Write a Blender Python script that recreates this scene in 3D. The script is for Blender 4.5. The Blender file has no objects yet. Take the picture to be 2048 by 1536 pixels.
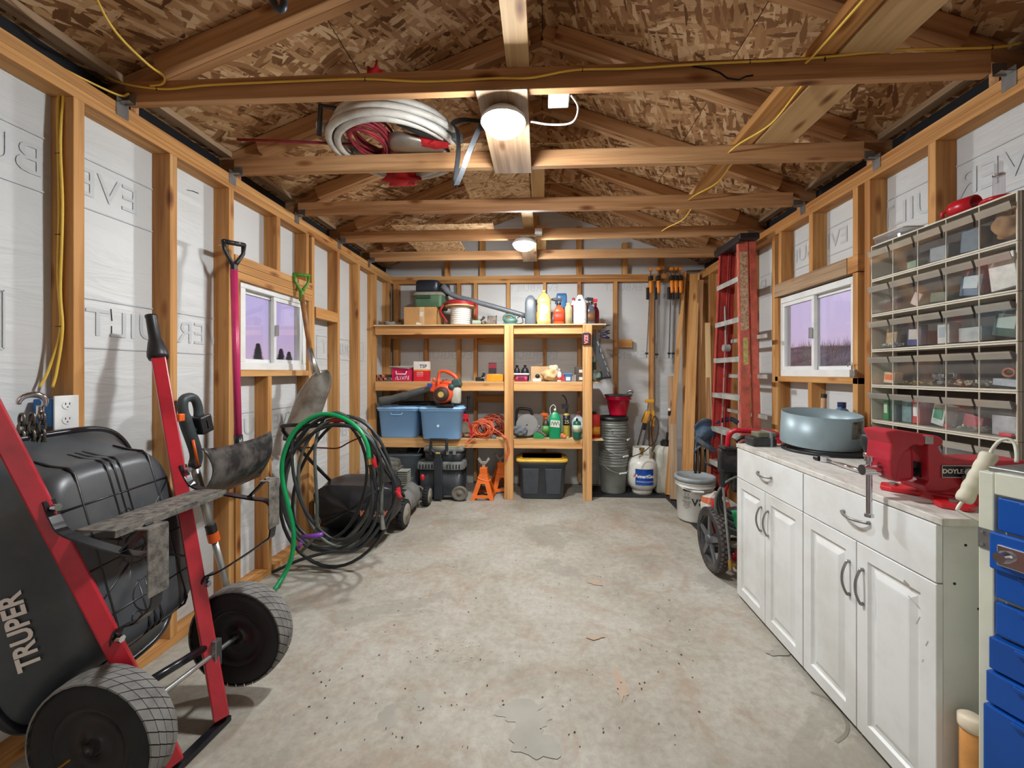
import bpy, math, random
from mathutils import Vector, Matrix
random.seed(7)
PI = math.pi
S = bpy.context.scene
COL = S.collection
# ------------------------------------------------------------------ camera
FPX, CU, CV, EYE, YAW = 826.0, 1043.0, 745.0, 1.29, math.atan(.05)
cam = bpy.data.objects.new('camera', bpy.data.cameras.new('camera'))
COL.objects.link(cam)
cam.location = (0, 0, EYE)
cam.rotation_euler = (PI/2, 0, YAW)
cam.data.sensor_width = 36
cam.data.lens = FPX/2048*36
cam.data.shift_x = -(CU-1024)/2048
cam.data.shift_y = -(768-CV)/2048
cam.data.clip_start = .02
S.camera = cam
FW = Vector((-math.sin(YAW), math.cos(YAW), 0)); RT = Vector((math.cos(YAW), math.sin(YAW), 0))
def at(u, v, x=None, y=None, z=None):
    """the point of the room seen at photo pixel (u, v) on the plane x=, y= or z= (metres)"""
    d = FW + RT*((u-CU)/FPX) + Vector((0, 0, (CV-v)/FPX))
    if x is not None: t = x/d.x
    elif y is not None: t = y/d.y
    else: t = (z-EYE)/d.z
    return Vector((d.x*t, d.y*t, EYE+d.z*t))
# ------------------------------------------------------------------ exposure
S.view_settings.view_transform = 'Standard'
S.view_settings.look = 'None'
S.view_settings.exposure = 0.0
S.view_settings.gamma = 1
S.view_settings.use_curve_mapping = False
# ------------------------------------------------------------------ dusk sky
wd = bpy.data.worlds.new('world'); S.world = wd; wd.use_nodes = True
nt = wd.node_tree; nt.nodes.clear()
def N(nt, t, **k):
    n = nt.nodes.new(t)
    for a, b in k.items():
        if a in ('inp',):
            for i, vv in b.items(): n.inputs[i].default_value = vv
        else: setattr(n, a, b)
    return n
def ramp(nt, stops, interp='LINEAR'):
    n = nt.nodes.new('ShaderNodeValToRGB'); cr = n.color_ramp; cr.interpolation = interp
    while len(cr.elements) < len(stops): cr.elements.new(.5)
    for e, (p, c) in zip(cr.elements, stops):
        e.position = p; e.color = (*c, 1) if len(c) == 3 else c
    return n
def srgb(r, g, b):
    f = lambda c: (c/255/12.92) if c/255 <= .04045 else ((c/255+.055)/1.055)**2.4
    return (f(r), f(g), f(b))
tc = N(nt, 'ShaderNodeTexCoord'); sp = N(nt, 'ShaderNodeSeparateXYZ'); nt.links.new(tc.outputs['Generated'], sp.inputs[0])
r1 = ramp(nt, [(0, srgb(178, 150, 178)), (.5, srgb(206, 176, 196)), (.56, srgb(182, 168, 218)), (.75, srgb(150, 150, 215)), (1, srgb(120, 130, 205))])
r2 = ramp(nt, [(0, srgb(178, 150, 178)), (.5, srgb(214, 190, 214)), (.6, srgb(210, 200, 232)), (.8, srgb(190, 180, 232)), (1, srgb(150, 150, 215))])
ma = N(nt, 'ShaderNodeMath', operation='MULTIPLY_ADD', inp={1: .5, 2: .5})
nt.links.new(sp.outputs[2], ma.inputs[0])
nt.links.new(ma.outputs[0], r1.inputs[0]); nt.links.new(ma.outputs[0], r2.inputs[0])
mb = N(nt, 'ShaderNodeMath', operation='MULTIPLY_ADD', inp={1: .5, 2: .5}); nt.links.new(sp.outputs[0], mb.inputs[0])
mx = N(nt, 'ShaderNodeMix', data_type='RGBA'); nt.links.new(mb.outputs[0], mx.inputs[0])
nt.links.new(r1.outputs[0], mx.inputs[6]); nt.links.new(r2.outputs[0], mx.inputs[7])
# added fill: sky behind the camera (towards -y) brightened to light the room
mg = N(nt, 'ShaderNodeMapRange', inp={1: -.1, 2: -.8, 3: 1.05, 4: 1.7}); nt.links.new(sp.outputs[1], mg.inputs[0])
mh = N(nt, 'ShaderNodeMapRange', inp={1: -.05, 2: -.5, 3: 0, 4: 1}); nt.links.new(sp.outputs[1], mh.inputs[0])
mw_ = N(nt, 'ShaderNodeMix', data_type='RGBA'); mw_.inputs[7].default_value = (.62, .60, .56, 1); nt.links.new(mh.outputs[0], mw_.inputs[0]); nt.links.new(mx.outputs[2], mw_.inputs[6]); mx = mw_
bg = N(nt, 'ShaderNodeBackground'); nt.links.new(mg.outputs[0], bg.inputs[1]); wo = N(nt, 'ShaderNodeOutputWorld')
nt.links.new(mx.outputs[2], bg.inputs[0]); nt.links.new(bg.outputs[0], wo.inputs[0])
LAMP_STRENGTH = 500.0     # the two ceiling globes (see ceiling_lamp)
# ------------------------------------------------------------------ materials
MATS = {}
def base(name, rough=.6, metal=0, spec=.5):
    m = bpy.data.materials.new(name); m.use_nodes = True
    t = m.node_tree; b = t.nodes['Principled BSDF']
    b.inputs['Roughness'].default_value = rough; b.inputs['Metallic'].default_value = metal
    b.inputs['Specular IOR Level'].default_value = spec
    MATS[name] = m
    return m, t, b
def gr(t, scale=(1, 1, 1), rot=(0, 0, 0), off=(0, 0, 0)):
    a = N(t, 'ShaderNodeAttribute', attribute_name='gr'); mp = N(t, 'ShaderNodeMapping')
    mp.inputs['Scale'].default_value = scale; mp.inputs['Rotation'].default_value = rot; mp.inputs['Location'].default_value = off
    t.links.new(a.outputs['Vector'], mp.inputs[0]); return mp.outputs[0]
def noise(t, vec, scale=5, detail=4, rough=.55, dist=0):
    n = N(t, 'ShaderNodeTexNoise', inp={'Scale': scale, 'Detail': detail, 'Roughness': rough, 'Distortion': dist}); t.links.new(vec, n.inputs['Vector']); return n.outputs['Fac']
def mixc(t, fac, a, b, blend='MIX'):
    n = N(t, 'ShaderNodeMix', data_type='RGBA', blend_type=blend)
    for i, s in ((0, fac), (6, a), (7, b)):
        if hasattr(s, 'is_output'): t.links.new(s, n.inputs[i])
        elif i: n.inputs[i].default_value = (*s, 1)
        else: n.inputs[i].default_value = s
    return n.outputs[2]
def bump(t, b, h, strength=.3, dist=.01):
    n = N(t, 'ShaderNodeBump', inp={'Strength': strength, 'Distance': dist}); t.links.new(h, n.inputs['Height']); t.links.new(n.outputs[0], b.inputs['Normal'])
def plain(name, c, rough=.5, metal=0, var=.12, scale=9, spec=.5, bmp=0, dirt=None):
    """one colour with a little worn unevenness"""
    if name in MATS: return MATS[name]
    m, t, b = base(name, rough, metal, spec)
    c = srgb(*c)
    n = noise(t, gr(t), scale, 5, .6)
    d = tuple(x*(1-var*2.2) for x in c) if dirt is None else srgb(*dirt)
    l = tuple(min(1, x*(1+var)) for x in c)
    r = ramp(t, [(.32, d), (.55, c), (.75, l)]); t.links.new(n, r.inputs[0]); t.links.new(r.outputs[0], b.inputs['Base Color'])
    if bmp: bump(t, b, noise(t, gr(t), scale*6, 4), bmp, .004)
    return m
def wood(name, c, dark, light, rough=.62, grain=1.0):
    m, t, b = base(name, rough, 0, .3)
    g1 = noise(t, gr(t, (1.1, 34, 34)), 1, 5, .6, .4)
    g2 = noise(t, gr(t, (.5, 5, 5)), 1, 3, .5, 1.2)
    r = ramp(t, [(.30, srgb(*dark)), (.5, srgb(*c)), (.72, srgb(*light))]); t.links.new(g2, r.inputs[0])
    r2 = ramp(t, [(.38, (.62, .56, .5)), (.55, (1, 1, 1))]); t.links.new(g1, r2.inputs[0])
    col = mixc(t, .75*grain, r.outputs[0], r2.outputs[0], 'MULTIPLY')
    v = N(t, 'ShaderNodeTexVoronoi', inp={'Scale': 1}); t.links.new(gr(t, (3.2, 9.5, 9.5)), v.inputs['Vector'])
    kr = ramp(t, [(.06, (.17, .08, .04)), (.13, (.55, .38, .26)), (.22, (1, 1, 1))]); t.links.new(v.outputs['Distance'], kr.inputs[0])
    col = mixc(t, .85, col, kr.outputs[0], 'MULTIPLY')
    t.links.new(col, b.inputs['Base Color']); bump(t, b, g1, .25, .003)
    return m
def osb(name, tones, scale=1.0):
    """strand board: flat wood flakes lying at several angles"""
    m, t, b = base(name, .75, 0, .2)
    col = None; hs = None
    for k, (ang, sx, sy) in enumerate([(.2, 6, 28), (1.25, 5.5, 25), (-.7, 7, 32), (2.1, 9, 30), (.75, 7, 38), (-1.3, 8, 42), (.45, 11, 50)]):
        v = N(t, 'ShaderNodeTexVoronoi', inp={'Scale': scale, 'Randomness': 1.0})
        src = gr(t, (1, 1, 0), (0, 0, ang), (k*3.7, k*1.9, 0))
        mp = N(t, 'ShaderNodeMapping'); mp.inputs['Scale'].default_value = (sx, sy, 1); t.links.new(src, mp.inputs[0])
        wv = N(t, 'ShaderNodeTexNoise', inp={'Scale': 2.5, 'Detail': 2}); t.links.new(mp.outputs[0], wv.inputs['Vector'])
        ad = N(t, 'ShaderNodeVectorMath', operation='ADD'); t.links.new(mp.outputs[0], ad.inputs[0]); sv_ = N(t, 'ShaderNodeVectorMath', operation='SCALE', inp={3: .45}); t.links.new(wv.outputs['Color'], sv_.inputs[0]); t.links.new(sv_.outputs[0], ad.inputs[1])
        t.links.new(ad.outputs[0], v.inputs['Vector'])
        se = N(t, 'ShaderNodeSeparateColor'); t.links.new(v.outputs['Color'], se.inputs[0])
        r = ramp(t, [(0, srgb(*tones[0])), (.35, srgb(*tones[1])), (.7, srgb(*tones[2])), (1, srgb(*tones[3]))]); t.links.new(se.outputs[0], r.inputs[0])
        gsrc = noise(t, mp.outputs[0], 6, 2)
        rc = mixc(t, .35, r.outputs[0], (.5, .4, .3), 'MULTIPLY')
        cc = mixc(t, gsrc, rc, r.outputs[0])
        if col is None: col = cc; hs = se.outputs[0]
        else:
            th = N(t, 'ShaderNodeMath', operation='GREATER_THAN', inp={1: .66}); t.links.new(se.outputs[1], th.inputs[0])
            col = mixc(t, th.outputs[0], col, cc)
    t.links.new(col, b.inputs['Base Color']); bump(t, b, hs, .35, .002)
    return m
def clear(name, tint=(1, 1, 1), opacity=.12, rough=.03, gloss=.35):
    """clear plastic or thin glass: see-through with surface reflection"""
    m = bpy.data.materials.new(name); m.use_nodes = True; t = m.node_tree; t.nodes.clear(); MATS[name] = m
    o = N(t, 'ShaderNodeOutputMaterial'); tr = N(t, 'ShaderNodeBsdfTransparent'); gl = N(t, 'ShaderNodeBsdfGlossy', inp={'Roughness': rough}); df = N(t, 'ShaderNodeBsdfDiffuse')
    tr.inputs[0].default_value = (*[.5+.5*x for x in tint], 1); df.inputs[0].default_value = (*tint, 1)
    lw = N(t, 'ShaderNodeLayerWeight', inp={0: .5}); pw = N(t, 'ShaderNodeMath', operation='POWER', inp={1: 4.0}); t.links.new(lw.outputs['Facing'], pw.inputs[0]); lw = pw; m1 = N(t, 'ShaderNodeMixShader'); m2 = N(t, 'ShaderNodeMixShader')
    ad = N(t, 'ShaderNodeMath', operation='MULTIPLY_ADD', inp={1: .8, 2: gloss*.12}); t.links.new(lw.outputs[0], ad.inputs[0])
    m1.inputs[0].default_value = opacity; t.links.new(tr.outputs[0], m1.inputs[1]); t.links.new(df.outputs[0], m1.inputs[2])
    t.links.new(ad.outputs[0], m2.inputs[0]); t.links.new(m1.outputs[0], m2.inputs[1]); t.links.new(gl.outputs[0], m2.inputs[2]); t.links.new(m2.outputs[0], o.inputs[0])
    return m
stud_w = wood('stud_wood', (200, 146, 86), (168, 112, 60), (216, 170, 112))
truss_w = wood('truss_wood', (188, 142, 98), (152, 108, 70), (210, 168, 122))
shelf_w = wood('shelf_wood', (222, 168, 108), (200, 140, 82), (236, 192, 136))
pale_w = wood('pale_plank', (212, 178, 128), (190, 150, 100), (226, 196, 150), grain=.6)
dusty_w = wood('weathered_wood', (170, 142, 112), (138, 110, 84), (190, 165, 135))
osb_m = osb('strand_board', [(112, 78, 50), (170, 128, 88), (202, 164, 120), (228, 198, 158)])
osb_l = osb('strand_board_pale', [(150, 112, 72), (204, 168, 124), (222, 190, 148), (236, 210, 172)], 1.6)
black_p = plain('black_plastic', (34, 34, 37), .42, var=.2)
black_m = plain('black_metal', (26, 26, 30), .32, var=.15)
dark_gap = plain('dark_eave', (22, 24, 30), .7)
steel = plain('galvanized_steel', (170, 172, 172), .35, .85, var=.15)
chrome = plain('chrome', (215, 215, 220), .13, 1, var=.03)
white_p = plain('white_plastic', (232, 234, 232), .4, var=.04)
yellow_c = plain('yellow_cable', (240, 200, 84), .45, var=.04)
# ------------------------------------------------------------------ mesh builder
FR = {}
class B:
    def __init__(s): s.v = []; s.g = []; s.f = []; s.sm = []; s.mi = []; s.m = 0
    def add(s, vs, fs, smooth=False, g=None):
        o = len(s.v); s.v += [Vector(p) for p in vs]
        s.g += [Vector(p) for p in (g if g is not None else vs)]
        for f in fs: s.f.append([i+o for i in f]); s.sm.append(smooth); s.mi.append(s.m)
        return s
    def box(s, c, d, M=None):
        """box at centre c, size d, optional 3x3/4x4 rotation M; grain follows the longest side"""
        o = Vector((random.uniform(0, 9), random.uniform(0, 9), random.uniform(0, 9)))
        ax = sorted(range(3), key=lambda i: -d[i]); vs = []; gs = []
        for i in (-.5, .5):
            for j in (-.5, .5):
                for k in (-.5, .5):
                    l = Vector((i*d[0], j*d[1], k*d[2]))
                    gs.append(Vector((l[ax[0]], l[ax[1]], l[ax[2]]))+o)
                    if M is not None: l = M @ l
                    vs.append(Vector(c)+l)
        return s.add(vs, [(0, 1, 3, 2), (4, 6, 7, 5), (0, 4, 5, 1), (2, 3, 7, 6), (0, 2, 6, 4), (1, 5, 7, 3)], g=gs)
    def bar(s, p0, p1, w, h, up=(0, 0, 1)):
        """rectangular bar from p0 to p1; h is measured along 'up', w across"""
        p0 = Vector(p0); p1 = Vector(p1); x = (p1-p0); L = x.length; x.normalize()
        y = Vector(up).cross(x); y.normalize(); z = x.cross(y)
        M = Matrix((x, y, z)).transposed()
        o = Vector((random.uniform(0, 9), random.uniform(0, 9), random.uniform(0, 9))); vs = []; gs = []
        for i in (0, 1):
            for j in (-.5, .5):
                for k in (-.5, .5):
                    l = Vector((i*L, j*w, k*h)); gs.append(l+o); vs.append(p0+M@l)
        return s.add(vs, [(0, 1, 3, 2), (4, 6, 7, 5), (0, 4, 5, 1), (2, 3, 7, 6), (0, 2, 6, 4), (1, 5, 7, 3)], g=gs)
    def cyl(s, p0, p1, r, r1=None, n=16, cap=True):
        p0 = Vector(p0); p1 = Vector(p1); r1 = r if r1 is None else r1
        x = (p1-p0).normalized(); a = Vector((0, 0, 1)) if abs(x.z) < .9 else Vector((1, 0, 0))
        y = a.cross(x).normalized(); z = x.cross(y); vs = []
        for p, q in ((p0, r), (p1, r1)):
            vs += [p+(y*math.cos(2*PI*i/n)+z*math.sin(2*PI*i/n))*q for i in range(n)]
        s.add(vs, [(i, (i+1) % n, n+(i+1) % n, n+i) for i in range(n)], True)
        if cap:
            s.add(vs[:n], [tuple(range(n))[::-1]]); s.add(vs[n:], [tuple(range(n))])
        return s
    def tube(s, pts, r, n=8, closed=False, cap=True, flat=None):
        """round tube along points; r may be a list; flat=(a,b,up) makes an a x b strap"""
        P = [Vector(p) for p in pts]; m = len(P); vs = []; up = None
        for i, p in enumerate(P):
            if closed: t = P[(i+1) % m]-P[i-1]
            else: t = P[min(i+1, m-1)]-P[max(i-1, 0)]
            if t.length < 1e-7: t = Vector((0, 0, 1))
            t.normalize()
            if up is None:
                up = Vector(flat[2]) if flat else (Vector((0, 0, 1)) if abs(t.z) < .9 else Vector((1, 0, 0)))
            if flat: up = Vector(flat[2])
            y = up.cross(t)
            if y.length < 1e-5: y = t.orthogonal()
            y.normalize(); z = t.cross(y)
            if not flat: up = z
            rr = r[i] if isinstance(r, (list, tuple)) else r
            if flat:
                for a, b in ((-1, -1), (1, -1), (1, 1), (-1, 1)): vs.append(p+y*a*flat[0]/2+z*b*flat[1]/2)
            else: vs += [p+(y*math.cos(2*PI*k/n)+z*math.sin(2*PI*k/n))*rr for k in range(n)]
        if flat: n = 4
        fs = []
        for i in range(m if closed else m-1):
            j = (i+1) % m
            fs += [(i*n+k, i*n+(k+1) % n, j*n+(k+1) % n, j*n+k) for k in range(n)]
        if not closed and cap: fs += [tuple(range(n))[::-1], tuple((m-1)*n+k for k in range(n))]
        return s.add(vs, fs, not flat)
    def lathe(s, prof, c, n=28, M=None, sq=None, smooth=True, cap=True):
        """revolve (radius, z) profile round z at c; sq=(sx,sy,power) gives rounded-rectangular sections"""
        vs = []
        for r, z in prof:
            for k in range(n):
                a = 2*PI*k/n; x, y = math.cos(a), math.sin(a)
                if sq:
                    q = 2/sq[2]; x = math.copysign(abs(x)**q, x)*sq[0]; y = math.copysign(abs(y)**q, y)*sq[1]
                l = Vector((x*r, y*r, z))
                vs.append(Vector(c)+(M@l if M is not None else l))
        m = len(prof); fs = []
        for i in range(m-1):
            fs += [(i*n+k, i*n+(k+1) % n, (i+1)*n+(k+1) % n, (i+1)*n+k) for k in range(n)]
        if prof[0] == prof[-1]: cap = False
        if cap and prof[0][0] > 1e-5: fs.append(tuple(range(n))[::-1])
        if cap and prof[-1][0] > 1e-5: fs.append(tuple((m-1)*n+k for k in range(n)))
        return s.add(vs, fs, smooth)
    def prism(s, poly, h, M):
        """poly in local xy, thickness h along local z, centred; M 4x4"""
        n = len(poly); lo = [Vector((p[0], p[1], -h/2)) for p in poly]+[Vector((p[0], p[1], h/2)) for p in poly]
        o = Vector((random.uniform(0, 9), random.uniform(0, 9), 0))
        return s.add([M@p for p in lo], [tuple(range(n))[::-1], tuple(range(n, 2*n))]+[(i, (i+1) % n, n+(i+1) % n, n+i) for i in range(n)], g=[p+o for p in lo])
    def ball(s, c, r, sc=(1, 1, 1), n=16, M=None):
        pr = [(math.sin(PI*i/(n//2+2)), -math.cos(PI*i/(n//2+2))) for i in range(n//2+3)]
        vs = []; c = Vector(c)
        for a, z in pr:
            for k in range(n):
                l = Vector((a*math.cos(2*PI*k/n)*sc[0]*r, a*math.sin(2*PI*k/n)*sc[1]*r, z*sc[2]*r)); vs.append(c+(M@l if M is not None else l))
        fs = []
        for i in range(len(pr)-1):
            fs += [(i*n+k, i*n+(k+1) % n, (i+1)*n+(k+1) % n, (i+1)*n+k) for k in range(n)]
        return s.add(vs, fs, True)
    def grid(s, fn, nu, nv, smooth=True, closed_u=False):
        vs = [fn(i/(nu if closed_u else nu-1), j/(nv-1)) for j in range(nv) for i in range(nu)]
        fs = []
        for j in range(nv-1):
            for i in range(nu if closed_u else nu-1):
                k = (i+1) % nu; fs.append((j*nu+i, j*nu+k, (j+1)*nu+k, (j+1)*nu+i))
        return s.add(vs, fs, smooth)
    def build(s, name, mats, parent=None, bevel=0, solid=0, sub=0):
        me = bpy.data.meshes.new(name); M = FR.get(parent.name) if parent is not None else None
        Mi = M.inverted() if M is not None else None
        me.from_pydata([(Mi@p if Mi is not None else p)[:] for p in s.v], [], s.f)
        a = me.attributes.new('gr', 'FLOAT_VECTOR', 'POINT')
        flat = []; [flat.extend(p[:]) for p in s.g]; a.data.foreach_set('vector', flat)
        me.polygons.foreach_set('use_smooth', s.sm)
        me.polygons.foreach_set('material_index', s.mi)
        if not isinstance(mats, (list, tuple)): mats = [mats]
        for m in mats: me.materials.append(m)
        me.update(); me.validate()
        o = bpy.data.objects.new(name, me); COL.objects.link(o)
        if parent is not None: o.parent = parent; FR[o.name] = M
        else: FR[o.name] = Matrix.Identity(4)
        if solid: md = o.modifiers.new('solid', 'SOLIDIFY'); md.thickness = solid; md.offset = 0
        if bevel:
            md = o.modifiers.new('bevel', 'BEVEL'); md.width = bevel; md.segments = 2; md.limit_method = 'ANGLE'; md.angle_limit = .7
        if sub: md = o.modifiers.new('sub', 'SUBSURF'); md.levels = sub; md.render_levels = sub
        return o
def tag(o, label=None, cat=None, group=None, kind=None):
    if label: o['label'] = label
    if cat: o['category'] = cat
    if group: o['group'] = group
    if kind: o['kind'] = kind
    return o
def thing(name, label, cat, loc=(0, 0, 0), rz=0, group=None):
    o = bpy.data.objects.new(name, None); COL.objects.link(o); o.empty_display_size = .05
    o.location = loc; o.rotation_euler = (0, 0, rz)
    FR[o.name] = Matrix.Translation(loc) @ Matrix.Rotation(rz, 4, 'Z')
    return tag(o, label, cat, group)
def W_(T): return FR[T.name]
def struct(name, loc=(0, 0, 0)):
    o = bpy.data.objects.new(name, None); COL.objects.link(o); o.location = loc; FR[o.name] = Matrix.Translation(loc); o['kind'] = 'structure'; return o
def dup(root, loc, rz=None, label=None, group=None):
    def cp(o, par):
        c = o.copy(); COL.objects.link(c); c.parent = par
        for k in list(o.children): cp(k, c)
        return c
    r = cp(root, None); r.location = loc
    if rz is not None: r.rotation_euler = (0, 0, rz)
    if label: r['label'] = label
    if group: r['group'] = group
    return r
def lettering(name, txt, size, mat, M, parent, depth=.0006, align='CENTER', bold=0, flip=False, xs=1.0):
    """text as a thin raised mesh; M places it: local x = reading direction, y = up, z = out of the surface"""
    cu = bpy.data.curves.new(name, 'FONT'); cu.body = txt; cu.size = size; cu.extrude = 0; cu.align_x = align; cu.align_y = 'CENTER'; cu.offset = bold; cu.resolution_u = 3
    tmp = bpy.data.objects.new('tmp', cu); COL.objects.link(tmp)
    dg = bpy.context.evaluated_depsgraph_get(); me = bpy.data.meshes.new_from_object(tmp.evaluated_get(dg))
    COL.objects.unlink(tmp); bpy.data.objects.remove(tmp)
    Mi = FR[parent.name].inverted() if parent is not None else Matrix.Identity(4)
    sc = Matrix.Diagonal((-xs if flip else xs, 1, 1, 1))
    T4 = Mi @ M @ sc; vs = [(T4 @ v.co)[:] for v in me.vertices]; fs = [list(p.vertices)[::-1] if flip else list(p.vertices) for p in me.polygons]
    bpy.data.meshes.remove(me); me = bpy.data.meshes.new(name); me.from_pydata(vs, [], fs); me.update()
    zz = (Mi @ M).to_3x3().col[2]
    if any(p.normal.dot(zz) < 0 for p in me.polygons):
        fs = [f[::-1] if p.normal.dot(zz) < 0 else f for f, p in zip(fs, me.polygons)]; bpy.data.meshes.remove(me); me = bpy.data.meshes.new(name); me.from_pydata(vs, [], fs); me.update()
    me.materials.append(mat)
    o = bpy.data.objects.new(name, me); COL.objects.link(o); o.parent = parent; FR[o.name] = FR[parent.name] if parent is not None else Matrix.Identity(4)
    return o
def frame(o, x, y):
    """4x4 with origin o, x axis, y axis (made square)"""
    x = Vector(x).normalized(); z = x.cross(Vector(y)).normalized(); y = z.cross(x)
    M = Matrix((x, y, z)).transposed().to_4x4(); M.translation = Vector(o); return M
def arc(c, r, a0, a1, n, ux=(1, 0, 0), uy=(0, 0, 1)):
    c = Vector(c); ux = Vector(ux); uy = Vector(uy)
    return [c+ux*(r*math.cos(a0+(a1-a0)*i/(n-1)))+uy*(r*math.sin(a0+(a1-a0)*i/(n-1))) for i in range(n)]
def spline(pts, k=6):
    """smooth curve through points (Catmull-Rom)"""
    P = [Vector(p) for p in pts]; P = [P[0]*2-P[1]]+P+[P[-1]*2-P[-2]]; out = []
    for i in range(1, len(P)-2):
        a, b, c, d = P[i-1:i+3]
        for j in range(k):
            t = j/k; out.append(.5*((2*b)+(c-a)*t+(2*a-5*b+4*c-d)*t*t+(3*b-a-3*c+d)*t**3))
    return out+[P[-2]]
# ================================================================== the room
WX, WB, YF = 1.74, 4.72, -.95          # stud faces left/right, back wall stud face, front wall
SH = .09                               # stud depth
ZP0, ZP1 = 2.318, 2.402                # top plates
def floor_mat():
    m, t, b = base('concrete', .72, 0, .35)
    n1 = noise(t, gr(t), 1.3, 8, .65, .3); r = ramp(t, [(.32, srgb(150, 142, 128)), (.5, srgb(172, 167, 155)), (.68, srgb(188, 185, 176))]); t.links.new(n1, r.inputs[0])
    n2 = noise(t, gr(t), 26, 8, .75); r2 = ramp(t, [(.36, (.74, .72, .68)), (.6, (1, 1, 1))]); t.links.new(n2, r2.inputs[0]); c = mixc(t, .8, r.outputs[0], r2.outputs[0], 'MULTIPLY')
    n3 = noise(t, gr(t, (1, 1, 1), off=(4, 2, 0)), 2.1, 9, .72, 1.5); r3 = ramp(t, [(.50, (0, 0, 0)), (.66, (.5, .5, .5))]); t.links.new(n3, r3.inputs[0]); c = mixc(t, r3.outputs[0], c, srgb(150, 122, 98))
    n4 = noise(t, gr(t, off=(11, 7, 0)), 1.7, 10, .62, .6); r4 = ramp(t, [(.585, (0, 0, 0)), (.60, (.45, .45, .45))]); t.links.new(n4, r4.inputs[0]); c = mixc(t, r4.outputs[0], c, srgb(140, 136, 124))
    n5 = noise(t, gr(t, (3, 16, 1), (0, 0, .5)), 1.6, 4, .6, 2.2); r5 = ramp(t, [(.69, (0, 0, 0)), (.75, (.35, .35, .35))]); t.links.new(n5, r5.inputs[0]); c = mixc(t, r5.outputs[0], c, srgb(158, 122, 100))
    v = N(t, 'ShaderNodeTexVoronoi', inp={'Scale': 13}); t.links.new(gr(t), v.inputs['Vector']); r6 = ramp(t, [(.03, (.8, .8, .8)), (.055, (0, 0, 0))]); t.links.new(v.outputs['Distance'], r6.inputs[0]); sc_ = N(t, 'ShaderNodeSeparateColor'); t.links.new(v.outputs['Color'], sc_.inputs[0]); gt = N(t, 'ShaderNodeMath', operation='GREATER_THAN', inp={1: .86}); t.links.new(sc_.outputs[0], gt.inputs[0]); mm = N(t, 'ShaderNodeMath', operation='MULTIPLY'); t.links.new(gt.outputs[0], mm.inputs[0]); t.links.new(r6.outputs[0], mm.inputs[1]); c = mixc(t, mm.outputs[0], c, srgb(92, 84, 72))
    t.links.new(c, b.inputs['Base Color']); bump(t, b, n2, .25, .003); return m
def wrap_mat():
    m, t, b = base('white_insulation_wrap', .42, 0, .4)
    n = noise(t, gr(t, (1.4, 1.4, 7)), 1.2, 5, .5, 1.4); n2 = noise(t, gr(t, (.8, .8, .8)), 1.2, 3)
    r = ramp(t, [(.3, srgb(198, 201, 201)), (.6, srgb(213, 215, 214))]); t.links.new(n2, r.inputs[0]); t.links.new(r.outputs[0], b.inputs['Base Color'])
    bump(t, b, n, .5, .02); return m
fl = B(); fl.box((0, 1.95, -.05), (3.9, 6.0, .1)); fl.g = [p.copy() for p in fl.v]; fl = fl.build('floor', floor_mat()); tag(fl, kind='structure')
wrap = wrap_mat(); wrap_ink = plain('faded_print', (193, 198, 200), .5, var=.02); hollow = plain('dark_corner_wood', (96, 62, 42), .7)
def pane_wall(sgn, win):
    """sheathing behind the studs with the window opening left out"""
    y0, y1, z0, z1 = win; x = sgn*(WX+SH+.012); b = B()
    for (a, c, e, g) in ((YF, y0, 0, ZP1), (y1, WB+SH, 0, ZP1), (y0, y1, 0, z0), (y0, y1, z1, ZP1)):
        b.box((x, (a+c)/2, (e+g)/2), (.024, c-a, g-e))
    b.g = [p.copy() for p in b.v]; return b
def stud(par, p0, p1, w=.038, h=SH, up=(1, 0, 0), name='stud', m=None):
    b = B(); b.bar(p0, p1, w, h, up); return b.build(name, m or stud_w, par, bevel=.0025)
WIN_L = (2.33, 3.00, 1.305, 1.832); WIN_R = (2.41, 3.18, 1.262, 1.838)
walls = {}
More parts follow.
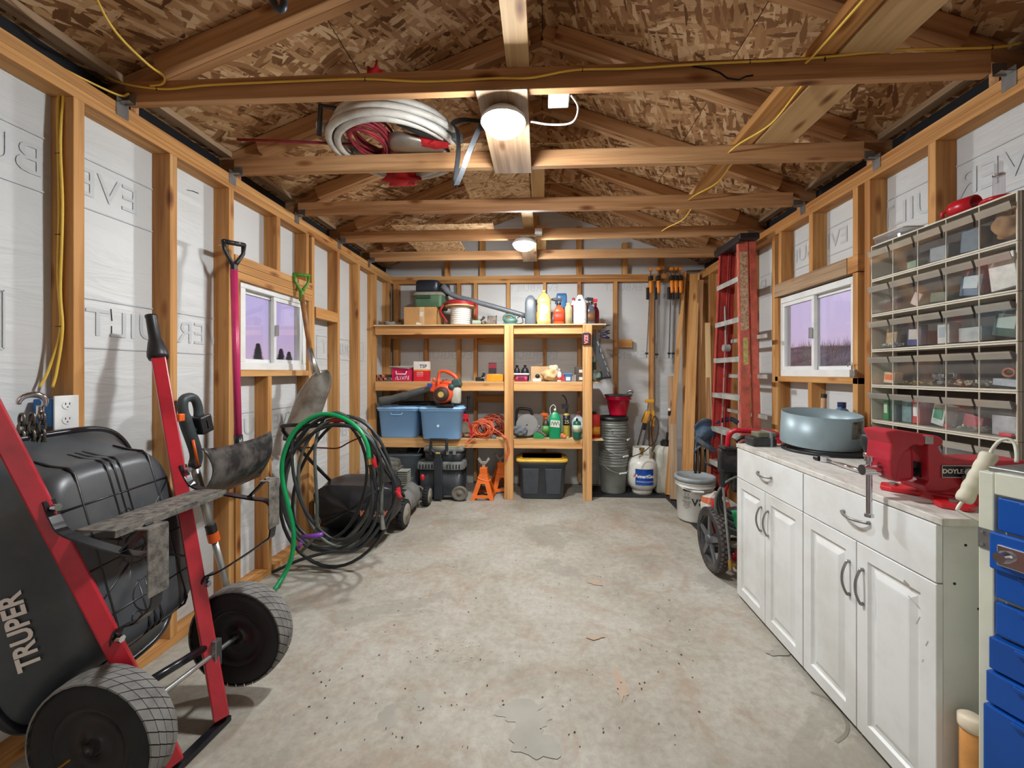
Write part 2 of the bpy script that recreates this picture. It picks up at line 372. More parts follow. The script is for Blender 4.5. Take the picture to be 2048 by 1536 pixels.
for sgn, nm, win, full in ((-1, 'wall_left', WIN_L, [(-.7, 0), (-.3, 0), (.25, 0), (.65, 0), (1.06, 0), (1.469, 0), (1.869, 0), (2.232, 0), (3.061, 0), (3.455, 0), (3.852, 0), (4.256, 0), (4.66, 0)]),
                           (1, 'wall_right', WIN_R, [(-.7, 0), (-.3, 0), (.25, 0), (.65, 0), (1.1, 0), (1.5, 0), (1.937, 0), (2.304, 0), (3.205, 0), (3.60, 0), (3.98, 0), (4.40, 0), (4.68, 0)])):
    w = pane_wall(sgn, win).build(nm, wrap); tag(w, kind='structure'); walls[sgn] = w
    xc = sgn*(WX+SH/2)
    for y, _ in full: stud(w, (xc, y, .04), (xc, y, ZP0))
    jl = [(2.285, .04, 1.823), (3.02, .04, 1.823)] if sgn < 0 else [(2.389, .04, 1.845), (3.163, .04, 1.845)]
    for y, a, c in jl: stud(w, (xc, y, a), (xc, y, c), name='jack_stud')
    if sgn < 0:
        for y in (2.648, 2.985): stud(w, (xc, y, 1.962), (xc, y, ZP0), name='cripple_stud')
        for y in (2.56,): stud(w, (xc, y, .04), (xc, y, 1.265), name='cripple_stud')
        for k in range(3): stud(w, (xc+.002*k, 2.255, 1.846+k*.0465), (xc+.002*k, 3.045, 1.846+k*.0465), .0455, SH, name='header')
        stud(w, (xc, 2.305, 1.285), (xc, 3.0, 1.285), .038, SH, name='window_sill')
    else:
        for y in (2.77, 3.12): stud(w, (xc, y, 1.944), (xc, y, ZP0), name='cripple_stud')
        stud(w, (xc, 2.389, 1.944), (xc, 2.389, ZP0), name='cripple_stud')
        for y in (2.78,): stud(w, (xc, y, .04), (xc, y, 1.224), name='cripple_stud')
        stud(w, (xc-.004, 2.45, 1.897), (xc-.004, 3.185, 1.897), .094, SH, name='header', m=dusty_w)
        stud(w, (xc, 2.37, 1.897), (xc, 2.449, 1.897), .094, SH, name='header')
        stud(w, (xc, 2.37, 1.243), (xc, 3.185, 1.243), .038, SH, name='window_sill')
    stud(w, (xc, YF, .02), (xc, WB+SH, .02), .04, SH, name='bottom_plate', m=dusty_w if sgn > 0 else None)
    for k in (0, 1): stud(w, (xc, YF, ZP0+.0207+k*.042), (xc, WB+SH, ZP0+.0207+k*.042), .0413, SH, name='top_plate')
    # faded mirrored print on the wrap
    xw = sgn*(WX+SH-.003)
    for (y, z, sz) in ((1.95, 1.49, .16), (.85, 1.47, .16), (1.4, 2.05, .16), (2.6, .95, .15), (3.7, 1.5, .15), (3.6, .75, .15)) if sgn < 0 else ((1.95, 2.1, .16), (.9, 2.1, .16), (2.9, 2.12, .14), (3.8, 2.0, .14)):
        fr = frame((xw, y, z), (0, -sgn, 0), (0, 0, 1))
        lettering('wrap_print', 'EVERBUILT', sz, wrap_ink, fr, w, flip=True)
        bb = B(); L = sz*2.9
        for a, c, d, e in ((0, sz*.62, L*2, .006), (0, -sz*.62, L*2, .006), (-L, 0, .006, sz*1.24), (L, 0, .006, sz*1.24)):
            bb.box(fr @ Vector((a, c, .0008)), (.0008, d, e))
        bb.build('wrap_print', wrap_ink, w)
# short block nailed beside the left window, blocks in the back wall
stud(walls[-1], (-1.76, 3.10, 1.755), (-1.76, 3.44, 1.755), .085, .04, name='blocking')
# back wall with gable
SLOPE = .372
def roofz(x): return 2.575+SLOPE*(1.716-abs(x))
bw = B(); yb = WB+SH+.012
bw.prism([(-WX-SH, 0), (WX+SH, 0), (WX+SH, ZP1), (2.1, ZP1), (2.1, roofz(2.1)), (0, roofz(0)), (-2.1, roofz(2.1)), (-2.1, ZP1), (-WX-SH, ZP1)], .024, Matrix.Translation((0, yb, 0)) @ Matrix.Rotation(PI/2, 4, 'X'))
bw.g = [p.copy() for p in bw.v]
wb = bw.build('wall_back', wrap); tag(wb, kind='structure')
for x in (-1.70, -1.349, -.963, -.769, -.388, .027, .424, .832, 1.238, 1.62): stud(wb, (x, WB+SH/2, .04), (x, WB+SH/2, ZP0), .038 if x > -1.6 else .06, SH, (0, 1, 0), m=None)
for x in (-1.1, -.69, -.065, .421, .94, 1.35): stud(wb, (x, WB+SH/2, ZP1), (x, WB+SH/2, roofz(x)-.1), .06, .06, (0, 1, 0), name='gable_stud')
stud(wb, (-WX, WB+SH/2, .02), (WX, WB+SH/2, .02), .04, SH, name='bottom_plate', m=dusty_w)
for k in (0, 1): stud(wb, (-WX, WB+SH/2, ZP0+.0207+k*.042), (WX, WB+SH/2, ZP0+.0207+k*.042), SH, .0413, (0, 0, 1), name='top_plate')
for x0, x1, z in ((-.75, -.407, 1.66), (-.75, -.407, .99), (.85, 1.02, 1.62)): stud(wb, (x0, WB+.03, z), (x1, WB+.03, z), .038, .09, (0, 0, 1), name='blocking')
for (x, z, sz) in ((-1.15, 1.49, .14), (-.15, 1.49, .14), (.85, 1.49, .14), (-1.2, 2.27, .12), (-.1, 2.27, .12), (1.0, 2.27, .12)):
    fr = frame((x, WB+SH-.003, z), (1, 0, 0), (0, 0, 1)); lettering('wrap_print', 'EVERBUILT', sz, wrap_ink, fr, wb, flip=True)
# front wall with the open double doorway the picture is taken from
fw = B()
for (a, c, e, g) in ((-WX-SH, -1.35, 0, ZP1), (1.35, WX+SH, 0, ZP1), (-1.35, 1.35, 2.12, ZP1)): fw.box(((a+c)/2, YF-.03, (e+g)/2), (c-a, .06, g-e))
fw.prism([(-2.1, ZP1), (2.1, ZP1), (2.1, roofz(2.1)), (0, roofz(0)), (-2.1, roofz(2.1))], .06, Matrix.Translation((0, YF-.03, 0)) @ Matrix.Rotation(PI/2, 4, 'X'))
fwo = fw.build('wall_front', wrap); tag(fwo, kind='structure')
# roof deck: OSB sheets with visible seams
XE = 2.13
for sgn, nm in ((-1, 'ceiling'), (1, 'ceiling')):
    rb = B(); n = Vector((SLOPE*sgn, 0, 1)).normalized(); d = Vector((sgn, 0, -SLOPE)).normalized()
    L = XE/d.x*sgn if sgn > 0 else XE/(-d.x); L = abs(XE/d.x)
    y = YF
    seams = [0, .39, .78, 1.17, 1.56, 1.95, 2.4]
    for k, (a, c) in enumerate(((0, 1.02), (1.02, L))):
        ys = [YF-.1, YF+.9+k*.6, YF+3.34+k*.6, WB+.35]
        for i in range(3):
            w_ = ys[i+1]-ys[i]-.004; p = Vector((0, 0, roofz(0)+.002))+d*((a+c)/2)+n*.007; p.y = (ys[i]+ys[i+1])/2
            M = Matrix((Vector((0, 1, 0)), d if sgn > 0 else -d, n)).transposed()
            if M.determinant() < 0: M = Matrix((Vector((0, 1, 0)), -(d if sgn > 0 else -d), n)).transposed()
            rb.box(p, (w_, (c-a)-.004, .014), M)
    r = rb.build(nm, osb_m); tag(r, kind='structure')
    fb_ = B(); p = Vector((0, 0, roofz(0)+.002))+d*(L/2)+n*.022; p.y = (YF+WB)/2+.12; fb_.box(p, (WB-YF+.5, L+.14, .012), M); fb_.build('seam_backing', dark_gap, r)  # dark backing added to keep sky from showing through the deck seams
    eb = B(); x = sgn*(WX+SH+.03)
    eb.box((x, (YF+WB)/2+.1, 2.455), (.02, WB-YF+.3, .12)); eb.build('eave_shade_panel', dark_gap, r)  # dark panel stands in for the unlit gap under the open eave
    eb = B(); eb.bar((sgn*1.80, YF, 2.536), (sgn*1.80, WB+.2, 2.536), .05, .03, (0, 0, 1)); eb.build('eave_board', dusty_w, r)
    eb = B(); eb.box((sgn*2.0, (YF+WB)/2+.1, 2.46), (.02, WB-YF+.5, .3)); eb.build('fascia', truss_w, r)
# ------------------------------------------------------------------ windows
glass = clear('window_glass', (.95, .95, 1), .01, .0, .35)
def window(name, sgn, win, split, far_sash_out):
    y0, y1, z0, z1 = win; x = sgn*(WX+.055); t = struct(name)
    fb = B(); fw_ = .042
    for (a, c, e, g) in ((y0, y1, z0, z0+fw_*1.1), (y0, y1, z1-fw_, z1), (y0, y0+fw_, z0+fw_*1.1, z1-fw_), (y1-fw_, y1, z0+fw_*1.1, z1-fw_)):
        fb.box((x, (a+c)/2, (e+g)/2), (.07, c-a, g-e))
    fb.build('window_frame', white_p, t, bevel=.004)
    def sash(a, c, xo, s):
        sb = B(); k = s
        e, g = z0+fw_*1.1, z1-fw_
        for (p, q, r_, w_) in ((a, c, e, e+k), (a, c, g-k, g), (a, a+k, e+k, g-k), (c-k, c, e+k, g-k)): sb.box((x+xo, (p+q)/2, (r_+w_)/2), (.022, q-p, w_-r_))
        o = sb.build('sash', white_p, t, bevel=.002)
        gb = B(); gb.box((x+xo, (a+c)/2, (e+g)/2), (.004, c-a-2*k, g-e-2*k)); gb.build('pane', glass, o)
    sash(y0+fw_, split+.018, sgn*.012, .022); sash(split-.018, y1-fw_, -sgn*.016, .026)
    lb = B(); lb.box((x-sgn*.04, split-.005, (z0+z1)/2), (.018, .014, .07)); lb.build('latch', steel, t, bevel=.002)
window('window_1', -1, WIN_L, 2.66, True)
window('window_2', 1, WIN_R, 2.80, True)
# ------------------------------------------------------------------ roof trusses
CH0, CH1 = 2.41, 2.498
TY = [1.65+.61*k for k in range(-4, 5)]
names = {1.65: 'roof truss nearest the camera, yellow cable stapled along its bottom chord', 2.26: 'roof truss second from the camera, white pipe coil resting on its left half',
         2.87: 'third roof truss back, between the white pipe coil and the small strand board sheets', 3.48: 'fourth roof truss back, just behind the farther globe lamp', 4.09: 'fifth roof truss back, last chord before the shelving'}
for y in TY:
    y = round(y, 2)
    if y < .9: continue
    lab = names.get(y, {1.04: 'roof truss above the top edge of the picture, rafters just in view'}.get(y, 'roof truss overhead near the doorway'))
    t = thing('roof_truss', lab, 'roof truss', (0, y, CH0), group='roof trusses')
    b = B(); b.bar((-WX+.005, y, (CH0+CH1)/2), (1.68, y, (CH0+CH1)/2), .038, CH1-CH0, (0, 0, 1)); b.build('bottom_chord', truss_w, t, bevel=.003)
    for sg in (-1, 1):
        d = Vector((sg, 0, -SLOPE)).normalized(); n = Vector((SLOPE*sg, 0, 1)).normalized()
        top = Vector((0, 0, roofz(0)))
        b = B(); a = top+d*.02-n*.045; a.y = y+.039; e = top+d*(2.1/d.x*sg)-n*.045; e.y = y+.039
        b.bar(a, e, .038, .088, n); b.build('rafter', truss_w, t, bevel=.003)
        if y > .9:
            b = B(); a = top+d*.1-n*.046; a.y = y; e = top+d*(1.62/abs(d.x))-n*.046; e.y = y; b.bar(a, e, .038, .086, n); b.build('sister_rafter', truss_w, t, bevel=.003)
        # heel block and metal tie
        b = B(); b.box((sg*(WX+.05), y+.039, 2.445), (.085, .036, .085)); b.build('heel_block', truss_w, t)
        b = B(); x = sg*(WX-.035); b.box((sg*(WX-.002), y-.022, 2.385), (.003, .05, .075)); b.box((x, y-.0205, 2.42), (.05, .0025, .05)); b.box((sg*(WX-.025), y-.03, 2.402), (.05, .03, .003)); b.build('metal_tie', steel, t)
    b = B(); b.prism([(-.42, roofz(.42)-.1), (-.42, roofz(.42)-.02), (0, roofz(0)-.02), (.42, roofz(.42)-.02), (.42, roofz(.42)-.1), (.2, roofz(0)-.3), (-.2, roofz(0)-.3)], .011, Matrix.Translation((0, y+.064, 0)) @ Matrix.Rotation(PI/2, 4, 'X')); b.build('gusset', osb_m, t)
# ------------------------------------------------------------------ outside seen through the windows
ground = B(); ground.box((0, 20, -.25), (240, 240, .2)); ground.g = [p.copy() for p in ground.v]
gm, t_, b_ = base('dry_grass_ground', .9); n_ = noise(t_, gr(t_), 1.5, 8); r_ = ramp(t_, [(.3, srgb(96, 84, 76)), (.7, srgb(150, 134, 116))]); t_.links.new(n_, r_.inputs[0]); t_.links.new(r_.outputs[0], b_.inputs['Base Color'])
tag(ground.build('ground', gm), kind='structure')
hb = B(); rnd = random.Random(5)
def berm(u, v): return Vector((5.5+7*v, 1+17*u, -.2+2.3*math.sin(min(1, v*1.6)*PI/2)+.12*math.sin(u*23)+.08*math.sin(u*51+v*9)))
hb.grid(berm, 60, 12); hb = hb.build('grassy_bank', gm); tag(hb, kind='structure')
brush_m = plain('dry_brush', (150, 112, 100), .9, var=.3)
bb = B()
for i in range(5200):
    u, v = rnd.random(), rnd.random()**.7; p = berm(u, v); h = rnd.uniform(.12, .42); a = rnd.uniform(0, 6.28); w = .006
    tip = p+Vector((rnd.uniform(-.12, .12), rnd.uniform(-.12, .12), h)); s_ = Vector((math.cos(a), math.sin(a), 0))*w
    bb.add([p-s_, p+s_, tip], [(0, 1, 2)])
tag(bb.build('dry_brush', brush_m), 'dry reddish brush covering the bank outside the right window', 'brush', kind='stuff')
tree_m = plain('conifer_needles', (52, 62, 62), .9, var=.3); bark = plain('bark', (60, 48, 40), .9)
for i, (u, top, dist, wd_) in enumerate([(503, 722, 30, .8), (516, 686, 34, .9), (548, 706, 38, 1.0), (562, 697, 42, 1.1), (578, 703, 47, 1.2), (595, 710, 52, 1.3), (488, 728, 57, 1.5), (530, 730, 62, 1.7)]):
    p = at(u, 745, x=None, y=dist); base_ = Vector((p.x, p.y, -.15)); zt = EYE+(CV-top)/FPX*dist*1.02
    T = thing('conifer_tree', ['dark conifer second from the left beyond the left window, low crown', 'tallest dark conifer beyond the left window', 'dark conifer just right of the window divider, beyond the left window', 'dark bushy conifer beyond the right sash of the left window, tallest there', 'dark conifer beyond the right sash, middle of the row', 'dark conifer farthest right beyond the left window', 'low dark conifer farthest left beyond the left window', 'low broad conifer hidden mostly by the window divider'][i], 'tree', base_, group='conifers beyond the left window')
    b = B(); b.cyl(base_, (base_.x, base_.y, zt*.8), .12, .03, 8); b.build('trunk', bark, T)
    b = B(); r2 = random.Random(i)
    for k in range(1900):
        q = r2.random()**.75; z = .4+(zt-.4)*q; rad = wd_*.75*(1-q)**.8*r2.choice([.25, .5, .75, 1, 1.15])+.04; a = r2.uniform(0, 6.28)
        c = base_+Vector((math.cos(a)*rad*.6, math.sin(a)*rad*.6, z+.15)); l = .16+.22*(1-q)
        d1 = Vector((math.cos(a), math.sin(a), -.25))*l; d2 = Vector((-math.sin(a), math.cos(a), 0))*l*.45
        b.add([c-d2, c+d1, c+d2, c+Vector((0, 0, .12*l))], [(0, 1, 3), (1, 2, 3), (0, 3, 2)])
    b.build('foliage', tree_m, T)

chips = B(); rnd = random.Random(12)
for i in range(420):
    u_, v_ = rnd.choice([(640, 1150), (700, 1165), (740, 1160), (690, 1080), (840, 1075), (930, 1040), (1340, 1090), (1100, 1120), (900, 1300)]); p = at(u_+rnd.gauss(0, 55), v_+rnd.gauss(0, 16), z=.003)
    if abs(p.x) < 1.1 and p.y < 4.1: chips.box(p, (rnd.uniform(.002, .009), rnd.uniform(.002, .006), .0015), Matrix.Rotation(rnd.uniform(0, 3), 3, 'Z'))
chips.m = 1
for i in range(160):
    p = V_ = at(rnd.uniform(560, 1400), rnd.uniform(1010, 1500), z=.003)
    if abs(p.x) < 1.05 and p.y < 4.1: chips.box(p, (rnd.uniform(.002, .008), rnd.uniform(.002, .005), .0015), Matrix.Rotation(rnd.uniform(0, 3), 3, 'Z'))
tag(chips.build('floor_debris', [plain('wood_chip', (206, 194, 172), .8), plain('dark_crumb', (70, 62, 54), .9)]), 'pale wood chips and dark crumbs scattered over the concrete floor', 'debris', kind='stuff')
stamp = plain('board_stamp', (70, 64, 58), .8)
cl = bpy.data.objects['ceiling.001']
for (txt, y, sz) in (('0720', 1.98, .075), ('APA', 1.86, .06)):
    dd = Vector((1, 0, -SLOPE)).normalized(); nn = Vector((SLOPE, 0, 1)).normalized(); o_ = Vector((0, y, roofz(0)-.004))+dd*.10
    lettering('board_stamp', txt, sz, stamp, frame(o_, dd, Vector((0, 1, 0)).cross(Vector((0, 0, 0))) if False else (0, 1, 0)), cl)

b = B(); y_ = 1.6295
cr = [at(u, v, y=y_) for u, v in ((1385, 133), (1420, 138), (1440, 146), (1455, 157), (1478, 160), (1492, 153), (1506, 151))]
b.tube(cr, .004, flat=(.004, .006, (0, 1, 0))); tb0 = [o for o in bpy.data.objects if o.name.startswith('roof_truss') and abs(o.location.y-1.65) < .01][0]
b.build('dark_split', plain('split_black', (22, 18, 16), .9), tb0)
for pts in ([(374, 380), (384, 382), (396, 387)], [(222, 618), (223, 634), (224, 642)], [(223, 652), (223, 668)]):
    b = B(); b.tube([at(u, v, x=-WX-SH+.0015) for u, v in pts], .002, flat=(.002, .004 if len(pts) < 3 or pts[0][0] < 300 else .012, (1, 0, 0))); b.build('tear', plain('tear_dark', (66, 64, 62), .9), walls[-1])

damp = plain('damp_stain', (158, 154, 142), .6, var=.06, scale=6); damp2 = plain('rusty_scuff', (172, 152, 132), .7, var=.06)
rnd = random.Random(33)
for q_, (u, v, rx, ry, m_) in enumerate(((775, 1432, .036, .05, damp), (845, 1398, .035, .04, damp), (1045, 1425, .11, .05, damp), (1065, 1480, .085, .07, damp), (1240, 1368, .02, .10, damp2), (1190, 1165, .05, .03, damp2), (1560, 1305, .06, .025, damp), (1190, 1275, .04, .02, damp2))):
    c = at(u, v, z=.0008); b = B(); n = 40; ph = [rnd.uniform(0, 6.3) for _ in range(4)]
    pts = []
    for i in range(n):
        a = 2*PI*i/n; k = 1+.22*math.sin(2*a+ph[0])+.16*math.sin(3*a+ph[1])+.10*math.sin(7*a+ph[2])+.06*math.sin(11*a+ph[3]); pts.append((c.x+rx*k*math.cos(a), c.y+ry*k*math.sin(a), .0006+.0005*q_))
    b.add(pts, [tuple(range(n))]); b.build('floor_stain', m_, fl)
b = B(); b.tube(spline([at(1622, 1384, z=.0008), at(1655, 1398, z=.0008), at(1682, 1422, z=.0008), at(1695, 1450, z=.0008), at(1690, 1470, z=.0008), at(1672, 1484, z=.0008)], 6), .002, flat=(.011, .002, (0, 0, 1))); b.build('floor_stain', plain('dark_scuff', (136, 130, 118), .7), fl)
# ================================================================== lamps and what lies on the trusses
lamp_m = bpy.data.materials.new('lit_globe'); lamp_m.use_nodes = True; t_ = lamp_m.node_tree; t_.nodes.clear()
e_ = N(t_, 'ShaderNodeEmission', inp={1: LAMP_STRENGTH}); e_.inputs[0].default_value = (.95, .98, 1, 1); o_ = N(t_, 'ShaderNodeOutputMaterial'); t_.links.new(e_.outputs[0], o_.inputs[0])
def ceiling_lamp(x, y, label):
    T = thing('ceiling_lamp', label, 'ceiling lamp', (x, y, 2.395), group='globe ceiling lamps')
    b = B(); b.lathe([(0, 0), (.05, 0), (.075, -.008), (.094, -.028), (.096, -.044), (.0925, -.044), (.0905, -.030), (0, -.030)], (x, y, 2.395), 32); b.build('lamp_base', white_p, T)  # skirt shaped to keep the globe's light off the plank above
    b = B(); b.lathe([(0, -.098)]+[(.09*math.sin(a), -.037-.061*math.cos(a)) for a in [.12*i for i in range(1, 13)]]+[(.09, -.037), (0, -.037)], (x, y, 2.395), 36); b.build('globe', lamp_m, T)
    return T
ceiling_lamp(-.165, 1.75, 'bright white globe lamp under the plank before the second truss, the nearer lamp')
ceiling_lamp(-.15, 3.42, 'bright white globe lamp farther back near the shelving')
def board(name, label, cat, p0, p1, w, h, m, group=None, up=(0, 0, 1)):
    b = B(); b.bar(p0, p1, w, h, up); o = b.build(name, m, bevel=.002); return tag(o, label, cat, group)
board('lamp_plank', 'wide flat plank under the first two chords carrying the near globe lamp', 'plank', (-.16, 1.61, 2.4025), (-.16, 2.29, 2.4025), .205, .013, dusty_w)
board('lamp_plank', 'short flat plank under the rear chords carrying the farther globe lamp', 'plank', (-.12, 3.36, 2.4025), (-.12, 4.12, 2.4025), .14, .013, dusty_w)
board('plank', 'wide pale plank lying across the chords above the cabinets', 'plank', (1.222, .3, 2.5085), (1.222, 2.30, 2.5085), .195, .02, pale_w, 'planks stored on the chords')
board('plank', 'narrow amber two by four beside the wide pale plank on the chords', 'plank', (1.065, .3, 2.5175), (1.065, 3.2, 2.5175), .089, .038, stud_w, 'planks stored on the chords')
def sheet(x0, x1, y0, y1, z, label, m=osb_l):
    b = B(); b.box(((x0+x1)/2, (y0+y1)/2, z), (x1-x0, y1-y0, .011)); return tag(b.build('strand_board_sheet', m), label, 'board', 'loose strand board sheets on the chords')
sheet(-.50, -.08, 2.18, 2.62, 2.504, 'strand board sheet lying across the second chord left of the near lamp, front one')
sheet(-.50, -.08, 2.625, 2.95, 2.504, 'strand board sheet lying just behind the front one, reaching the third chord')
sheet(-1.24, -.40, 3.33, 3.60, 2.504, 'pale strand board sheet on the left of the fourth chord')
sheet(-1.24, -.76, 3.605, 4.13, 2.504, 'pale strand board sheet on the left between the fourth and fifth chords')
board('brace_board', 'flat pale two by four on the chords at the top centre of the picture', 'brace', (-.096, .5, 2.5175), (-.096, 1.665, 2.5175), .089, .038, pale_w, 'flat brace boards along the chords')
board('brace_board', 'flat pale two by four between the second and third chords', 'brace', (-.028, 2.285, 2.5175), (-.028, 2.86, 2.5175), .086, .038, pale_w, 'flat brace boards along the chords')
board('brace_board', 'flat pale two by four between the third and fourth chords', 'brace', (-.115, 2.865, 2.5175), (-.115, 3.49, 2.5175), .086, .038, pale_w, 'flat brace boards along the chords')
board('brace_board', 'flat pale two by four behind the farther lamp between the rear chords', 'brace', (-.005, 3.50, 2.5175), (-.005, 4.12, 2.5175), .086, .038, pale_w, 'flat brace boards along the chords')
b = B(); b.tube(spline([at(530, -30, y=1.25), at(545, 0, y=1.25), at(556, 18, y=1.25), at(568, 10, y=1.25), at(560, -30, y=1.27)], 5), .011, 8); tag(b.build('bungee_hook', plain('blue_black_rubber', (36, 48, 58), .4)), 'dark rubber hook hanging from the roof at the top edge, left of centre', 'hook')
# white pipe coil lying flat
T = thing('pipe_coil', 'coil of thick white flexible pipe lying on the left side of the chords', 'pipe coil', (-.80, 2.24, 2.5))
b = B()
for k, (r, z) in enumerate([(.335, 2.52), (.295, 2.52), (.335, 2.556), (.30, 2.556), (.315, 2.592)]):
    b.tube([(-.80+r*math.cos(a)+.01*math.sin(3*a+k), 2.24+r*math.sin(a)*.98, z+.004*math.sin(2*a+k)) for a in [2*PI*i/56 for i in range(56)]], .018, 10, closed=True)
b.build('pipe', plain('pipe_white', (206, 204, 196), .45), T)
b = B(); b.tube([(-1.13, 2.12, 2.6), (-1.15, 2.08, 2.57), (-1.13, 2.05, 2.53)], .018, 10); b.build('pipe_end', white_p, T)
gray_t = plain('grey_tape', (120, 122, 124), .6)
b = B()
for a in (2.9, .7):
    c = Vector((-.80+.316*math.cos(a), 2.24+.31*math.sin(a), 2.556)); tdir = Vector((-math.sin(a), math.cos(a), 0)); rd = Vector((math.cos(a), math.sin(a), 0))
    b.tube([c+rd*.047*math.cos(q)+Vector((0, 0, 1))*.062*math.sin(q) for q in [2*PI*i/16 for i in range(16)]], .004, 6, closed=True, flat=(.003, .035, tdir))
b.build('tape', gray_t, T)
red_rope = plain('red_rope', (146, 34, 50), .7, var=.25)
b = B()
for k in range(9):
    r = .085+.008*(k % 5); b.tube([(-.93+r*math.cos(a)*.9+.004*k, 2.16+r*math.sin(a)*1.5, 2.512+.014*(k//2)+.006*math.sin(a*2+k)) for a in [2*PI*i/30 for i in range(30)]], .0075, 6, closed=True)
b.tube([(-1.62, 2.12, 2.53), (-1.3, 2.14, 2.52), (-1.0, 2.2, 2.53)], .007, 6)
tag(b.build('red_rope', red_rope), 'bundle of dark red rope lying inside the white pipe coil', 'rope')
T = thing('metal_pan', 'shallow dull metal pan lying inside the white pipe coil', 'pan', (-.68, 2.3, 2.5))
b = B(); M = Matrix.Rotation(.5, 3, 'Z')
b.lathe([(.0, .0), (.13, .0), (.17, .03), (.175, .03), (.135, -.003), (0, -.003)], (-.68, 2.24, 2.505), 24, M, sq=(1, .62, 3)); b.build('pan', plain('dull_tin', (160, 150, 140), .4, .7), T)
redbag = plain('red_cloth', (196, 30, 40), .8, var=.25)
def crumple(name, label, cat, c, s, m, seed, amp=.35, group=None, n=18):
    rr = random.Random(seed); ph = [(rr.uniform(0, 6), rr.uniform(2, 6), rr.uniform(0, 6), rr.uniform(2, 6)) for _ in range(5)]; c = Vector(c)
    def f(u, v):
        a = u*2*PI; e = (v-.5)*PI; k = 1+amp*sum(math.sin(p+q*a*round(1))*math.sin(r+w*e) for p, q, r, w in [(p, round(q), r, w) for p, q, r, w in ph])/2.2
        z = math.sin(e)*s[2]*(k if e > -.6 else 1)
        return c+Vector((math.cos(a)*math.cos(e)**.6*s[0]*k, math.sin(a)*math.cos(e)**.6*s[1]*k, z)) if math.cos(e) > 1e-6 else c+Vector((0, 0, math.sin(e)*s[2]))
    b = B(); b.grid(f, n*2, n, closed_u=True); return tag(b.build(name, m), label, cat, group)
crumple('cloth_bag', 'crumpled red cloth bag hanging behind the white pipe coil, highest one', 'bag', (-.80, 1.95, 2.66), (.045, .03, .09), redbag, 3)
crumple('cloth_bag', 'crumpled red cloth bag on the right inside the white pipe coil', 'bag', (-.56, 2.18, 2.53), (.09, .05, .035), redbag, 4)
crumple('cloth_bag', 'crumpled red bag hanging below the second chord beside the white pipe coil', 'bag', (-.86, 2.50, 2.49), (.10, .06, .045), redbag, 5)
T = thing('reciprocating_saw', 'dark grey power tool lying on the right inside the white pipe coil', 'power tool', (-.56, 2.06, 2.5))
b = B(); b.tube([(-.72, 2.02, 2.54), (-.62, 2.08, 2.53), (-.5, 2.16, 2.525)], [.02, .03, .022], 10); b.build('body', black_p, T, bevel=.003)
b = B(); b.box((-.47, 2.17, 2.53), (.09, .06, .045), Matrix.Rotation(.5, 3, 'Z')); b.build('battery', plain('tool_grey', (92, 94, 92), .5), T, bevel=.006)
T = thing('bar_bracket', 'dark metal bracket standing at the left edge of the white pipe coil', 'bracket', (-1.12, 2.1, 2.5))
b = B(); b.tube([(-1.14, 2.06, 2.5), (-1.10, 2.0, 2.62), (-1.02, 2.0, 2.60), (-.94, 2.02, 2.56)], .012, 8); b.build('bracket', black_m, T)
# black rubber strap hanging in a loop beside the near lamp
T = thing('rubber_strap', 'black rubber strap looped over the chord beside the near lamp', 'strap', (-.36, 2.0, 2.1))
pts = spline([at(962, 250, y=1.95), at(948, 280, y=1.93), at(934, 315, y=1.90), at(922, 348, y=1.90), at(910, 372, y=1.92), at(913, 340, y=1.98), at(917, 300, y=2.02), at(914, 262, y=2.05), at(905, 248, y=2.08), at(925, 240, y=2.1), at(960, 243, y=2.12)], 5)
b = B(); b.tube(pts, .004, flat=(.024, .005, (.7, -.7, .2))); b.build('strap', plain('black_rubber', (40, 42, 44), .25), T)
# junction box and its white lead
T = thing('junction_box', 'small white junction box with a curling lead beside the near lamp', 'electrical box', (.06, 1.75, 2.42))
b = B(); b.box((.07, 1.74, 2.452), (.09, .12, .03)); b.build('box', plain('box_grey_white', (190, 190, 186), .5), T, bevel=.004)
b = B(); b.tube(spline([(.12, 1.72, 2.44), (.15, 1.74, 2.40), (.13, 1.80, 2.375), (.04, 1.82, 2.38), (-.05, 1.81, 2.39)], 6), .004, 6); b.build('lead', white_p, T)
T = thing('junction_box', 'white junction box at the king post beside the farther lamp', 'electrical box', (-.03, 3.42, 2.42))
b = B(); b.box((-.03, 3.42, 2.45), (.06, .06, .05)); b.build('box', white_p, T, bevel=.004)
# yellow cables
def cable(name, label, pts, r=.0045, m=yellow_c, staples=()):
    T = thing(name, label, 'cable', pts[0]); b = B(); b.tube(spline(pts, 6), r, 6); b.build('cable', m, T)
    if staples:
        b = B()
        for p, dx in staples: b.box(p, dx)
        b.build('staple', black_m, T)
    return T
yc = 1.625
xs = [(208, 152), (250, 168), (330, 178), (420, 170), (600, 162), (730, 158), (850, 163), (990, 157), (1060, 156), (1150, 140), (1260, 137), (1400, 128), (1600, 118), (1800, 100), (1960, 96), (2010, 92), (2044, 85)]
cable('yellow_cable', 'yellow cable stapled along the front of the nearest chord', [at(u, v, y=yc) for u, v in xs], staples=[(at(u, v, y=yc-.002), (.003, .004, .016)) for u, v in ((313, 176), (730, 158), (1165, 139), (1500, 122), (1650, 118), (1985, 94))])
cable('yellow_cable', 'yellow cable dropping from the roof into the left end of the nearest chord', [at(185, -20, y=1.3), at(215, 40, y=1.35), at(250, 85, y=1.42), at(300, 132, y=1.5), at(328, 152, y=1.6), at(325, 168, y=1.62), at(300, 172, y=1.62)])
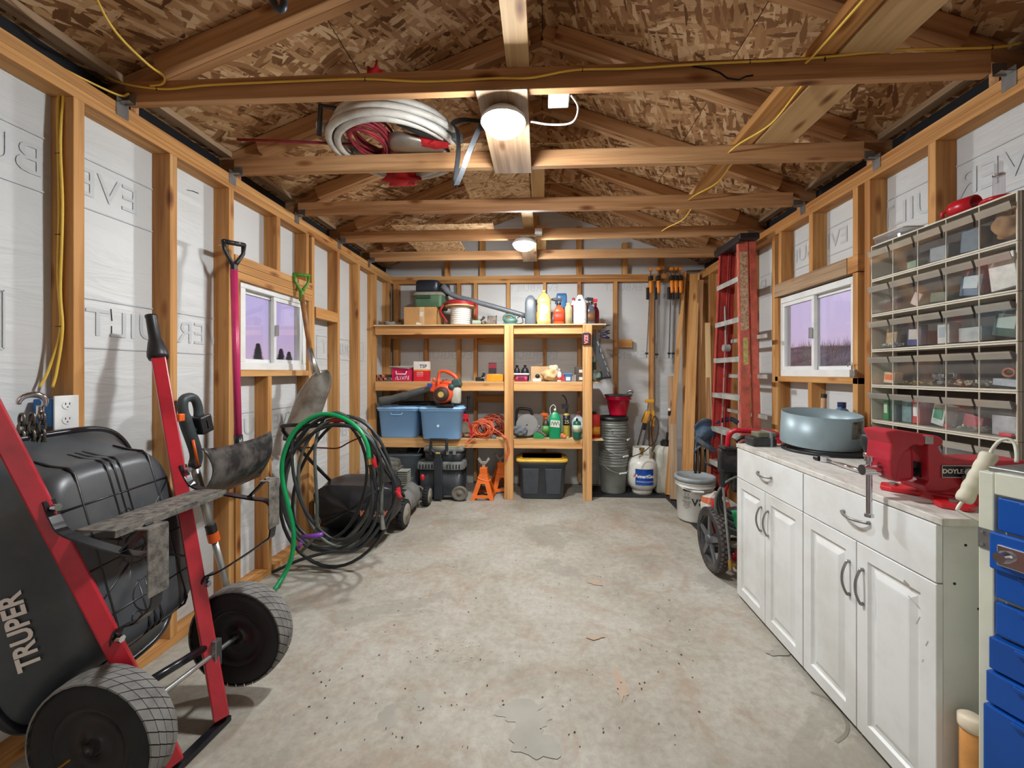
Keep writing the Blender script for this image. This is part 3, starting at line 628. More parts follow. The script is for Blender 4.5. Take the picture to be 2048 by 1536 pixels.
cable('yellow_cable', 'yellow cable running down the nearest left stud to the blue outlet box, rear strand', [(-1.80, 1.452, 2.40), (-1.79, 1.441, 2.2), (-1.785, 1.441, 1.9), (-1.79, 1.441, 1.65), (-1.78, 1.441, 1.45), (-1.80, 1.42, 1.30), (-1.81, 1.40, 1.235)], staples=[((-1.787, 1.438, 2.1), (.02, .004, .003)), ((-1.787, 1.438, 1.8), (.02, .004, .003)), ((-1.785, 1.438, 1.46), (.02, .004, .003))])
cable('yellow_cable', 'yellow cable running down the nearest left stud to the blue outlet box, front strand', [(-1.775, 1.452, 2.38), (-1.78, 1.441, 2.15), (-1.772, 1.441, 1.9), (-1.78, 1.441, 1.6), (-1.772, 1.441, 1.45), (-1.78, 1.43, 1.30), (-1.785, 1.42, 1.235)])
cable('yellow_cable', 'yellow cable lying on the left top plate towards the nearest chord', [(-1.80, .6, 2.41), (-1.79, 1.2, 2.41), (-1.79, 1.3, 2.408), (-1.77, 1.42, 2.41), (-1.735, 1.60, 2.425), (-1.70, 1.62, 2.44)])
cx_ = [(1.03, .5, 2.485), (1.03, 1.2, 2.485), (1.02, 1.55, 2.48), (1.0, 1.622, 2.465)]
cable('yellow_cable', 'yellow cable hanging under the narrow plank before the nearest chord', cx_)
for k, (y, lab) in enumerate(((1.65, 'yellow cable sagging between the first and second chords'), (2.26, 'yellow cable sagging between the second and third chords'), (2.87, 'yellow cable sagging between the third and fourth chords'))):
    x = .985
    cable('yellow_cable', lab, [(x+.09, y+.02, 2.49), (x+.10, y+.18, 2.485), (x+.09, y+.35, 2.46), (x+.02, y+.5, 2.455), (x, y+.588, 2.455)])
# ================================================================== along the left wall
red_paint = plain('red_paint', (186, 36, 50), .3, var=.14, spec=.6)
rubber = plain('tyre_rubber', (30, 30, 31), .8, var=.2); rubber_top = plain('dusty_tread', (122, 120, 116), .85, var=.18, scale=14)
tread_g = plain('tread_groove', (62, 61, 59), .9)
poly = plain('black_tray_plastic', (60, 65, 69), .36, var=.18, scale=4, dirt=(80, 82, 82))
brass = plain('brass', (190, 150, 84), .3, .9); orange_p = plain('orange_plastic', (232, 98, 22), .45); chain_m = plain('dark_chain', (112, 108, 100), .35, .8, var=.3)
black_s = plain('black_strap_steel', (30, 31, 36), .25, var=.2); stamped = plain('worn_stamped_steel', (120, 116, 108), .55, .2, var=.3, scale=30, dirt=(58, 56, 54), bmp=.5)
LB = Vector((-1.162, 1.44, .03)); base_w = LB
def wheel(T, c, r, w, name_m=None, groups=True):
    """pneumatic wheel, axis along y, at c; returns nothing, adds tyre > tread, rim > valve"""
    c = Vector(c); ax = Vector((.0, 1, 0)); M = Matrix.Rotation(-PI/2, 3, 'X')   # local z -> y
    k = w/2
    prof = [(.56*r, -k*.55), (.60*r, -k*.85), (.74*r, -k*1.0), (.88*r, -k*.96), (.955*r, -k*.78), (.985*r, -k*.45), (r, 0), (.985*r, k*.45), (.955*r, k*.78), (.88*r, k*.96), (.74*r, k), (.60*r, k*.85), (.56*r, k*.55)]
    b = B(); b.lathe(prof, c, 48, M, cap=False); ty = b.build('tyre', rubber, T)
    b = B(); b.m = 0
    n = 34
    # diamond blocks standing on the tread
    for i in range(n):
        for j, (z0, z1) in enumerate(((-.93, -.49), (-.455, -.015), (.015, .455), (.49, .93))):
            a = 2*PI*(i+(.5 if j % 2 else 0))/n; da = PI/n*1.0
            def pt(aa, zz, rr): 
                q = r*(1-.035*abs(zz)**3)*rr; return c+Vector((q*math.cos(aa), zz*k, q*math.sin(aa)))
            zc = (z0+z1)/2; sh = da*.25
            P = [(a-da*.9+sh*2, z0), (a+da*.9+sh*2, z0), (a+da*.9-sh*2, z1), (a-da*.9-sh*2, z1)]
            vs = [pt(x, z, .985) for x, z in P]+[pt(x, z, 1.016) for x, z in P]
            b.add(vs, [(4, 5, 6, 7), (0, 1, 5, 4), (1, 2, 6, 5), (2, 3, 7, 6), (3, 0, 4, 7)])
    b.build('tread', rubber_top, ty)
    b = B(); b.lathe([(.02, -k*.75), (.10*r, -k*.8), (.14*r, -k*.55), (.34*r, -k*.42), (.50*r, -k*.6), (.58*r, -k*.82), (.61*r, -k*.78), (.55*r, -k*.3), (.55*r, k*.3), (.61*r, k*.78), (.58*r, k*.82), (.5*r, k*.6), (.34*r, k*.42), (.14*r, k*.55), (.10*r, k*.8), (.02, k*.75)], c, 40, M)
    rm = b.build('rim', black_m, T)
    b = B(); b.cyl(c+Vector((-.40*r, -k*.45, -.24*r)), c+Vector((-.44*r, -k*1.0, -.26*r)), .006, .004, 8); b.build('valve', brass, rm)
T = thing('wheelbarrow', 'black-tray wheelbarrow with red handles and two wheels, stood on its nose', 'wheelbarrow', (-1.2, 1.35, 0))
HR0, HR1 = Vector((-1.165, 1.445, .035)), Vector((-1.615, 1.66, 1.36)); HL0, HL1 = Vector((-1.185, 1.275, .035)), Vector((-1.585, 1.045, 1.36))
def hr(z): return HR0.lerp(HR1, (z-.035)/1.325)
def hl(z): return HL0.lerp(HL1, (z-.035)/1.325)
for a, c in ((HR0, HR1), (HL0, HL1)):
    b = B(); b.bar(a, c, .046, .046, (.72, -.69, .2)); h = b.build('handle', red_paint, T, bevel=.004)
    d = (c-a).normalized(); b = B()
    b.lathe([(.032, -.015), (.036, 0), (.034, .02), (.026, .06), (.021, .08), (.0195, .17), (.0215, .178), (.0215, .185), (.0, .186)], c, 24, frame((0, 0, 0), d.orthogonal(), d.cross(d.orthogonal())).to_3x3())
    b.build('grip', black_p, h)
# nose guard and cross tubes
b = B(); b.bar(HR0+Vector((.0, .03, -.022)), HL0+Vector((.0, -.05, -.022)), .035, .02, (0, 0, 1)); b.build('nose_guard', black_s, T, bevel=.003)
b = B(); b.tube([hl(.30), hr(.27)], .014, 12); b.build('cross_tube', black_s, T)
AX0, AX1 = Vector((-1.265, 1.13, .235)), Vector((-1.205, 1.60, .245))
b = B(); b.cyl(AX0, AX1, .0085, n=12); b.build('axle', plain('zinc_rod', (190, 192, 190), .3, .8), T)
wheel(T, AX0+Vector((0, 0, 0)), .19, .088); wheel(T, AX1+Vector((0, .0, 0)), .19, .088)
for h, q in ((hl, .235), (hr, .245)):
    b = B(); p = h(q); b.box(p+Vector((.025, 0, .0)), (.02, .03, .10)); b.build('axle_bracket', steel, T, bevel=.002)
# tray
U = Vector((-.09, 1, .02)).normalized(); V = Vector((-.25, 0, 1)); V = (V-U*V.dot(U)).normalized(); Nn = U.cross(V); TC = Vector((-1.415, 1.365, .70)); MT = Matrix((U, V, Nn)).transposed()
su, sv = .205, .29
b = B(); b.lathe([(0, 0), (.5, .001), (.90, 0), (1.0, -.006), (1.07, -.03), (1.12, -.07), (1.22, -.12), (1.36, -.175), (1.46, -.195), (1.5, -.2)], TC, 72, MT, sq=(su, sv, 5)); 
tray = b.build('tray', poly, T, solid=.005)
b = B(); ring = []
for k in range(72):
    a = 2*PI*k/72; x, y = math.cos(a), math.sin(a); x = math.copysign(abs(x)**.4, x)*su; y = math.copysign(abs(y)**.4, y)*sv; ring.append(TC+MT@Vector((x*1.5, y*1.5, -.2)))
b.tube(ring, .0125, 10, closed=True); b.build('rim_tube', black_s, tray)
def on(u, v, n=0): return TC+MT@Vector((u*su, v*sv, n))
rib_m = plain('tray_rib', (24, 25, 27), .35)
def riblist():
    L = []
    for v in (.62, -.08, -.62): L.append([(-.95, v), (.95, v)])
    for u in (-.62, .68): L.append([(u, -.97), (u, .97)])
    for u in (-.12, .0, .12): L += [[(u, .97), (u, .28)], [(u, -.97), (u, -.42)]]
    L += [[(-.2, .1), (-.95, .34)], [(.2, .1), (.95, .6)], [(.2, -.2), (.95, -.5)], [(-.2, -.2), (-.9, -.5)]]
    return L
for pts in riblist():
    b = B(); pp = [on(u, v, .001) for u, v in pts]
    # carry the rib over the shoulder where it reaches the edge
    if abs(pts[0][1]) > .9: s_ = math.copysign(1, pts[0][1]); pp = [on(pts[0][0], s_*1.2, -.11), on(pts[0][0], s_*1.1, -.055), on(pts[0][0], s_*1.045, -.014)]+pp
    if abs(pts[-1][1]) > .9: s_ = math.copysign(1, pts[-1][1]); pp = pp+[on(pts[-1][0], s_*1.045, -.014), on(pts[-1][0], s_*1.1, -.055), on(pts[-1][0], s_*1.2, -.11)]
    b.tube(pp, .0045, 6); b.build('rib', rib_m, tray)
for (cu_, cv_, rr) in ((0, -.02, .035), (0, -.02, .062), (0, .36, .018), (-.02, -.62, .055), (-.3, -.8, .018)):
    b = B(); b.tube([on(cu_, cv_, .002)+MT@Vector((rr*math.cos(a), rr*math.sin(a), 0)) for a in [2*PI*i/28 for i in range(28)]], .003, 6, closed=True); b.build('ring_rib', rib_m, tray)
# name on the near side wall of the tray
pa, pb = on(-1.12, 0, -.07), on(-1.36, 0, -.175)
side = (pb-pa).normalized(); tx = (pa+pb)/2-V*.115+Vector((.004, -.006, 0)); fr = frame(tx, V, -side)
if fr.to_3x3().col[2].y > 0: fr = frame(tx, V, side)
lettering('lettering', 'TRUPER', .066, plain('pale_print', (232, 222, 214), .6), fr, tray, bold=.002, xs=.95)
# legs, foot plates and the stamped cross plate
for h, nm in ((hr, 0), (hl, 1)):
    A1, A2 = h(.90), h(.50); o = Vector((.03, -.0, 0)); yy = -.02 if nm else .01
    top = spline([A1+o+Vector((-.01, 0, .02)), A1+o+Vector((.012, 0, -.035)), A1+Vector((.09, yy*.3, -.075)), Vector((-1.16, A1.y+yy-.02, .795)), Vector((-1.085, A1.y+yy-.02, .785)), Vector((-1.062, A1.y+yy-.02, .755)), Vector((-1.062, A1.y+yy-.02, .66)), Vector((-1.09, A1.y+yy-.02, .625)), A2+Vector((.10, 0, .035)), A2+o+Vector((.012, 0, .012)), A2+o+Vector((-.008, 0, -.04))], 5)
    b = B(); b.tube(top, .01, flat=(.03, .006, (.25, 1, 0)) if False else (.006, .028, (.1, 1, 0))); lg = b.build('leg', black_s, T)
    y = A1.y+yy-.02
    b = B(); b.bar((-1.155, y, .80), (-1.08, y, .875), .024, .006, (0, 0, 1)); b.build('brace', black_s, lg)
    b = B(); b.box((-1.055, y, .775), (.004, .062, .185)); b.box((-1.075, y, .868), (.04, .062, .004)); b.build('foot_plate', stamped, lg, bevel=.001)
    for A in (A1+o+Vector((.006, 0, .0)), A2+o+Vector((.006, 0, -.02))):
        b = B(); b.cyl(A, A+Vector((.014, 0, 0)), .011, n=6); b.build('bolt', chrome, lg)
b = B(); b.box((-1.32, 1.37, .822), (.125, .43, .004)); b.box((-1.2575, 1.37, .812), (.004, .43, .022)); b.box((-1.3825, 1.37, .812), (.004, .43, .022)); xp = b.build('cross_plate', stamped, T, bevel=.001)
lettering('lettering', 'TRUPER', .07, plain('worn_edge', (150, 146, 138), .5, .3), frame((-1.32, 1.38, .8246), (0, 1, 0), (-1, 0, 0)), xp, depth=.0012)
# ---- outlet box on the first stud
T = thing('outlet_box', 'blue electrical box with a white double outlet on the nearest left stud', 'electrical outlet', (-1.77, 1.41, 1.09))
b = B(); b.box((-1.778, 1.415, 1.145), (.075, .062, .10)); b.build('box', plain('blue_box', (20, 106, 178), .45), T, bevel=.004)
b = B(); b.box((-1.7375, 1.425, 1.145), (.006, .078, .122)); pl = b.build('cover_plate', white_p, T, bevel=.002)
for z in (1.172, 1.118):
    b = B(); b.cyl((-1.736, 1.425, z), (-1.7325, 1.425, z), .0165, n=24); r = b.build('receptacle', white_p, pl)
    for dy, dz, s2 in ((-.006, .004, (.002, .0022, .008)), (.006, .004, (.002, .0022, .008)), (0, -.008, (.002, .004, .004))):
        b = B(); b.box((-1.7322, 1.425+dy, z+dz), s2); b.build('slot', black_m, r) if False else None
    b = B(); b.box((-1.7322, 1.4185, z+.004), (.0012, .0022, .008)); b.box((-1.7322, 1.4315, z+.004), (.0012, .0022, .008)); b.box((-1.7322, 1.425, z-.008), (.0012, .004, .004)); b.build('slots', black_m, pl)
b = B(); b.box((-1.785, 1.3835, 1.155), (.032, .001, .035)); b.build('sticker', white_p, T)
# ---- chain and shiny hook
T = thing('chain_with_hook', 'dark chain with a shiny forged hook hanging left of the blue outlet box', 'chain', (-1.70, 1.27, .92))
c = Vector((-1.70, 1.295, 1.19)); b = B()
b.tube([c+Vector((.2*0, .027*math.cos(a), .027*math.sin(a)))+Vector((.012*math.cos(a), 0, 0)) for a in [-.6+i*.28 for i in range(15)]], [.006+.005*math.sin(i/14*PI) for i in range(15)], 10); b.tube([c+Vector((0, .022, -.015)), c+Vector((0, .02, -.045)), c+Vector((0, .02, -.055))], [.009, .008, .012], 10)
b.build('hook', chrome, T)
b = B(); rr = random.Random(2)
for s_ in range(3):
    for k in range(9):
        p = c+Vector((.01*s_-.01, -.02+.02*s_, -.055-.028*k)); up_ = k % 2
        ux = Vector((0, 1, 0)) if up_ else Vector((1, 0, 0))
        b.tube([p+ux*(.0095*math.cos(a))+Vector((0, 0, 1))*(.020*math.sin(a)) for a in [2*PI*i/14 for i in range(14)]], .0042, 6, closed=True)
b.build('chain', chain_m, T)
# ---- magenta snow shovel hung on a nail
mag = plain('magenta_shaft', (196, 50, 104), .35, var=.08)
def dgrip(top, w, h, r, m, T, ux):
    """open D-shaped grip hanging from 'top' down; ux is the width direction"""
    top = Vector(top); ux = Vector(ux).normalized(); dz = Vector((0, 0, -1)); b = B()
    pts = [top+dz*h, top+dz*h*.72-ux*w*.22, top+dz*h*.4-ux*w*.46, top-ux*w*.5+dz*.01, top+ux*w*.5+dz*.0, top+dz*h*.4+ux*w*.46, top+dz*h*.72+ux*w*.22, top+dz*h]
    b.tube([pts[0], pts[1], pts[2], pts[3]], [r*1.1, r*.9, r*.8, r], 10); b.tube([pts[3], pts[4]], r*1.05, 10); b.tube([pts[4], pts[5], pts[6], pts[7]], [r, r*.8, r*.9, r*1.1], 10)
    b.ball(pts[3], r*1.05, n=10); b.ball(pts[4], r*1.05, n=10)
    b.cyl(top+dz*(h-.01), top+dz*(h+.06), r*1.35, r*1.45, 14); return b.build('d_grip', m, T)
T = thing('snow_shovel', 'snow shovel with a magenta shaft and black blade hanging on the left wall', 'shovel', (-1.62, 2.1, .72))
dgrip((-1.655, 2.14, 1.99), .105, .13, .012, black_p, T, (.35, .94, 0))
b = B(); b.tube([(-1.655, 2.14, 1.84), (-1.60, 2.10, .93)], .0175, 16); b.build('shaft', mag, T)
b = B(); b.tube([(-1.601, 2.10, .96), (-1.59, 2.10, .84)], .021, 16); b.build('ferrule', black_m, T)
def snow(u, v):
    y = 1.80+.56*u; e = (u-.5)*2; z = .675+.25*v+.02*v*abs(e)**3; x = -1.575-.06*u+.07*math.sin(v*PI*.9)+.012-.05*(1-v)+.02*abs(e)**2*0
    y += -.03*math.sin(v*PI)*math.copysign(1, e)*(abs(e)**8)
    return Vector((x, y, z))
b = B(); b.grid(snow, 32, 12); b.build('blade', plain('scuffed_black_blade', (40, 40, 42), .3, var=.3, scale=12, dirt=(96, 92, 88)), T, solid=.005)
nb = B(); nb.cyl((-1.74, 2.14, 1.975), (-1.62, 2.14, 1.985), .003, n=8); tag(nb.build('nail', steel), 'nail through the black grip of the magenta snow shovel', 'nail')
# ---- green-gripped scoop
T = thing('scoop_shovel', 'steel scoop shovel with a green grip and wooden shaft hanging by the left window', 'shovel', (-1.68, 2.84, .86))
dgrip((-1.70, 2.84, 1.985), .10, .13, .012, plain('green_grip', (86, 148, 42), .4), T, (.55, .83, 0))
b = B(); b.tube([(-1.70, 2.84, 1.84), (-1.645, 2.855, 1.44)], .0165, 14); b.build('shaft', plain('wooden_shaft', (176, 122, 72), .5, var=.2), T)
sc_m = plain('scoop_steel', (176, 172, 164), .32, .85, var=.2, scale=5, dirt=(110, 98, 84))
b = B(); b.tube([(-1.65, 2.854, 1.46), (-1.628, 2.86, 1.36), (-1.60, 2.86, 1.27)], [.019, .021, .03], 14); b.build('socket', sc_m, T)
def scoop(u, v):
    c = Vector((-1.59, 2.86, 1.30)).lerp(Vector((-1.69, 2.78, .865)), v); wd = Vector((.42, .9, .22)).normalized(); e = (u-.5)*2
    half = .05+.085*min(1, v*3.2)**.6 if v < .4 else .135-.0*v
    if v > .8: half *= 1-.12*((v-.8)/.2)**2
    return c+wd*e*half+Vector((-.75, .5, 0))*(-.05*(e*e)*(1-.5*v))+Vector((0, 0, -.035*(1-e*e)*(v > .75)*(v-.75)*4))
b = B(); b.grid(scoop, 20, 20); b.build('scoop', sc_m, T, solid=.003)
nb = B(); nb.cyl((-1.745, 2.84, 1.973), (-1.67, 2.84, 1.98), .003, n=8); tag(nb.build('nail', steel), 'nail through the green grip of the scoop shovel', 'nail')
# ---- cordless string trimmer
T = thing('string_trimmer', 'black and orange cordless string trimmer with grey pole behind the red handle', 'garden tool', (-1.66, 2.1, 0))
p0, p1 = Vector((-1.655, 2.14, .0)), Vector((-1.70, 1.93, .86)); gp = plain('grey_pole', (166, 168, 166), .3, .6)
b = B(); b.tube([p0, p0.lerp(p1, .5)], .015, 14); b.tube([p0.lerp(p1, .5), p1], .0185, 14); b.build('pole', gp, T)
b = B(); q = p0.lerp(p1, .52); d = (p1-p0).normalized(); b.cyl(q-d*.02, q+d*.03, .026, n=16); b.build('clamp', orange_p, T)
b = B(); b.cyl(q+d*.03, q+d*.07, .024, n=16); b.build('collar', black_p, T)
ht = Vector((-1.70, 1.90, .86))
A = at(392, 905, x=-1.69); Bp = at(372, 845, x=-1.69); Cp = at(365, 810, x=-1.69)
b = B(); b.tube(spline([p1-d*.03, A, Bp, Cp, at(372, 796, x=-1.69), at(388, 797, x=-1.69), at(396, 815, x=-1.69), at(396, 840, x=-1.69), at(390, 862, x=-1.69)], 5), [.027]*12+[.022]*12+[.02]*17, 12); b.build('body', plain('trimmer_body', (62, 70, 72), .45), T)
b = B(); b.box(at(361, 835, x=-1.672), (.02, .03, .035), Matrix.Rotation(.0, 3, 'Z')); b.build('switch', orange_p, T, bevel=.004)
b = B(); b.box(at(402, 848, x=-1.68), (.07, .07, .09), Matrix.Rotation(.25, 3, 'X')); bt = b.build('battery', black_p, T, bevel=.008)
b = B(); b.box(at(411, 849, x=-1.655), (.02, .012, .05), Matrix.Rotation(.25, 3, 'X')); b.build('battery_latch', orange_p, bt, bevel=.003)
b = B(); b.tube([at(386, 880, x=-1.665), at(391, 905, x=-1.66), at(396, 932, x=-1.66)], .006, 8); b.build('accent', orange_p, T)
# ---- hoses
green = plain('green_hose', (0, 150, 84), .35, var=.06); hose_b = plain('black_hose', (46, 50, 52), .45, var=.2); hose_g = plain('dusty_hose', (92, 98, 90), .55, var=.2)
T = thing('garden_hose', 'bright green garden hose with brass ends draped over the hose coil', 'hose', at(547, 1183, z=.02))
gpts = [at(547, 1183, z=.02), at(568, 1150, y=2.40), at(584, 1110, y=2.44), at(587, 1060, y=2.47), at(576, 1010, y=2.48), at(565, 960, y=2.49), at(566, 915, y=2.49), at(585, 868, y=2.50), at(615, 840, y=2.52), at(650, 828, y=2.53), at(690, 838, y=2.53), at(720, 862, y=2.52), at(735, 892, y=2.51), at(738, 918, y=2.50)]
b = B(); b.tube(spline(gpts, 6), .0135, 12); b.build('hose', green, T)
for a, c in ((gpts[0], gpts[0]-(gpts[1]-gpts[0]).normalized()*.035), (gpts[-1], gpts[-1]+(gpts[-1]-gpts[-2]).normalized()*.035)):
    c.z = max(c.z, .016); b = B(); b.cyl(a, c, .0145, n=12); b.build('brass_end', brass, T)
T = thing('hose_coil', 'big standing coil of black and dusty hose beside the mower bag', 'hose', at(680, 1137, z=0))
def loop(name, cu_, cv_, ru, rv, tilt, y, m, r=.0105, a0=0, a1=2*PI, dy=.05):
    closed = abs(a1-a0-2*PI) < .01; n = 44; pts = []
    for i in range(n if closed else n+1):
        a = a0+(a1-a0)*i/n; e, g = ru*math.cos(a)*(1+.03*math.sin(3*a+cu_)), rv*math.sin(a)
        u, v = cu_+e*math.cos(tilt)-g*math.sin(tilt), cv_+e*math.sin(tilt)+g*math.cos(tilt)
        p = at(u, v, y=y+dy*math.sin(a)); p.z = max(p.z, r+.001); pts.append(p)
    b = B(); b.tube(pts, r, 8, closed=closed); b.build(name, m, T)
for k, (cu_, cv_, ru, rv, tl, y, m) in enumerate([(673, 982, 113, 152, .10, 2.60, hose_b), (664, 975, 98, 128, .25, 2.57, hose_b), (660, 962, 88, 134, .15, 2.63, hose_g), (672, 968, 76, 138, .34, 2.66, hose_b), (650, 955, 82, 126, .06, 2.66, hose_b), (682, 966, 84, 128, -.05, 2.60, hose_g)]):
    loop('hose_loop', cu_, cv_, ru, rv, tl, y, m)
for pts, m in (([(601, 1105), (630, 1070), (634, 1010), (630, 900), (645, 842), (670, 825), (700, 835)], hose_g), ([(545, 1183), (600, 1120), (655, 1105), (720, 1095), (775, 1030), (793, 980), (775, 930), (748, 880), (710, 845)], hose_b), ([(735, 915), (755, 990), (748, 1050), (700, 1100), (640, 1098)], hose_b), ([(745, 920), (762, 960), (763, 1030)], hose_g), ([(705, 850), (600, 860), (585, 930), (610, 1020), (665, 1078), (720, 1065), (745, 1010), (742, 940)], hose_b)):
    pp = []
    for i, (u, v) in enumerate(pts):
        p = at(u, v, y=2.56+.02*math.sin(i*2)); p.z = max(p.z, .012); pp.append(p)
    b = B(); b.tube(spline(pp, 6), .0105, 8); b.build('hose_loop', m, T)
b = B(); e0 = at(763, 1022, y=2.56); e1 = at(766, 1058, y=2.56); b.cyl(e0, e1, .010, .016, 12)
for k in range(6): q = e0.lerp(e1, k/6); b.cyl(q, q+(e1-e0)*.06, .0145, n=12)
b.build('spring_end', steel, T)
for (u, v) in ((748, 925), (796, 985)):
    b = B(); b.cyl(at(u, v-9, y=2.54), at(u+2, v+8, y=2.54), .014, n=10); b.bar(at(u-4, v-4, y=2.52), at(u+6, v+10, y=2.52), .012, .012, (0, 1, 0)); b.build('red_coupling', plain('coupling_red', (200, 40, 50), .4), T)
b = B(); b.tube([at(603, 1074, y=2.52), at(630, 1072, y=2.52), at(645, 1069, y=2.52)], .014, 10); b.tube([at(603, 1085, y=2.5), at(597, 1095, y=2.5)], .012, 8); tag(b.build('hose_nozzle', plain('purple_plastic', (132, 70, 176), .3)), 'small purple hose nozzle lying under the hose coil', 'hose nozzle')
# ---- lawn mower
mw = plain('mower_grey', (128, 128, 124), .5, var=.15); mw_d = plain('mower_engine', (92, 90, 82), .6, var=.3, scale=25); beige_w = plain('beige_hub', (150, 146, 132), .7); bagm = plain('black_bag', (30, 31, 34), .36, var=.3, scale=3)
mred = plain('mower_red', (196, 30, 40), .4)
T = thing('lawn_mower', 'dusty walk-behind lawn mower with black rear bag by the shelving', 'lawn mower', (-1.25, 3.7, 0))
b = B(); b.lathe([(1.0, .09), (1.02, .14), (.97, .20), (.80, .245), (.35, .26), (0, .26)], (-1.26, 3.72, 0), 40, sq=(.27, .36, 3)); b.build('deck', mw, T, solid=.004)
for (x, y, r, nm) in ((-1.0, 3.44, .115, 0), (-.965, 4.02, .095, 1), (-1.53, 3.44, .115, 0), (-1.53, 4.02, .095, 1)):
    s_ = 1 if x > -1.3 else -1; M = Matrix.Rotation(PI/2, 3, 'Y')
    b = B(); b.lathe([(.55*r, -.025), (.9*r, -.028), (r, -.02), (r, .02), (.9*r, .028), (.55*r, .025)], (x, y, r), 32, M)
    for k in range(22):
        a = 2*PI*k/22; b.bar(Vector((x-.022, y+r*math.cos(a), r+r*math.sin(a))), Vector((x+.022, y+r*math.cos(a+.15), r+r*math.sin(a+.15))), .008, .008, (0, math.cos(a), math.sin(a)))
    w = b.build('wheel', rubber, T)
    b = B(); b.lathe([(0, -.02), (.72*r, -.031), (.80*r, -.02), (.80*r, .02), (.72*r, .031), (.25*r, .026), (.2*r, .034), (0, .034)], (x, y, r), 28, M); b.build('hub', beige_w, w)
b = B(); b.cyl((-1.26, 3.72, .25), (-1.26, 3.72, .33), .13, .12, 24); b.box((-1.24, 3.74, .38), (.20, .22, .10)); b.box((-1.15, 3.62, .40), (.10, .09, .12)); en = b.build('engine', mw_d, T, bevel=.012)
b = B(); b.lathe([(.12, 0), (.13, .02), (.12, .06), (.06, .08), (0, .082)], (-1.27, 3.76, .43), 28); b.build('blower_housing', mw_d, en)
b = B()
for k in range(7): b.box((-1.055, 3.62, .325+k*.018), (.085, .10, .009))
b.build('cooling_fins', plain('dusty_fins', (148, 150, 140), .6), en)
b = B(); b.box((-1.12, 3.85, .26), (.05, .30, .04)); b.box((-1.03, 3.46, .22), (.05, .10, .05)); b.build('height_adjuster', mw_d, T, bevel=.006)
b = B(); b.tube([(-1.03, 3.40, .22), (-1.05, 3.37, .27), (-1.06, 3.36, .32)], .014, 8); b.ball((-1.0, 3.98, .28), .022, (1, 1, 1.5), 10); b.build('lever', mred, T)
def bagf(u, v):
    a = u*2*PI; e = 1+.06*math.sin(3*a+v*4)+.04*math.sin(5*a-v*7)
    x = math.copysign(abs(math.cos(a))**.35, math.cos(a))*.275*e; z = math.copysign(abs(math.sin(a))**.4, math.sin(a))*.155*(1+.05*math.sin(9*v+a))
    k = 1 if 0 < v < 1 else .001
    y = 2.98+.38*v
    return Vector((-1.245+x*k*(.97 if v < .1 else 1), y+.015*math.sin(4*a)*(v < .5), .325+z*k-.03*(1-v)))
b = B(); b.grid(bagf, 48, 9, closed_u=True); bg_ = b.build('grass_bag', bagm, T)
fr = frame((-1.05, 2.955, .28), (1, 0, 0), (0, 0, 1)); lettering('lettering', 'KMOOK', .055, plain('bag_print', (224, 130, 96), .6), fr, bg_, bold=.002)
b = B(); b.bar((-1.26, 3.0, .09), (-1.26, 3.22, .16), .46, .006, (0, -.4, 1)); b.build('trailing_flap', bagm, T)
hb_ = spline([(-1.50, 3.45, .26), (-1.505, 3.1, .53), (-1.53, 2.72, .86), (-1.53, 2.66, .925), (-1.49, 2.63, .95), (-1.25, 2.62, .955), (-1.08, 2.63, .95), (-1.03, 2.66, .925), (-1.01, 2.72, .86), (-1.0, 3.1, .53), (-1.0, 3.45, .26)], 6)
b = B(); b.tube(hb_, .0125, 10); hd = b.build('handle', black_m, T)
b = B(); b.tube(spline([(-1.52, 2.74, .86), (-1.5, 2.73, .80), (-1.3, 2.73, .79), (-1.2, 2.73, .79), (-1.12, 2.72, .83), (-1.03, 2.70, .87)], 5), .005, 8); b.build('control_bar', plain('red_brown_wire', (110, 50, 46), .5), hd)
b = B(); b.tube(spline([(-1.22, 2.615, .985), (-1.10, 2.61, .99), (-1.04, 2.62, .965), (-1.03, 2.64, .92)], 5), [.007, .010, .013, .015, .016, .016, .015, .015, .014, .013, .012, .012, .011, .01, .01, .01], 10); b.build('throttle_grip', mred, hd)

T = bpy.data.objects['lawn_mower']; T.location.x -= .15; T.location.y -= .06

crumple('paper_scrap', 'crumpled white paper scrap on the floor under the wheelbarrow tray', 'paper', at(95, 1518, z=.03)+Vector((.12, 0, .0)), (.05, .04, .025), plain('scrap_white', (214, 210, 204), .8), 77, .35)
# ================================================================== the shelving on the back wall
ZT, ZM, ZL = 1.782, 1.198, .611
T = thing('wooden_shelving', 'three-tier shelving of pale two by fours across the back wall', 'shelving', (-.6, 4.45, 0))
for nm, x in (('post', -.338), ('post', .455)):
    b = B(); b.bar((x, 4.20, 0), (x, 4.20, ZT-.014), .038, .092, (1, 0, 0)); b.build(nm, shelf_w, T, bevel=.003)
    b = B(); b.bar((x, 4.68, 0), (x, 4.68, ZT-.014), .038, .089, (1, 0, 0)); b.build('rear_post', shelf_w, T, bevel=.003) if False else None
for z, ov, x1 in ((ZT, .04, .64), (ZM, .0, .60), (ZL, .0, .62)):
    b = B(); b.box(((-1.738+x1)/2, (4.222-ov+4.705)/2, z-.007), (x1+1.738, 4.705-4.222+ov, .0135)); b.build('deck', pale_w, T)
    for (a, c) in ((-1.738, -.386), (-.29, .408)):
        b = B(); b.bar((a, 4.2385, z-.0565), (c, 4.2385, z-.0565), .038, .083, (0, 0, 1)); b.build('front_rail', shelf_w, T, bevel=.003)
    for x in (-1.1, -.70, .15, .45):
        b = B(); b.bar((x, 4.26, z-.04), (x, 4.70, z-.04), .038, .05, (0, 0, 1)); b.build('cross_brace', shelf_w, T)
    b = B(); b.bar((-1.738, 4.69, z-.06), (x1-.03, 4.69, z-.06), .03, .083, (0, 0, 1)); b.build('back_rail', shelf_w, T)
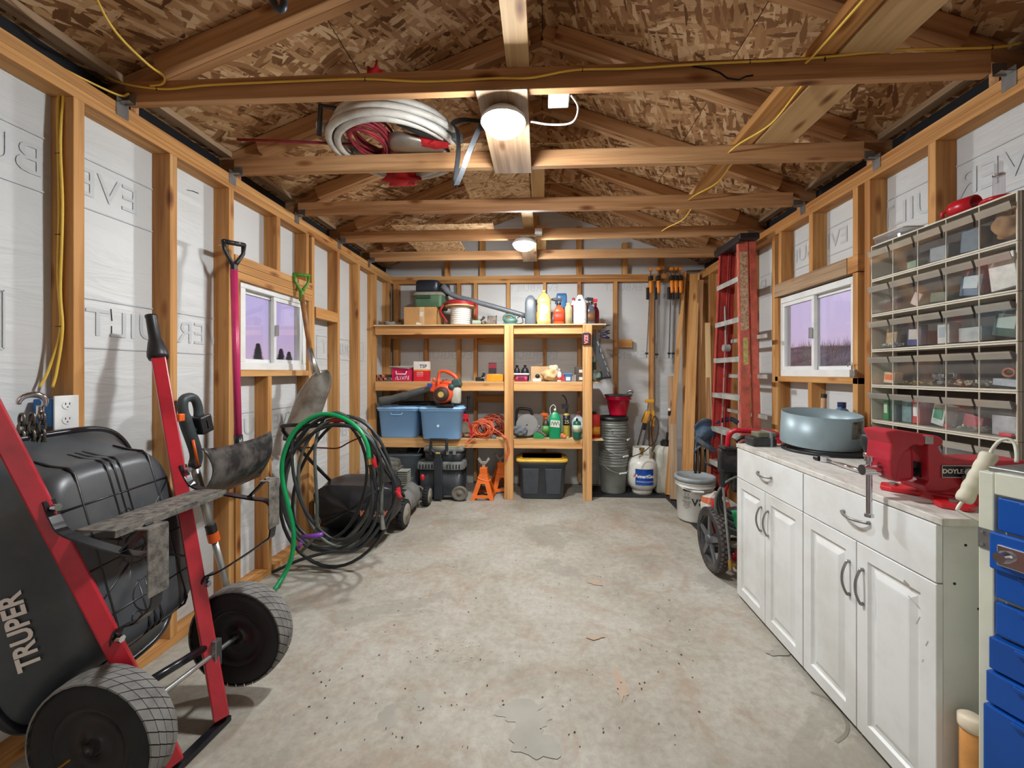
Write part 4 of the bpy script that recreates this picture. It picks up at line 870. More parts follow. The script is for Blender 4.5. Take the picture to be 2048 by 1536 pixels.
card = plain('cardboard', (190, 142, 88), .85, var=.08); paper = plain('paper', (222, 216, 206), .7, var=.05)
def item(name, label, cat, u, y, z, group=None, v=None, rz=0):
    p = at(u, 745, y=y); p.z = z; return thing(name, label, cat, p, rz, group), p
def px(n, y=4.4): return n*(y+.05)/FPX
def part(T, name, m, fn, bevel=0, **k):
    b = B(); fn(b); return b.build(name, m, T, bevel=bevel, **k)
V3 = lambda x, y, z: Vector((x, y, z))
def bottle(name, label, cat, u, y, z, w, h, m, cap=None, capm=None, group=None, neck=.28, label_m=None, lw=.6, sq=None, prof=None, cap_h=.02):
    T, p = item(name, label, cat, u, y, z, group); r = w/2
    pr = prof or [(.92, 0), (1, .03), (1, .62), (.93, .72), (.6, .86), (neck, .92), (neck, 1.0)]
    part(T, 'body', m, lambda b: b.lathe([(0, 0)]+[(a*r, c*h) for a, c in pr]+[(0, h)], p, 24, sq=sq))
    if capm: part(T, 'cap', capm, lambda b: b.lathe([(neck*r*1.25, h-.004), (neck*r*1.25, h+cap_h), (0, h+cap_h)], p, 16, sq=None))
    if label_m: part(T, 'label', label_m, lambda b: b.lathe([(r*1.012, h*.14), (r*1.012, h*(.14+lw*.8))], p, 24, sq=sq))
    return T, p
def spray(name, label, u, y, z, w, h, m, trig, label_m=None, group='spray bottles on the top shelf'):
    T, p = bottle(name, label, 'spray bottle', u, y, z, w, h*.74, m, group=group, neck=.3, label_m=label_m, sq=(1, .7, 3))
    zt = h*.74
    def f(b):
        b.cyl(p+V3(0, 0, zt-.005), p+V3(0, 0, zt+h*.07), w*.2, n=12)
        b.bar(p+V3(w*.25, 0, h*.9), p+V3(-w*.55, 0, h*.92), w*.3, h*.11, (0, 0, 1)); b.cyl(p+V3(-w*.5, 0, h*.92), p+V3(-w*.72, 0, h*.92), w*.10, n=10)
        b.tube([p+V3(-w*.2, 0, h*.88), p+V3(-w*.34, 0, h*.82), p+V3(-w*.3, 0, h*.75)], w*.06, 6)
    part(T, 'trigger_head', trig, f, bevel=.003); return T
dark_txt = plain('dark_ink', (40, 44, 70), .6, var=.03); white_txt = plain('white_ink', (238, 236, 232), .6, var=.02)
# ---- top shelf
crumple('rag', 'crumpled grey rag at the far left of the top shelf', 'rag', at(785, 638, y=4.42)+V3(0, 0, -.0), (.10, .09, .034), plain('grey_cloth', (150, 150, 138), .9, var=.2), 9, .3)
bpy.data.objects['rag'].location.z += (ZT+.022)-at(785, 638, y=4.42).z
T, p = item('cardboard_box', 'plain brown cardboard box on the top shelf under the green case', 'box', 845, 4.36, ZT)
part(T, 'box', card, lambda b: b.box(p+V3(0, .08, .098), (.345, .34, .194)), .003)
part(T, 'tape', plain('box_tape', (206, 176, 134), .35), lambda b: b.box(p+V3(.02, -.0905, .098), (.05, .001, .194)))
part(T, 'tag', paper, lambda b: (b.box(p+V3(.015, -.094, .12), (.036, .001, .045), Matrix.Rotation(.2, 3, 'Y')), b.box(p+V3(-.005, -.13, .0), (.05, .001, .05), Matrix.Rotation(.25, 3, 'Y'))) and None)
greenc = plain('army_green', (72, 104, 74), .55, var=.12)
T, p = item('utility_case', 'green lidded utility case on the brown cardboard box', 'case', 858, 4.36, ZT+.194)
part(T, 'body', greenc, lambda b: b.lathe([(0, 0), (.92, 0), (.97, .01), (1.0, .125), (0, .125)], p+V3(.01, .07, 0), 32, sq=(.155, .16, 8)), .002)
part(T, 'lid', plain('dusty_lid', (140, 136, 118), .7, var=.15), lambda b: b.lathe([(0, .162), (.93, .162), (1.02, .15), (1.06, .126), (.9, .124)], p+V3(.01, .07, 0), 32, sq=(.158, .165, 8)))
part(T, 'latch', plain('dark_green', (44, 66, 52), .5), lambda b: b.box(p+V3(-.03, -.10, .105), (.15, .014, .03)), .003)
T, p = item('shop_vacuum', 'black blower vacuum body with long grey tube across the top shelf', 'vacuum', 862, 4.38, ZT+.358)
part(T, 'body', plain('navy_black', (32, 40, 48), .35, var=.2), lambda b: (b.lathe([(0, 0), (.9, .0), (1, .02), (1, .11), (.85, .135), (0, .135)], p+V3(-.03, .05, 0), 28, sq=(.13, .12, 5)), b.lathe([(0, -.02), (.06, -.02), (.07, 0), (.07, .10), (.055, .12), (0, .12)], p+V3(.07, .04, .04), 24, Matrix.Rotation(PI/2, 3, 'Y'))) and None, .003)
tb = [at(885, 572, y=4.36), at(905, 590, y=4.36), at(950, 603, y=4.38), at(1000, 617, y=4.40), at(1052, 632, y=4.42)]
part(T, 'tube', plain('grey_tube', (104, 108, 112), .4), lambda b: b.tube(spline(tb, 6), [.034]*4+[.027]*21, 16))
T, p = item('rope_spool', 'wooden spool of thick white rope on the top shelf', 'spool', 921, 4.38, ZT)
part(T, 'flange', pale_w, lambda b: (b.cyl(p+V3(0, 0, .205), p+V3(0, 0, .218), .165, n=36), b.cyl(p, p+V3(0, 0, .012), .10, n=36)) and None)
part(T, 'rope', plain('white_rope', (226, 222, 214), .8, var=.06), lambda b: [b.tube([p+V3(.095*math.cos(a), .095*math.sin(a), .024+.0215*k) for a in [2*PI*i/32 for i in range(32)]], .0125, 8, closed=True) for k in range(9)] and None)
T, p = item('air_hose', 'red air hose looped over the wooden rope spool', 'hose', 921, 4.38, ZT+.218)
part(T, 'hose', plain('red_hose', (176, 44, 44), .4), lambda b: [b.tube([p+V3((.165-.02*k)*math.cos(a), (.15-.02*k)*math.sin(a), .012+.014*k+.008*math.sin(2*a)) for a in [2*PI*i/36 for i in range(36)]], .011, 8, closed=True) for k in range(3)]+[b.tube(spline([p+V3(.16, -.05, .02), p+V3(.19, -.10, -.03), p+V3(.18, -.10, -.12)], 6), .011, 8), b.tube(spline([p+V3(-.16, -.05, .02), p+V3(-.19, -.11, -.06), p+V3(-.15, -.15, -.13), p+V3(-.11, -.16, -.19)], 6), .011, 8)] and None)
T, p = item('pipe_fitting', 'short pale tube fitting beside the rope spool', 'fitting', 953, 4.26, ZT)
part(T, 'tube', plain('pale_fitting', (168, 180, 160), .5), lambda b: b.cyl(p+V3(-.04, 0, .026), p+V3(.05, 0, .026), .025, n=20))
part(T, 'collar', chrome, lambda b: (b.cyl(p+V3(.05, 0, .03), p+V3(.08, .01, .05), .028, n=12), b.box(p+V3(.07, 0, .065), (.03, .03, .05), Matrix.Rotation(.5, 3, 'Y'))) and None, .003)
T, p = item('terminal_block', 'dusty brown and grey metal block on the top shelf left of the middle post', 'hardware', 984, 4.28, ZT)
part(T, 'block', plain('dull_metal_block', (120, 104, 92), .6, var=.3, scale=30), lambda b: b.box(p+V3(0, 0, .045), (.09, .08, .09)), .006)
part(T, 'cover', plain('grey_cover', (140, 142, 138), .5), lambda b: b.box(p+V3(.005, 0, .098), (.09, .08, .014)), .003)
teal = plain('teal_tool', (88, 122, 112), .45, var=.2)
T, p = item('electric_plane', 'teal hand power tool with coiled cord above the middle post', 'power tool', 1021, 4.27, ZT)
part(T, 'body', teal, lambda b: (b.ball(p+V3(0, 0, .045), .05, (1.5, .7, .7), 16), b.tube(spline([p+V3(-.07, 0, .05), p+V3(-.06, 0, .095), p+V3(0, 0, .105), p+V3(.05, 0, .075)], 5), .013, 8), b.box(p+V3(0, 0, .01), (.16, .06, .018))) and None)
part(T, 'cord', black_p, lambda b: b.tube(spline([p+V3(.07, 0, .07), p+V3(.11, 0, .09), p+V3(.13, 0, .03), p+V3(.10, -.03, .01), p+V3(.05, -.04, .008)], 6), .005, 6))
TS = 'containers on the top shelf'
bottle('oil_bottle', 'tall dark grey oil bottle on the top shelf, left end of the bottle row', 'bottle', 1061, 4.25, ZT, .115, .30, plain('charcoal_bottle', (92, 100, 104), .4), group=TS, sq=(1, .62, 4), prof=[(.95, 0), (1, .03), (1, .74), (.85, .88), (.5, .97), (.3, 1)], neck=.3)
bottle('oil_bottle', 'black oil bottle with orange label squeezed beside the gold jug', 'bottle', 1071, 4.33, ZT, .10, .27, black_p, group=TS, sq=(1, .8, 4), label_m=plain('orange_label', (226, 160, 40), .5), lw=.45)
T, p = bottle('oil_jug', 'gold motor oil jug with a grip neck on the top shelf', 'bottle', 1088, 4.26, ZT, .145, .335, plain('gold_jug', (206, 172, 104), .38), group=TS, sq=(1, .75, 4), prof=[(.95, 0), (1.03, .02), (1.03, .15), (.96, .17), (.98, .6), (.9, .62), (1.0, .66), (.95, .78), (.55, .92), (.22, .97), (.22, 1)], neck=.22, capm=plain('gold_cap', (214, 184, 120), .5))
part(T, 'label', plain('pale_gold_label', (228, 206, 160), .5), lambda b: b.ball(p+V3(0, -.05, .15), .05, (1, .12, 1.1), 20))
T, p = item('shop_towels', 'blue wrapped pack of shop towels leaning behind the spray bottles', 'towel pack', 1123, 4.50, ZT)
part(T, 'pack', plain('blue_wrap', (72, 122, 170), .3, var=.2, scale=16), lambda b: b.lathe([(0, 0), (.9, 0), (1, .02), (1, .33), (.9, .36), (0, .36)], p, 20, sq=(.058, .05, 5)))
bottle('glass_jar', 'short clear grey jar between the gold jug and orange spray bottle', 'jar', 1105, 4.36, ZT, .08, .14, plain('grey_jar', (140, 134, 136), .25), group=TS, neck=.7)
spray('spray_bottle', 'orange spray bottle with a white and black trigger on the top shelf', 1118, 4.25, ZT, .11, .28, plain('orange_bottle', (238, 96, 44), .4), black_p, plain('red_label', (226, 70, 40), .5))
bottle('canister', 'tan canister on the top shelf between orange spray and white jug', 'canister', 1137, 4.27, ZT, .078, .21, plain('tan_canister', (196, 184, 140), .5), group=TS, neck=.5, capm=plain('tan_cap', (204, 190, 150), .5), prof=[(1, 0), (1, .8), (.85, .9), (.6, .93), (.6, 1)], cap_h=.012)
T, p = bottle('bleach_jug', 'big white jug with handle hole on the top shelf above the right post', 'bottle', 1160, 4.25, ZT, .135, .30, plain('milky_jug', (222, 222, 220), .4), group=TS, sq=(1, .7, 3.5), prof=[(.85, 0), (.97, .03), (1, .08), (1, .62), (.9, .74), (.55, .88), (.42, .96), (.3, 1)], neck=.3)
for k in range(7): part(T, 'rib', MATS['milky_jug'], lambda b: b.tube([p+V3(.0685*math.copysign(abs(math.cos(a))**.57, math.cos(a)), .048*math.copysign(abs(math.sin(a))**.57, math.sin(a)), .05+.022*k) for a in [2*PI*i/28 for i in range(28)]], .0018, 5, closed=True)) if k < 7 else None
part(T, 'hole_shade_patch', plain('hole_shadow', (90, 88, 86), .7), lambda b: b.ball(p+V3(-.01, -.037, .245), .018, (1, .25, .6), 12))  # dark patch stands in for the shaded hole behind the handle
T, p = bottle('detergent_bottle', 'white detergent bottle with red and blue label behind the white jug', 'bottle', 1147, 4.36, ZT, .085, .27, white_p, capm=plain('red_cap', (206, 48, 66), .4), group=TS, label_m=plain('pink_label', (214, 92, 106), .5), lw=.8)
part(T, 'label_band', plain('blue_band', (40, 100, 180), .5), lambda b: b.lathe([(.0436, .03), (.0436, .085)], p, 24))
T, p = item('brown_carton', 'narrow brown carton behind the white jug and dark spray bottle', 'box', 1174, 4.42, ZT)
part(T, 'carton', card, lambda b: b.box(p+V3(0, 0, .12), (.06, .08, .24)), .002)
spray('spray_bottle', 'dark blue-grey spray bottle with black trigger right of the white jug', 1182, 4.26, ZT, .085, .285, plain('slate_bottle', (82, 92, 108), .3), black_p, plain('brown_label', (120, 84, 56), .5))
spray('spray_bottle', 'dark red spray bottle with bright red trigger at the right end', 1191, 4.36, ZT, .075, .29, plain('wine_bottle', (140, 26, 48), .3), plain('red_trigger', (224, 44, 52), .4))
# ---- hooks and hand tools at the top shelf end
T = thing('trigger_clamp', 'black trigger clamp gripping the right end of the top shelf', 'clamp', at(1208, 655, y=4.22))
part(T, 'jaw', black_p, lambda b: b.tube([at(1199, 662, y=4.2), at(1210, 664, y=4.19), at(1219, 661, y=4.18)], [.006, .012, .006], 8)); part(T, 'arm', black_p, lambda b: (b.tube([at(1206, 655, y=4.2), at(1214, 651, y=4.2), at(1221, 650, y=4.2)], [.008, .006, .004], 8), b.tube([at(1197, 662, y=4.22), at(1200, 670, y=4.2), at(1205, 675, y=4.2)], .009, 8)) and None)
part(T, 'grip', plain('navy_grip', (36, 34, 66), .5), lambda b: (b.tube([at(1203, 673, y=4.2), at(1213, 674, y=4.19), at(1219, 676, y=4.19)], [.012, .017, .008], 10), b.tube([at(1205, 669, y=4.2), at(1213, 667, y=4.19), at(1220, 666, y=4.19)], [.009, .012, .006], 10)) and None)
part(T, 'bar', black_m, lambda b: b.tube([at(1200, 676, y=4.24), at(1198, 715, y=4.24)], .005, 6))
T = thing('tool_rail', 'long black slotted tool rail leaning against the shelving end', 'tool rail', at(1218, 755, y=4.25))
a_, c_ = at(1183, 668, y=4.26), at(1215, 755, y=4.22); d_ = (c_-a_)
part(T, 'rail', plain('dark_rail', (56, 58, 60), .5, var=.2), lambda b: (b.bar(a_, c_, .012, .075, (1, 0, .35)),) and None, .003)
part(T, 'slotted_edge', steel, lambda b: [b.bar(a_.lerp(c_, .17+.15*k)+V3(.030, -.008, 0), a_.lerp(c_, .27+.15*k)+V3(.030, -.008, 0), .003, .012, (1, 0, .35)) for k in range(5)] and None)
part(T, 'foot', black_m, lambda b: (b.bar(at(1193, 758, y=4.2), at(1222, 754, y=4.2), .05, .02, (0, 0, 1)),) and None, .003)
part(T, 'rod', steel, lambda b: b.cyl(at(1214, 745, y=4.2), at(1229, 775, y=4.2), .006, n=8))
T = thing('battery_charger_case', 'small black case with pink lettering hung on the right shelf post', 'case', at(1173, 690, y=4.18))
cc = at(1172.5, 678, y=4.168); part(T, 'case', plain('maroon_case', (62, 34, 36), .4), lambda b: b.box(cc, (.086, .022, .118)), .008)
part(T, 'clip', steel, lambda b: b.box(cc+V3(0, -.008, .063), (.05, .006, .012)), .002)
lettering('lettering', 'VZE', .05, plain('pink_ink', (232, 140, 140), .5), frame(cc+V3(0, -.0125, -.004), (0, 0, 1), (-1, 0, 0)), T, bold=.003)
# ---- middle shelf
copper = plain('copper_brown', (170, 104, 76), .5, var=.3)
for k, (u, dz, r, lab) in enumerate([(754, 0, .016, 'copper pipe offcut at the far left of the middle shelf'), (761, 0, .018, 'copper pipe offcut second in the bottom row of the pile'), (768, 0, .018, 'copper pipe offcut third in the bottom row of the pile'), (758, .034, .017, 'copper pipe offcut on top of the pile, left one'), (765, .035, .017, 'copper pipe offcut on top of the pile, right one'), (778, 0, .02, 'grey pipe offcut beside the copper pipe pile'), (785, 0, .018, 'dark pipe offcut nearest the pink box')]):
    T, p = item('pipe_offcut', lab, 'pipe', u, 4.27, ZM, 'pipe offcuts on the middle shelf')
    part(T, 'tube', copper if k < 5 else plain('grey_offcut', (122, 112, 102), .6), lambda b: b.tube([p+V3(-.02+.01*k % .03, -.03, r+dz), p+V3(.02, .22, r+dz)], r, 12, cap=False), solid=.003)
T, p = item('pink_box', 'magenta cardboard box with a white carry handle on the middle shelf', 'box', 806, 4.30, ZM)
part(T, 'box', plain('magenta_box', (206, 18, 82), .5, var=.12, scale=18), lambda b: b.box(p+V3(0, .05, .07), (.20, .2, .14)), .002)
part(T, 'handle', white_p, lambda b: b.tube([p+V3(-.055, -.055, .105), p+V3(-.05, -.066, .075), p+V3(.05, -.066, .075), p+V3(.055, -.055, .105)], .006, 8))
part(T, 'papers', paper, lambda b: [b.box(p+V3(-.01+.02*k, .03, .144+.006*k), (.22-.02*k, .2, .004), Matrix.Rotation(.12*(k-1), 3, 'Z') @ Matrix.Rotation(.1-.05*k, 3, 'Y')) for k in range(3)] and None)
lettering('lettering', '/L\\V/\\I', .06, white_txt, frame(p+V3(.01, -.0525, .035), (1, 0, 0), (0, 0, 1)), T)
T, p = item('cleaner_box', 'white and red box of TSP cleaner on the middle shelf', 'box', 842, 4.27, ZM)
part(T, 'box', plain('red_print_box', (210, 26, 42), .5), lambda b: b.box(p+V3(0, .04, .055), (.155, .09, .11)), .001)
part(T, 'white_panel', paper, lambda b: b.box(p+V3(0, .04, .165), (.155, .09, .085)), .001)
part(T, 'orange_band', plain('orange_band', (240, 150, 40), .5), lambda b: b.box(p+V3(0, .04, .116), (.1565, .0915, .014)))
lettering('lettering', 'TSP', .05, dark_txt, frame(p+V3(.025, -.0057, .155), (1, 0, 0), (.15, 0, 1)), T, bold=.001)
for k, (s_, w_) in enumerate((('CLEANER', .016), ('DEGREASER', .013), ('HEAVY DUTY', .011))): lettering('lettering', s_, w_, white_txt, frame(p+V3(-.01, -.0057, .092-.018*k), (1, 0, 0), (0, 0, 1)), T)
small = [('knob', 'small orange knob beside the cleaner box', 868, .02, (224, 110, 78)), ('knob', 'small red knob left of the lying bottle', 886, .012, (170, 50, 44))]
for n_, l_, u, r, c_ in small:
    T, p = item(n_, l_, 'knob', u, 4.26, ZM); part(T, 'knob', plain(n_+str(u), c_, .5), lambda b: (b.ball(p+V3(0, 0, r), r, n=12), b.cyl(p+V3(.01, 0, r), p+V3(.05, 0, r*1.8), .004, n=8)) and None)
T, p = item('wire_hook', 'bent wire hook standing on the middle shelf by the orange knob', 'hook', 876, 4.28, ZM)
part(T, 'hook', steel, lambda b: b.tube(spline([p+V3(-.02, 0, .006), p+V3(.02, 0, .02), p+V3(.0, 0, .05), p+V3(.02, 0, .08)], 5), .003, 6))
for k in range(5):
    T, p = item('screw', 'one of the small rusty screws standing in a row on the middle shelf', 'screw', 884+4*k, 4.25, ZM, 'rusty screws on the middle shelf'); part(T, 'screw', copper, lambda b: (b.cyl(p+V3(0, 0, .004), p+V3(.005, 0, .018), .003, n=8), b.cyl(p, p+V3(0, 0, .004), .007, n=10)) and None)
bottle('small_bottle', 'small pale bottle lying near the leaf blower handle', 'bottle', 912, 4.28, ZM, .04, .055, plain('pale_bottle', (180, 174, 160), .4), neck=.5, capm=black_p, cap_h=.008)
T, p = item('pipe_tool', 'small black tool with metal jaw left of the orange box', 'tool', 962, 4.32, ZM)
part(T, 'body', black_p, lambda b: (b.box(p+V3(-.02, 0, .022), (.07, .05, .044)), b.cyl(p+V3(.02, 0, 0), p+V3(.02, 0, .06), .016, n=12), b.box(p+V3(.03, 0, .075), (.03, .02, .03))) and None, .005)
part(T, 'jaw', chrome, lambda b: b.tube([p+V3(.0, -.03, .03), p+V3(.03, -.03, .04), p+V3(.045, -.03, .02)], .006, 8))
T, p = item('drill_bit_pack', 'dark red blister pack standing behind the orange box', 'tool pack', 985, 4.52, ZM)
part(T, 'card', plain('dark_card', (58, 40, 44), .5), lambda b: b.box(p+V3(0, 0, .10), (.085, .012, .20)), .002)
part(T, 'header', plain('wine_header', (150, 34, 54), .5), lambda b: b.box(p+V3(0, -.007, .165), (.08, .003, .05)))
T, p = item('orange_box', 'bright orange plastic box beside the middle post', 'box', 990, 4.28, ZM)
part(T, 'box', plain('bright_orange', (248, 150, 22), .4), lambda b: b.box(p+V3(0, .04, .036), (.178, .12, .072)), .006)
part(T, 'paper', plain('peach_paper', (224, 170, 120), .6), lambda b: b.box(p+V3(-.01, .03, .076), (.12, .08, .004), Matrix.Rotation(.1, 3, 'Z')))
T, p = item('plastic_tub', 'pink-labelled tub with a white lid right of the middle post', 'tub', 1043, 4.27, ZM)
part(T, 'tub', plain('pink_tub', (222, 80, 130), .5), lambda b: b.lathe([(0, 0), (.86, 0), (1, .065), (0, .065)], p, 24, sq=(.068, .05, 6)))
part(T, 'lid', white_p, lambda b: b.lathe([(0, .084), (1.05, .084), (1.12, .08), (1.12, .066), (0, .066)], p, 24, sq=(.072, .055, 6)))
part(T, 'label', plain('maroon_label', (120, 20, 56), .5), lambda b: b.box(p+V3(0, -.05, .034), (.07, .003, .024)))
for u, r, l in ((1034, .032, 'small black lidded pot behind the pink tub'), (1050, .042, 'larger black lidded pot behind the pink tub')):
    T, p = item('lidded_pot', l, 'pot', u, 4.42, ZM, 'black pots behind the pink tub')
    part(T, 'pot', black_p, lambda b: b.lathe([(0, 0), (r*.9, 0), (r, .02), (r, .10), (r*.9, .12), (r*.6, .14), (r*.3, .15), (0, .15)], p, 24))
    part(T, 'knob', black_m, lambda b: b.cyl(p+V3(0, 0, .148), p+V3(0, 0, .172), .012, .016, 12))
T, p = item('yellow_jar', 'yellowish jar half hidden behind the middle post', 'jar', 1022, 4.42, ZM); part(T, 'jar', plain('straw_jar', (196, 180, 110), .4), lambda b: b.lathe([(0, 0), (.04, 0), (.042, .08), (.035, .09), (.035, .10), (0, .10)], p, 20))
T, p = item('tape_roll', 'small roll with an orange ring at the foot of the middle post', 'roll', 1027, 4.25, ZM); part(T, 'roll', plain('orange_ring', (226, 110, 70), .5), lambda b: b.tube([p+V3(.016*math.cos(a), 0, .02+.016*math.sin(a)) for a in [2*PI*i/20 for i in range(20)]], .006, 8, closed=True))
T, p = item('cardboard_box', 'open tan cardboard box in the middle of the middle shelf', 'box', 1080, 4.42, ZM)
part(T, 'box', plain('tan_cardboard', (198, 162, 118), .85, var=.06), lambda b: b.box(p+V3(0, 0, .078), (.19, .16, .156)), .002)
part(T, 'flap', MATS['tan_cardboard'], lambda b: b.bar(p+V3(-.06, 0, .158), p+V3(.03, 0, .185), .15, .003, (0, 0, 1)))
T, p = item('black_ball', 'small black rubber ball in front of the tan box', 'ball', 1075, 4.30, ZM+.03); part(T, 'ball', black_p, lambda b: b.ball(p+V3(0, 0, .024), .025, (1, 1, .9)))
T, p = item('white_carton', 'low white carton carrying the black rubber ball', 'box', 1074, 4.30, ZM); part(T, 'carton', paper, lambda b: b.box(p+V3(0, 0, .015), (.085, .07, .03)), .002)
crumple('paper_bag', 'rolled brown paper bag on the middle shelf in front of the tan box', 'bag', at(1101, 750, y=4.29), (.085, .05, .055), plain('kraft_paper', (210, 176, 128), .8, var=.15), 21, .2)
crumple('paper_bag', 'pale folded paper bag behind the rolled brown bag', 'bag', at(1106, 745, y=4.40), (.06, .04, .075), plain('pale_kraft', (222, 204, 176), .8, var=.1), 23, .18)
bottle('glue_bottle', 'small white bottle with red base on the middle shelf', 'bottle', 1119, 4.27, ZM, .045, .11, white_p, capm=paper, label_m=plain('red_base', (224, 70, 60), .5), lw=.35)
T, p = item('small_carton', 'blue and white carton near the right post on the middle shelf', 'box', 1136, 4.28, ZM)
part(T, 'carton', plain('blue_carton', (60, 110, 160), .5), lambda b: b.box(p+V3(0, 0, .035), (.06, .06, .07)), .002); part(T, 'lid', plain('bright_blue', (70, 140, 200), .4), lambda b: b.box(p+V3(0, 0, .077), (.09, .07, .012)), .002); part(T, 'panel', paper, lambda b: b.box(p+V3(0, -.031, .028), (.045, .001, .036)))
T, p = item('small_carton', 'narrow red carton left of the blue and white carton', 'box', 1127, 4.29, ZM); part(T, 'carton', plain('red_carton', (206, 60, 74), .5), lambda b: b.box(p+V3(0, 0, .035), (.03, .05, .07)), .002)
T, p = item('small_carton', 'plain grey carton left of the stacked drawers', 'box', 1147, 4.29, ZM); part(T, 'carton', plain('grey_carton', (148, 138, 130), .6), lambda b: b.box(p+V3(0, 0, .034), (.05, .06, .068)), .002)
for k in range(2):
    T, p = item('parts_drawer', ['lower dark parts drawer stacked beside the right post', 'upper dark parts drawer stacked beside the right post'][k], 'drawer', 1158, 4.33, ZM+.076*k, 'stacked parts drawers')
    part(T, 'drawer', plain('dark_brown_drawer', (84, 74, 62), .6), lambda b: b.box(p+V3(0, 0, .037), (.085, .12, .074)), .003)
    part(T, 'label', paper, lambda b: b.box(p+V3(.015, -.061, .03), (.04, .001, .03)))
T, p = item('water_pump', 'pale green pump body with upright cylinder right of the right post', 'pump', 1190, 4.32, ZM)
pg_ = plain('pale_green_pump', (150, 170, 156), .45, var=.12)
part(T, 'body', pg_, lambda b: (b.lathe([(0, 0), (.05, 0), (.065, .02), (.068, .06), (.055, .09), (.03, .105), (0, .11)], p, 24), b.cyl(p+V3(.0, 0, .1), p+V3(-.002, 0, .12), .03, n=16)) and None)
part(T, 'cylinder', plain('dark_green_cyl', (58, 70, 62), .4), lambda b: b.cyl(p+V3(-.01, 0, .11), p+V3(-.015, 0, .20), .024, n=20)); part(T, 'cap', pg_, lambda b: b.lathe([(.03, .2), (.026, .24), (.018, .255), (0, .256)], p+V3(-.014, 0, 0), 20))
part(T, 'bracket', black_p, lambda b: b.box(p+V3(.06, 0, .06), (.03, .04, .09)), .006)
# ---- lower shelf: totes
blue_t = bpy.data.materials.new('blue_translucent'); blue_t.use_nodes = True; t_ = blue_t.node_tree; b_ = t_.nodes['Principled BSDF']; b_.inputs['Base Color'].default_value = (*srgb(158, 208, 255), 1); b_.inputs['Roughness'].default_value = .3
tr_ = N(t_, 'ShaderNodeBsdfTransparent'); tr_.inputs[0].default_value = (*srgb(120, 180, 240), 1); ms_ = N(t_, 'ShaderNodeMixShader', inp={0: .82}); out_ = t_.nodes['Material Output']
t_.links.new(tr_.outputs[0], ms_.inputs[1]); t_.links.new(b_.outputs[0], ms_.inputs[2]); t_.links.new(ms_.outputs[0], out_.inputs[0])
def tote(label, uc, y, z, w, d, h, lidm, bodym, group, contents=None):
    T, p = item('storage_tote', label, 'storage box', uc, y, z, group); p = p+V3(0, d/2, 0)
    part(T, 'bin', bodym, lambda b: b.lathe([(0, 0), (.84, 0), (.87, .012), (.97, h*.86), (1.03, h*.87), (1.03, h*.92), (.98, h*.93)], p, 40, sq=(w/2, d/2, 7)), solid=.004)
    part(T, 'lid', lidm, lambda b: b.lathe([(0, h), (.9, h), (.97, h*.985), (1.04, h*.98), (1.07, h*.965), (1.07, h*.925), (1.04, h*.925)], p, 40, sq=(w/2, d/2, 7)))
    return T, p
lidm = plain('blue_lid', (160, 208, 250), .35, var=.06)
TG = 'blue totes on the lower shelf'
T, p = tote('left translucent blue storage tote on the lower shelf', 793, 4.20, ZL, .43, .40, .325, lidm, blue_t, TG)
part(T, 'front_handle', lidm, lambda b: b.tube([p+V3(-.06, -.205, .262), p+V3(-.055, -.21, .245), p+V3(.055, -.21, .245), p+V3(.06, -.205, .262)], .005, 8))
T2 = crumple('bundled_cloth', 'pinkish bundle seen dimly inside the left blue tote', 'cloth', p+V3(-.08, -.08, .12), (.07, .06, .09), plain('pinkish_cloth', (190, 140, 160), .8, var=.2), 31, .2)
T, p = tote('right translucent blue storage tote, the leaf blower stands on it', 880, 4.115, ZL, .45, .42, .33, lidm, blue_t, TG)
part(T, 'clip', white_p, lambda b: b.cyl(p+V3(-.02, -.205, .14), p+V3(-.02, -.215, .14), .012, n=16))
T2, q = item('blue_folder', 'bright blue folder standing inside the right blue tote', 'folder', 878, 4.30, ZL+.01); part(T2, 'folder', plain('strong_blue', (30, 120, 200), .5), lambda b: b.prism([(-.15, 0), (.12, 0), (.12, .12), (-.15, .19)], .04, frame(q, (1, 0, 0), (0, 0, 1))))
# ---- leaf blower
obl = plain('blower_orange', (230, 84, 44), .38, var=.08)
T, p = item('leaf_blower', 'orange leaf blower with a long black tube standing on the right tote', 'leaf blower', 888, 4.145, ZL+.333)
part(T, 'body', obl, lambda b: (b.lathe([(0, -.075), (.065, -.07), (.085, -.05), (.09, .03), (.075, .06), (0, .06)], p+V3(0, .0, .12), 32, Matrix.Rotation(PI/2, 3, 'X')), b.box(p+V3(-.075, .04, .17), (.10, .08, .09), Matrix.Rotation(.25, 3, 'Y'))) and None, .01)
part(T, 'handle', obl, lambda b: (b.tube(spline([p+V3(-.045, 0, .17), p+V3(-.05, 0, .25), p+V3(-.035, 0, .315), p+V3(.03, 0, .315), p+V3(.10, 0, .275), p+V3(.12, 0, .23)], 6), [.02]*6+[.014]*12+[.018]*13, 10), b.tube([p+V3(-.04, 0, .215), p+V3(.11, 0, .215)], .016, 10)) and None)
part(T, 'starter_cover', plain('brown_grille', (74, 50, 40), .6, var=.2), lambda b: b.lathe([(.066, .0), (.066, .015), (.05, .03), (.03, .034), (0, .034)], p+V3(-.002, -.075, .115), 28, Matrix.Rotation(PI/2, 3, 'X')))
part(T, 'badge', plain('gold_badge', (206, 180, 96), .4), lambda b: b.cyl(p+V3(-.002, -.107, .115), p+V3(-.002, -.112, .115), .026, n=24))
part(T, 'fuel_tank', plain('dusty_white_tank', (190, 186, 172), .6), lambda b: b.lathe([(0, 0), (.04, 0), (.045, .02), (.045, .13), (.03, .15), (0, .15)], p+V3(.105, .02, .03), 20, sq=(1, 1, 4)), .004)
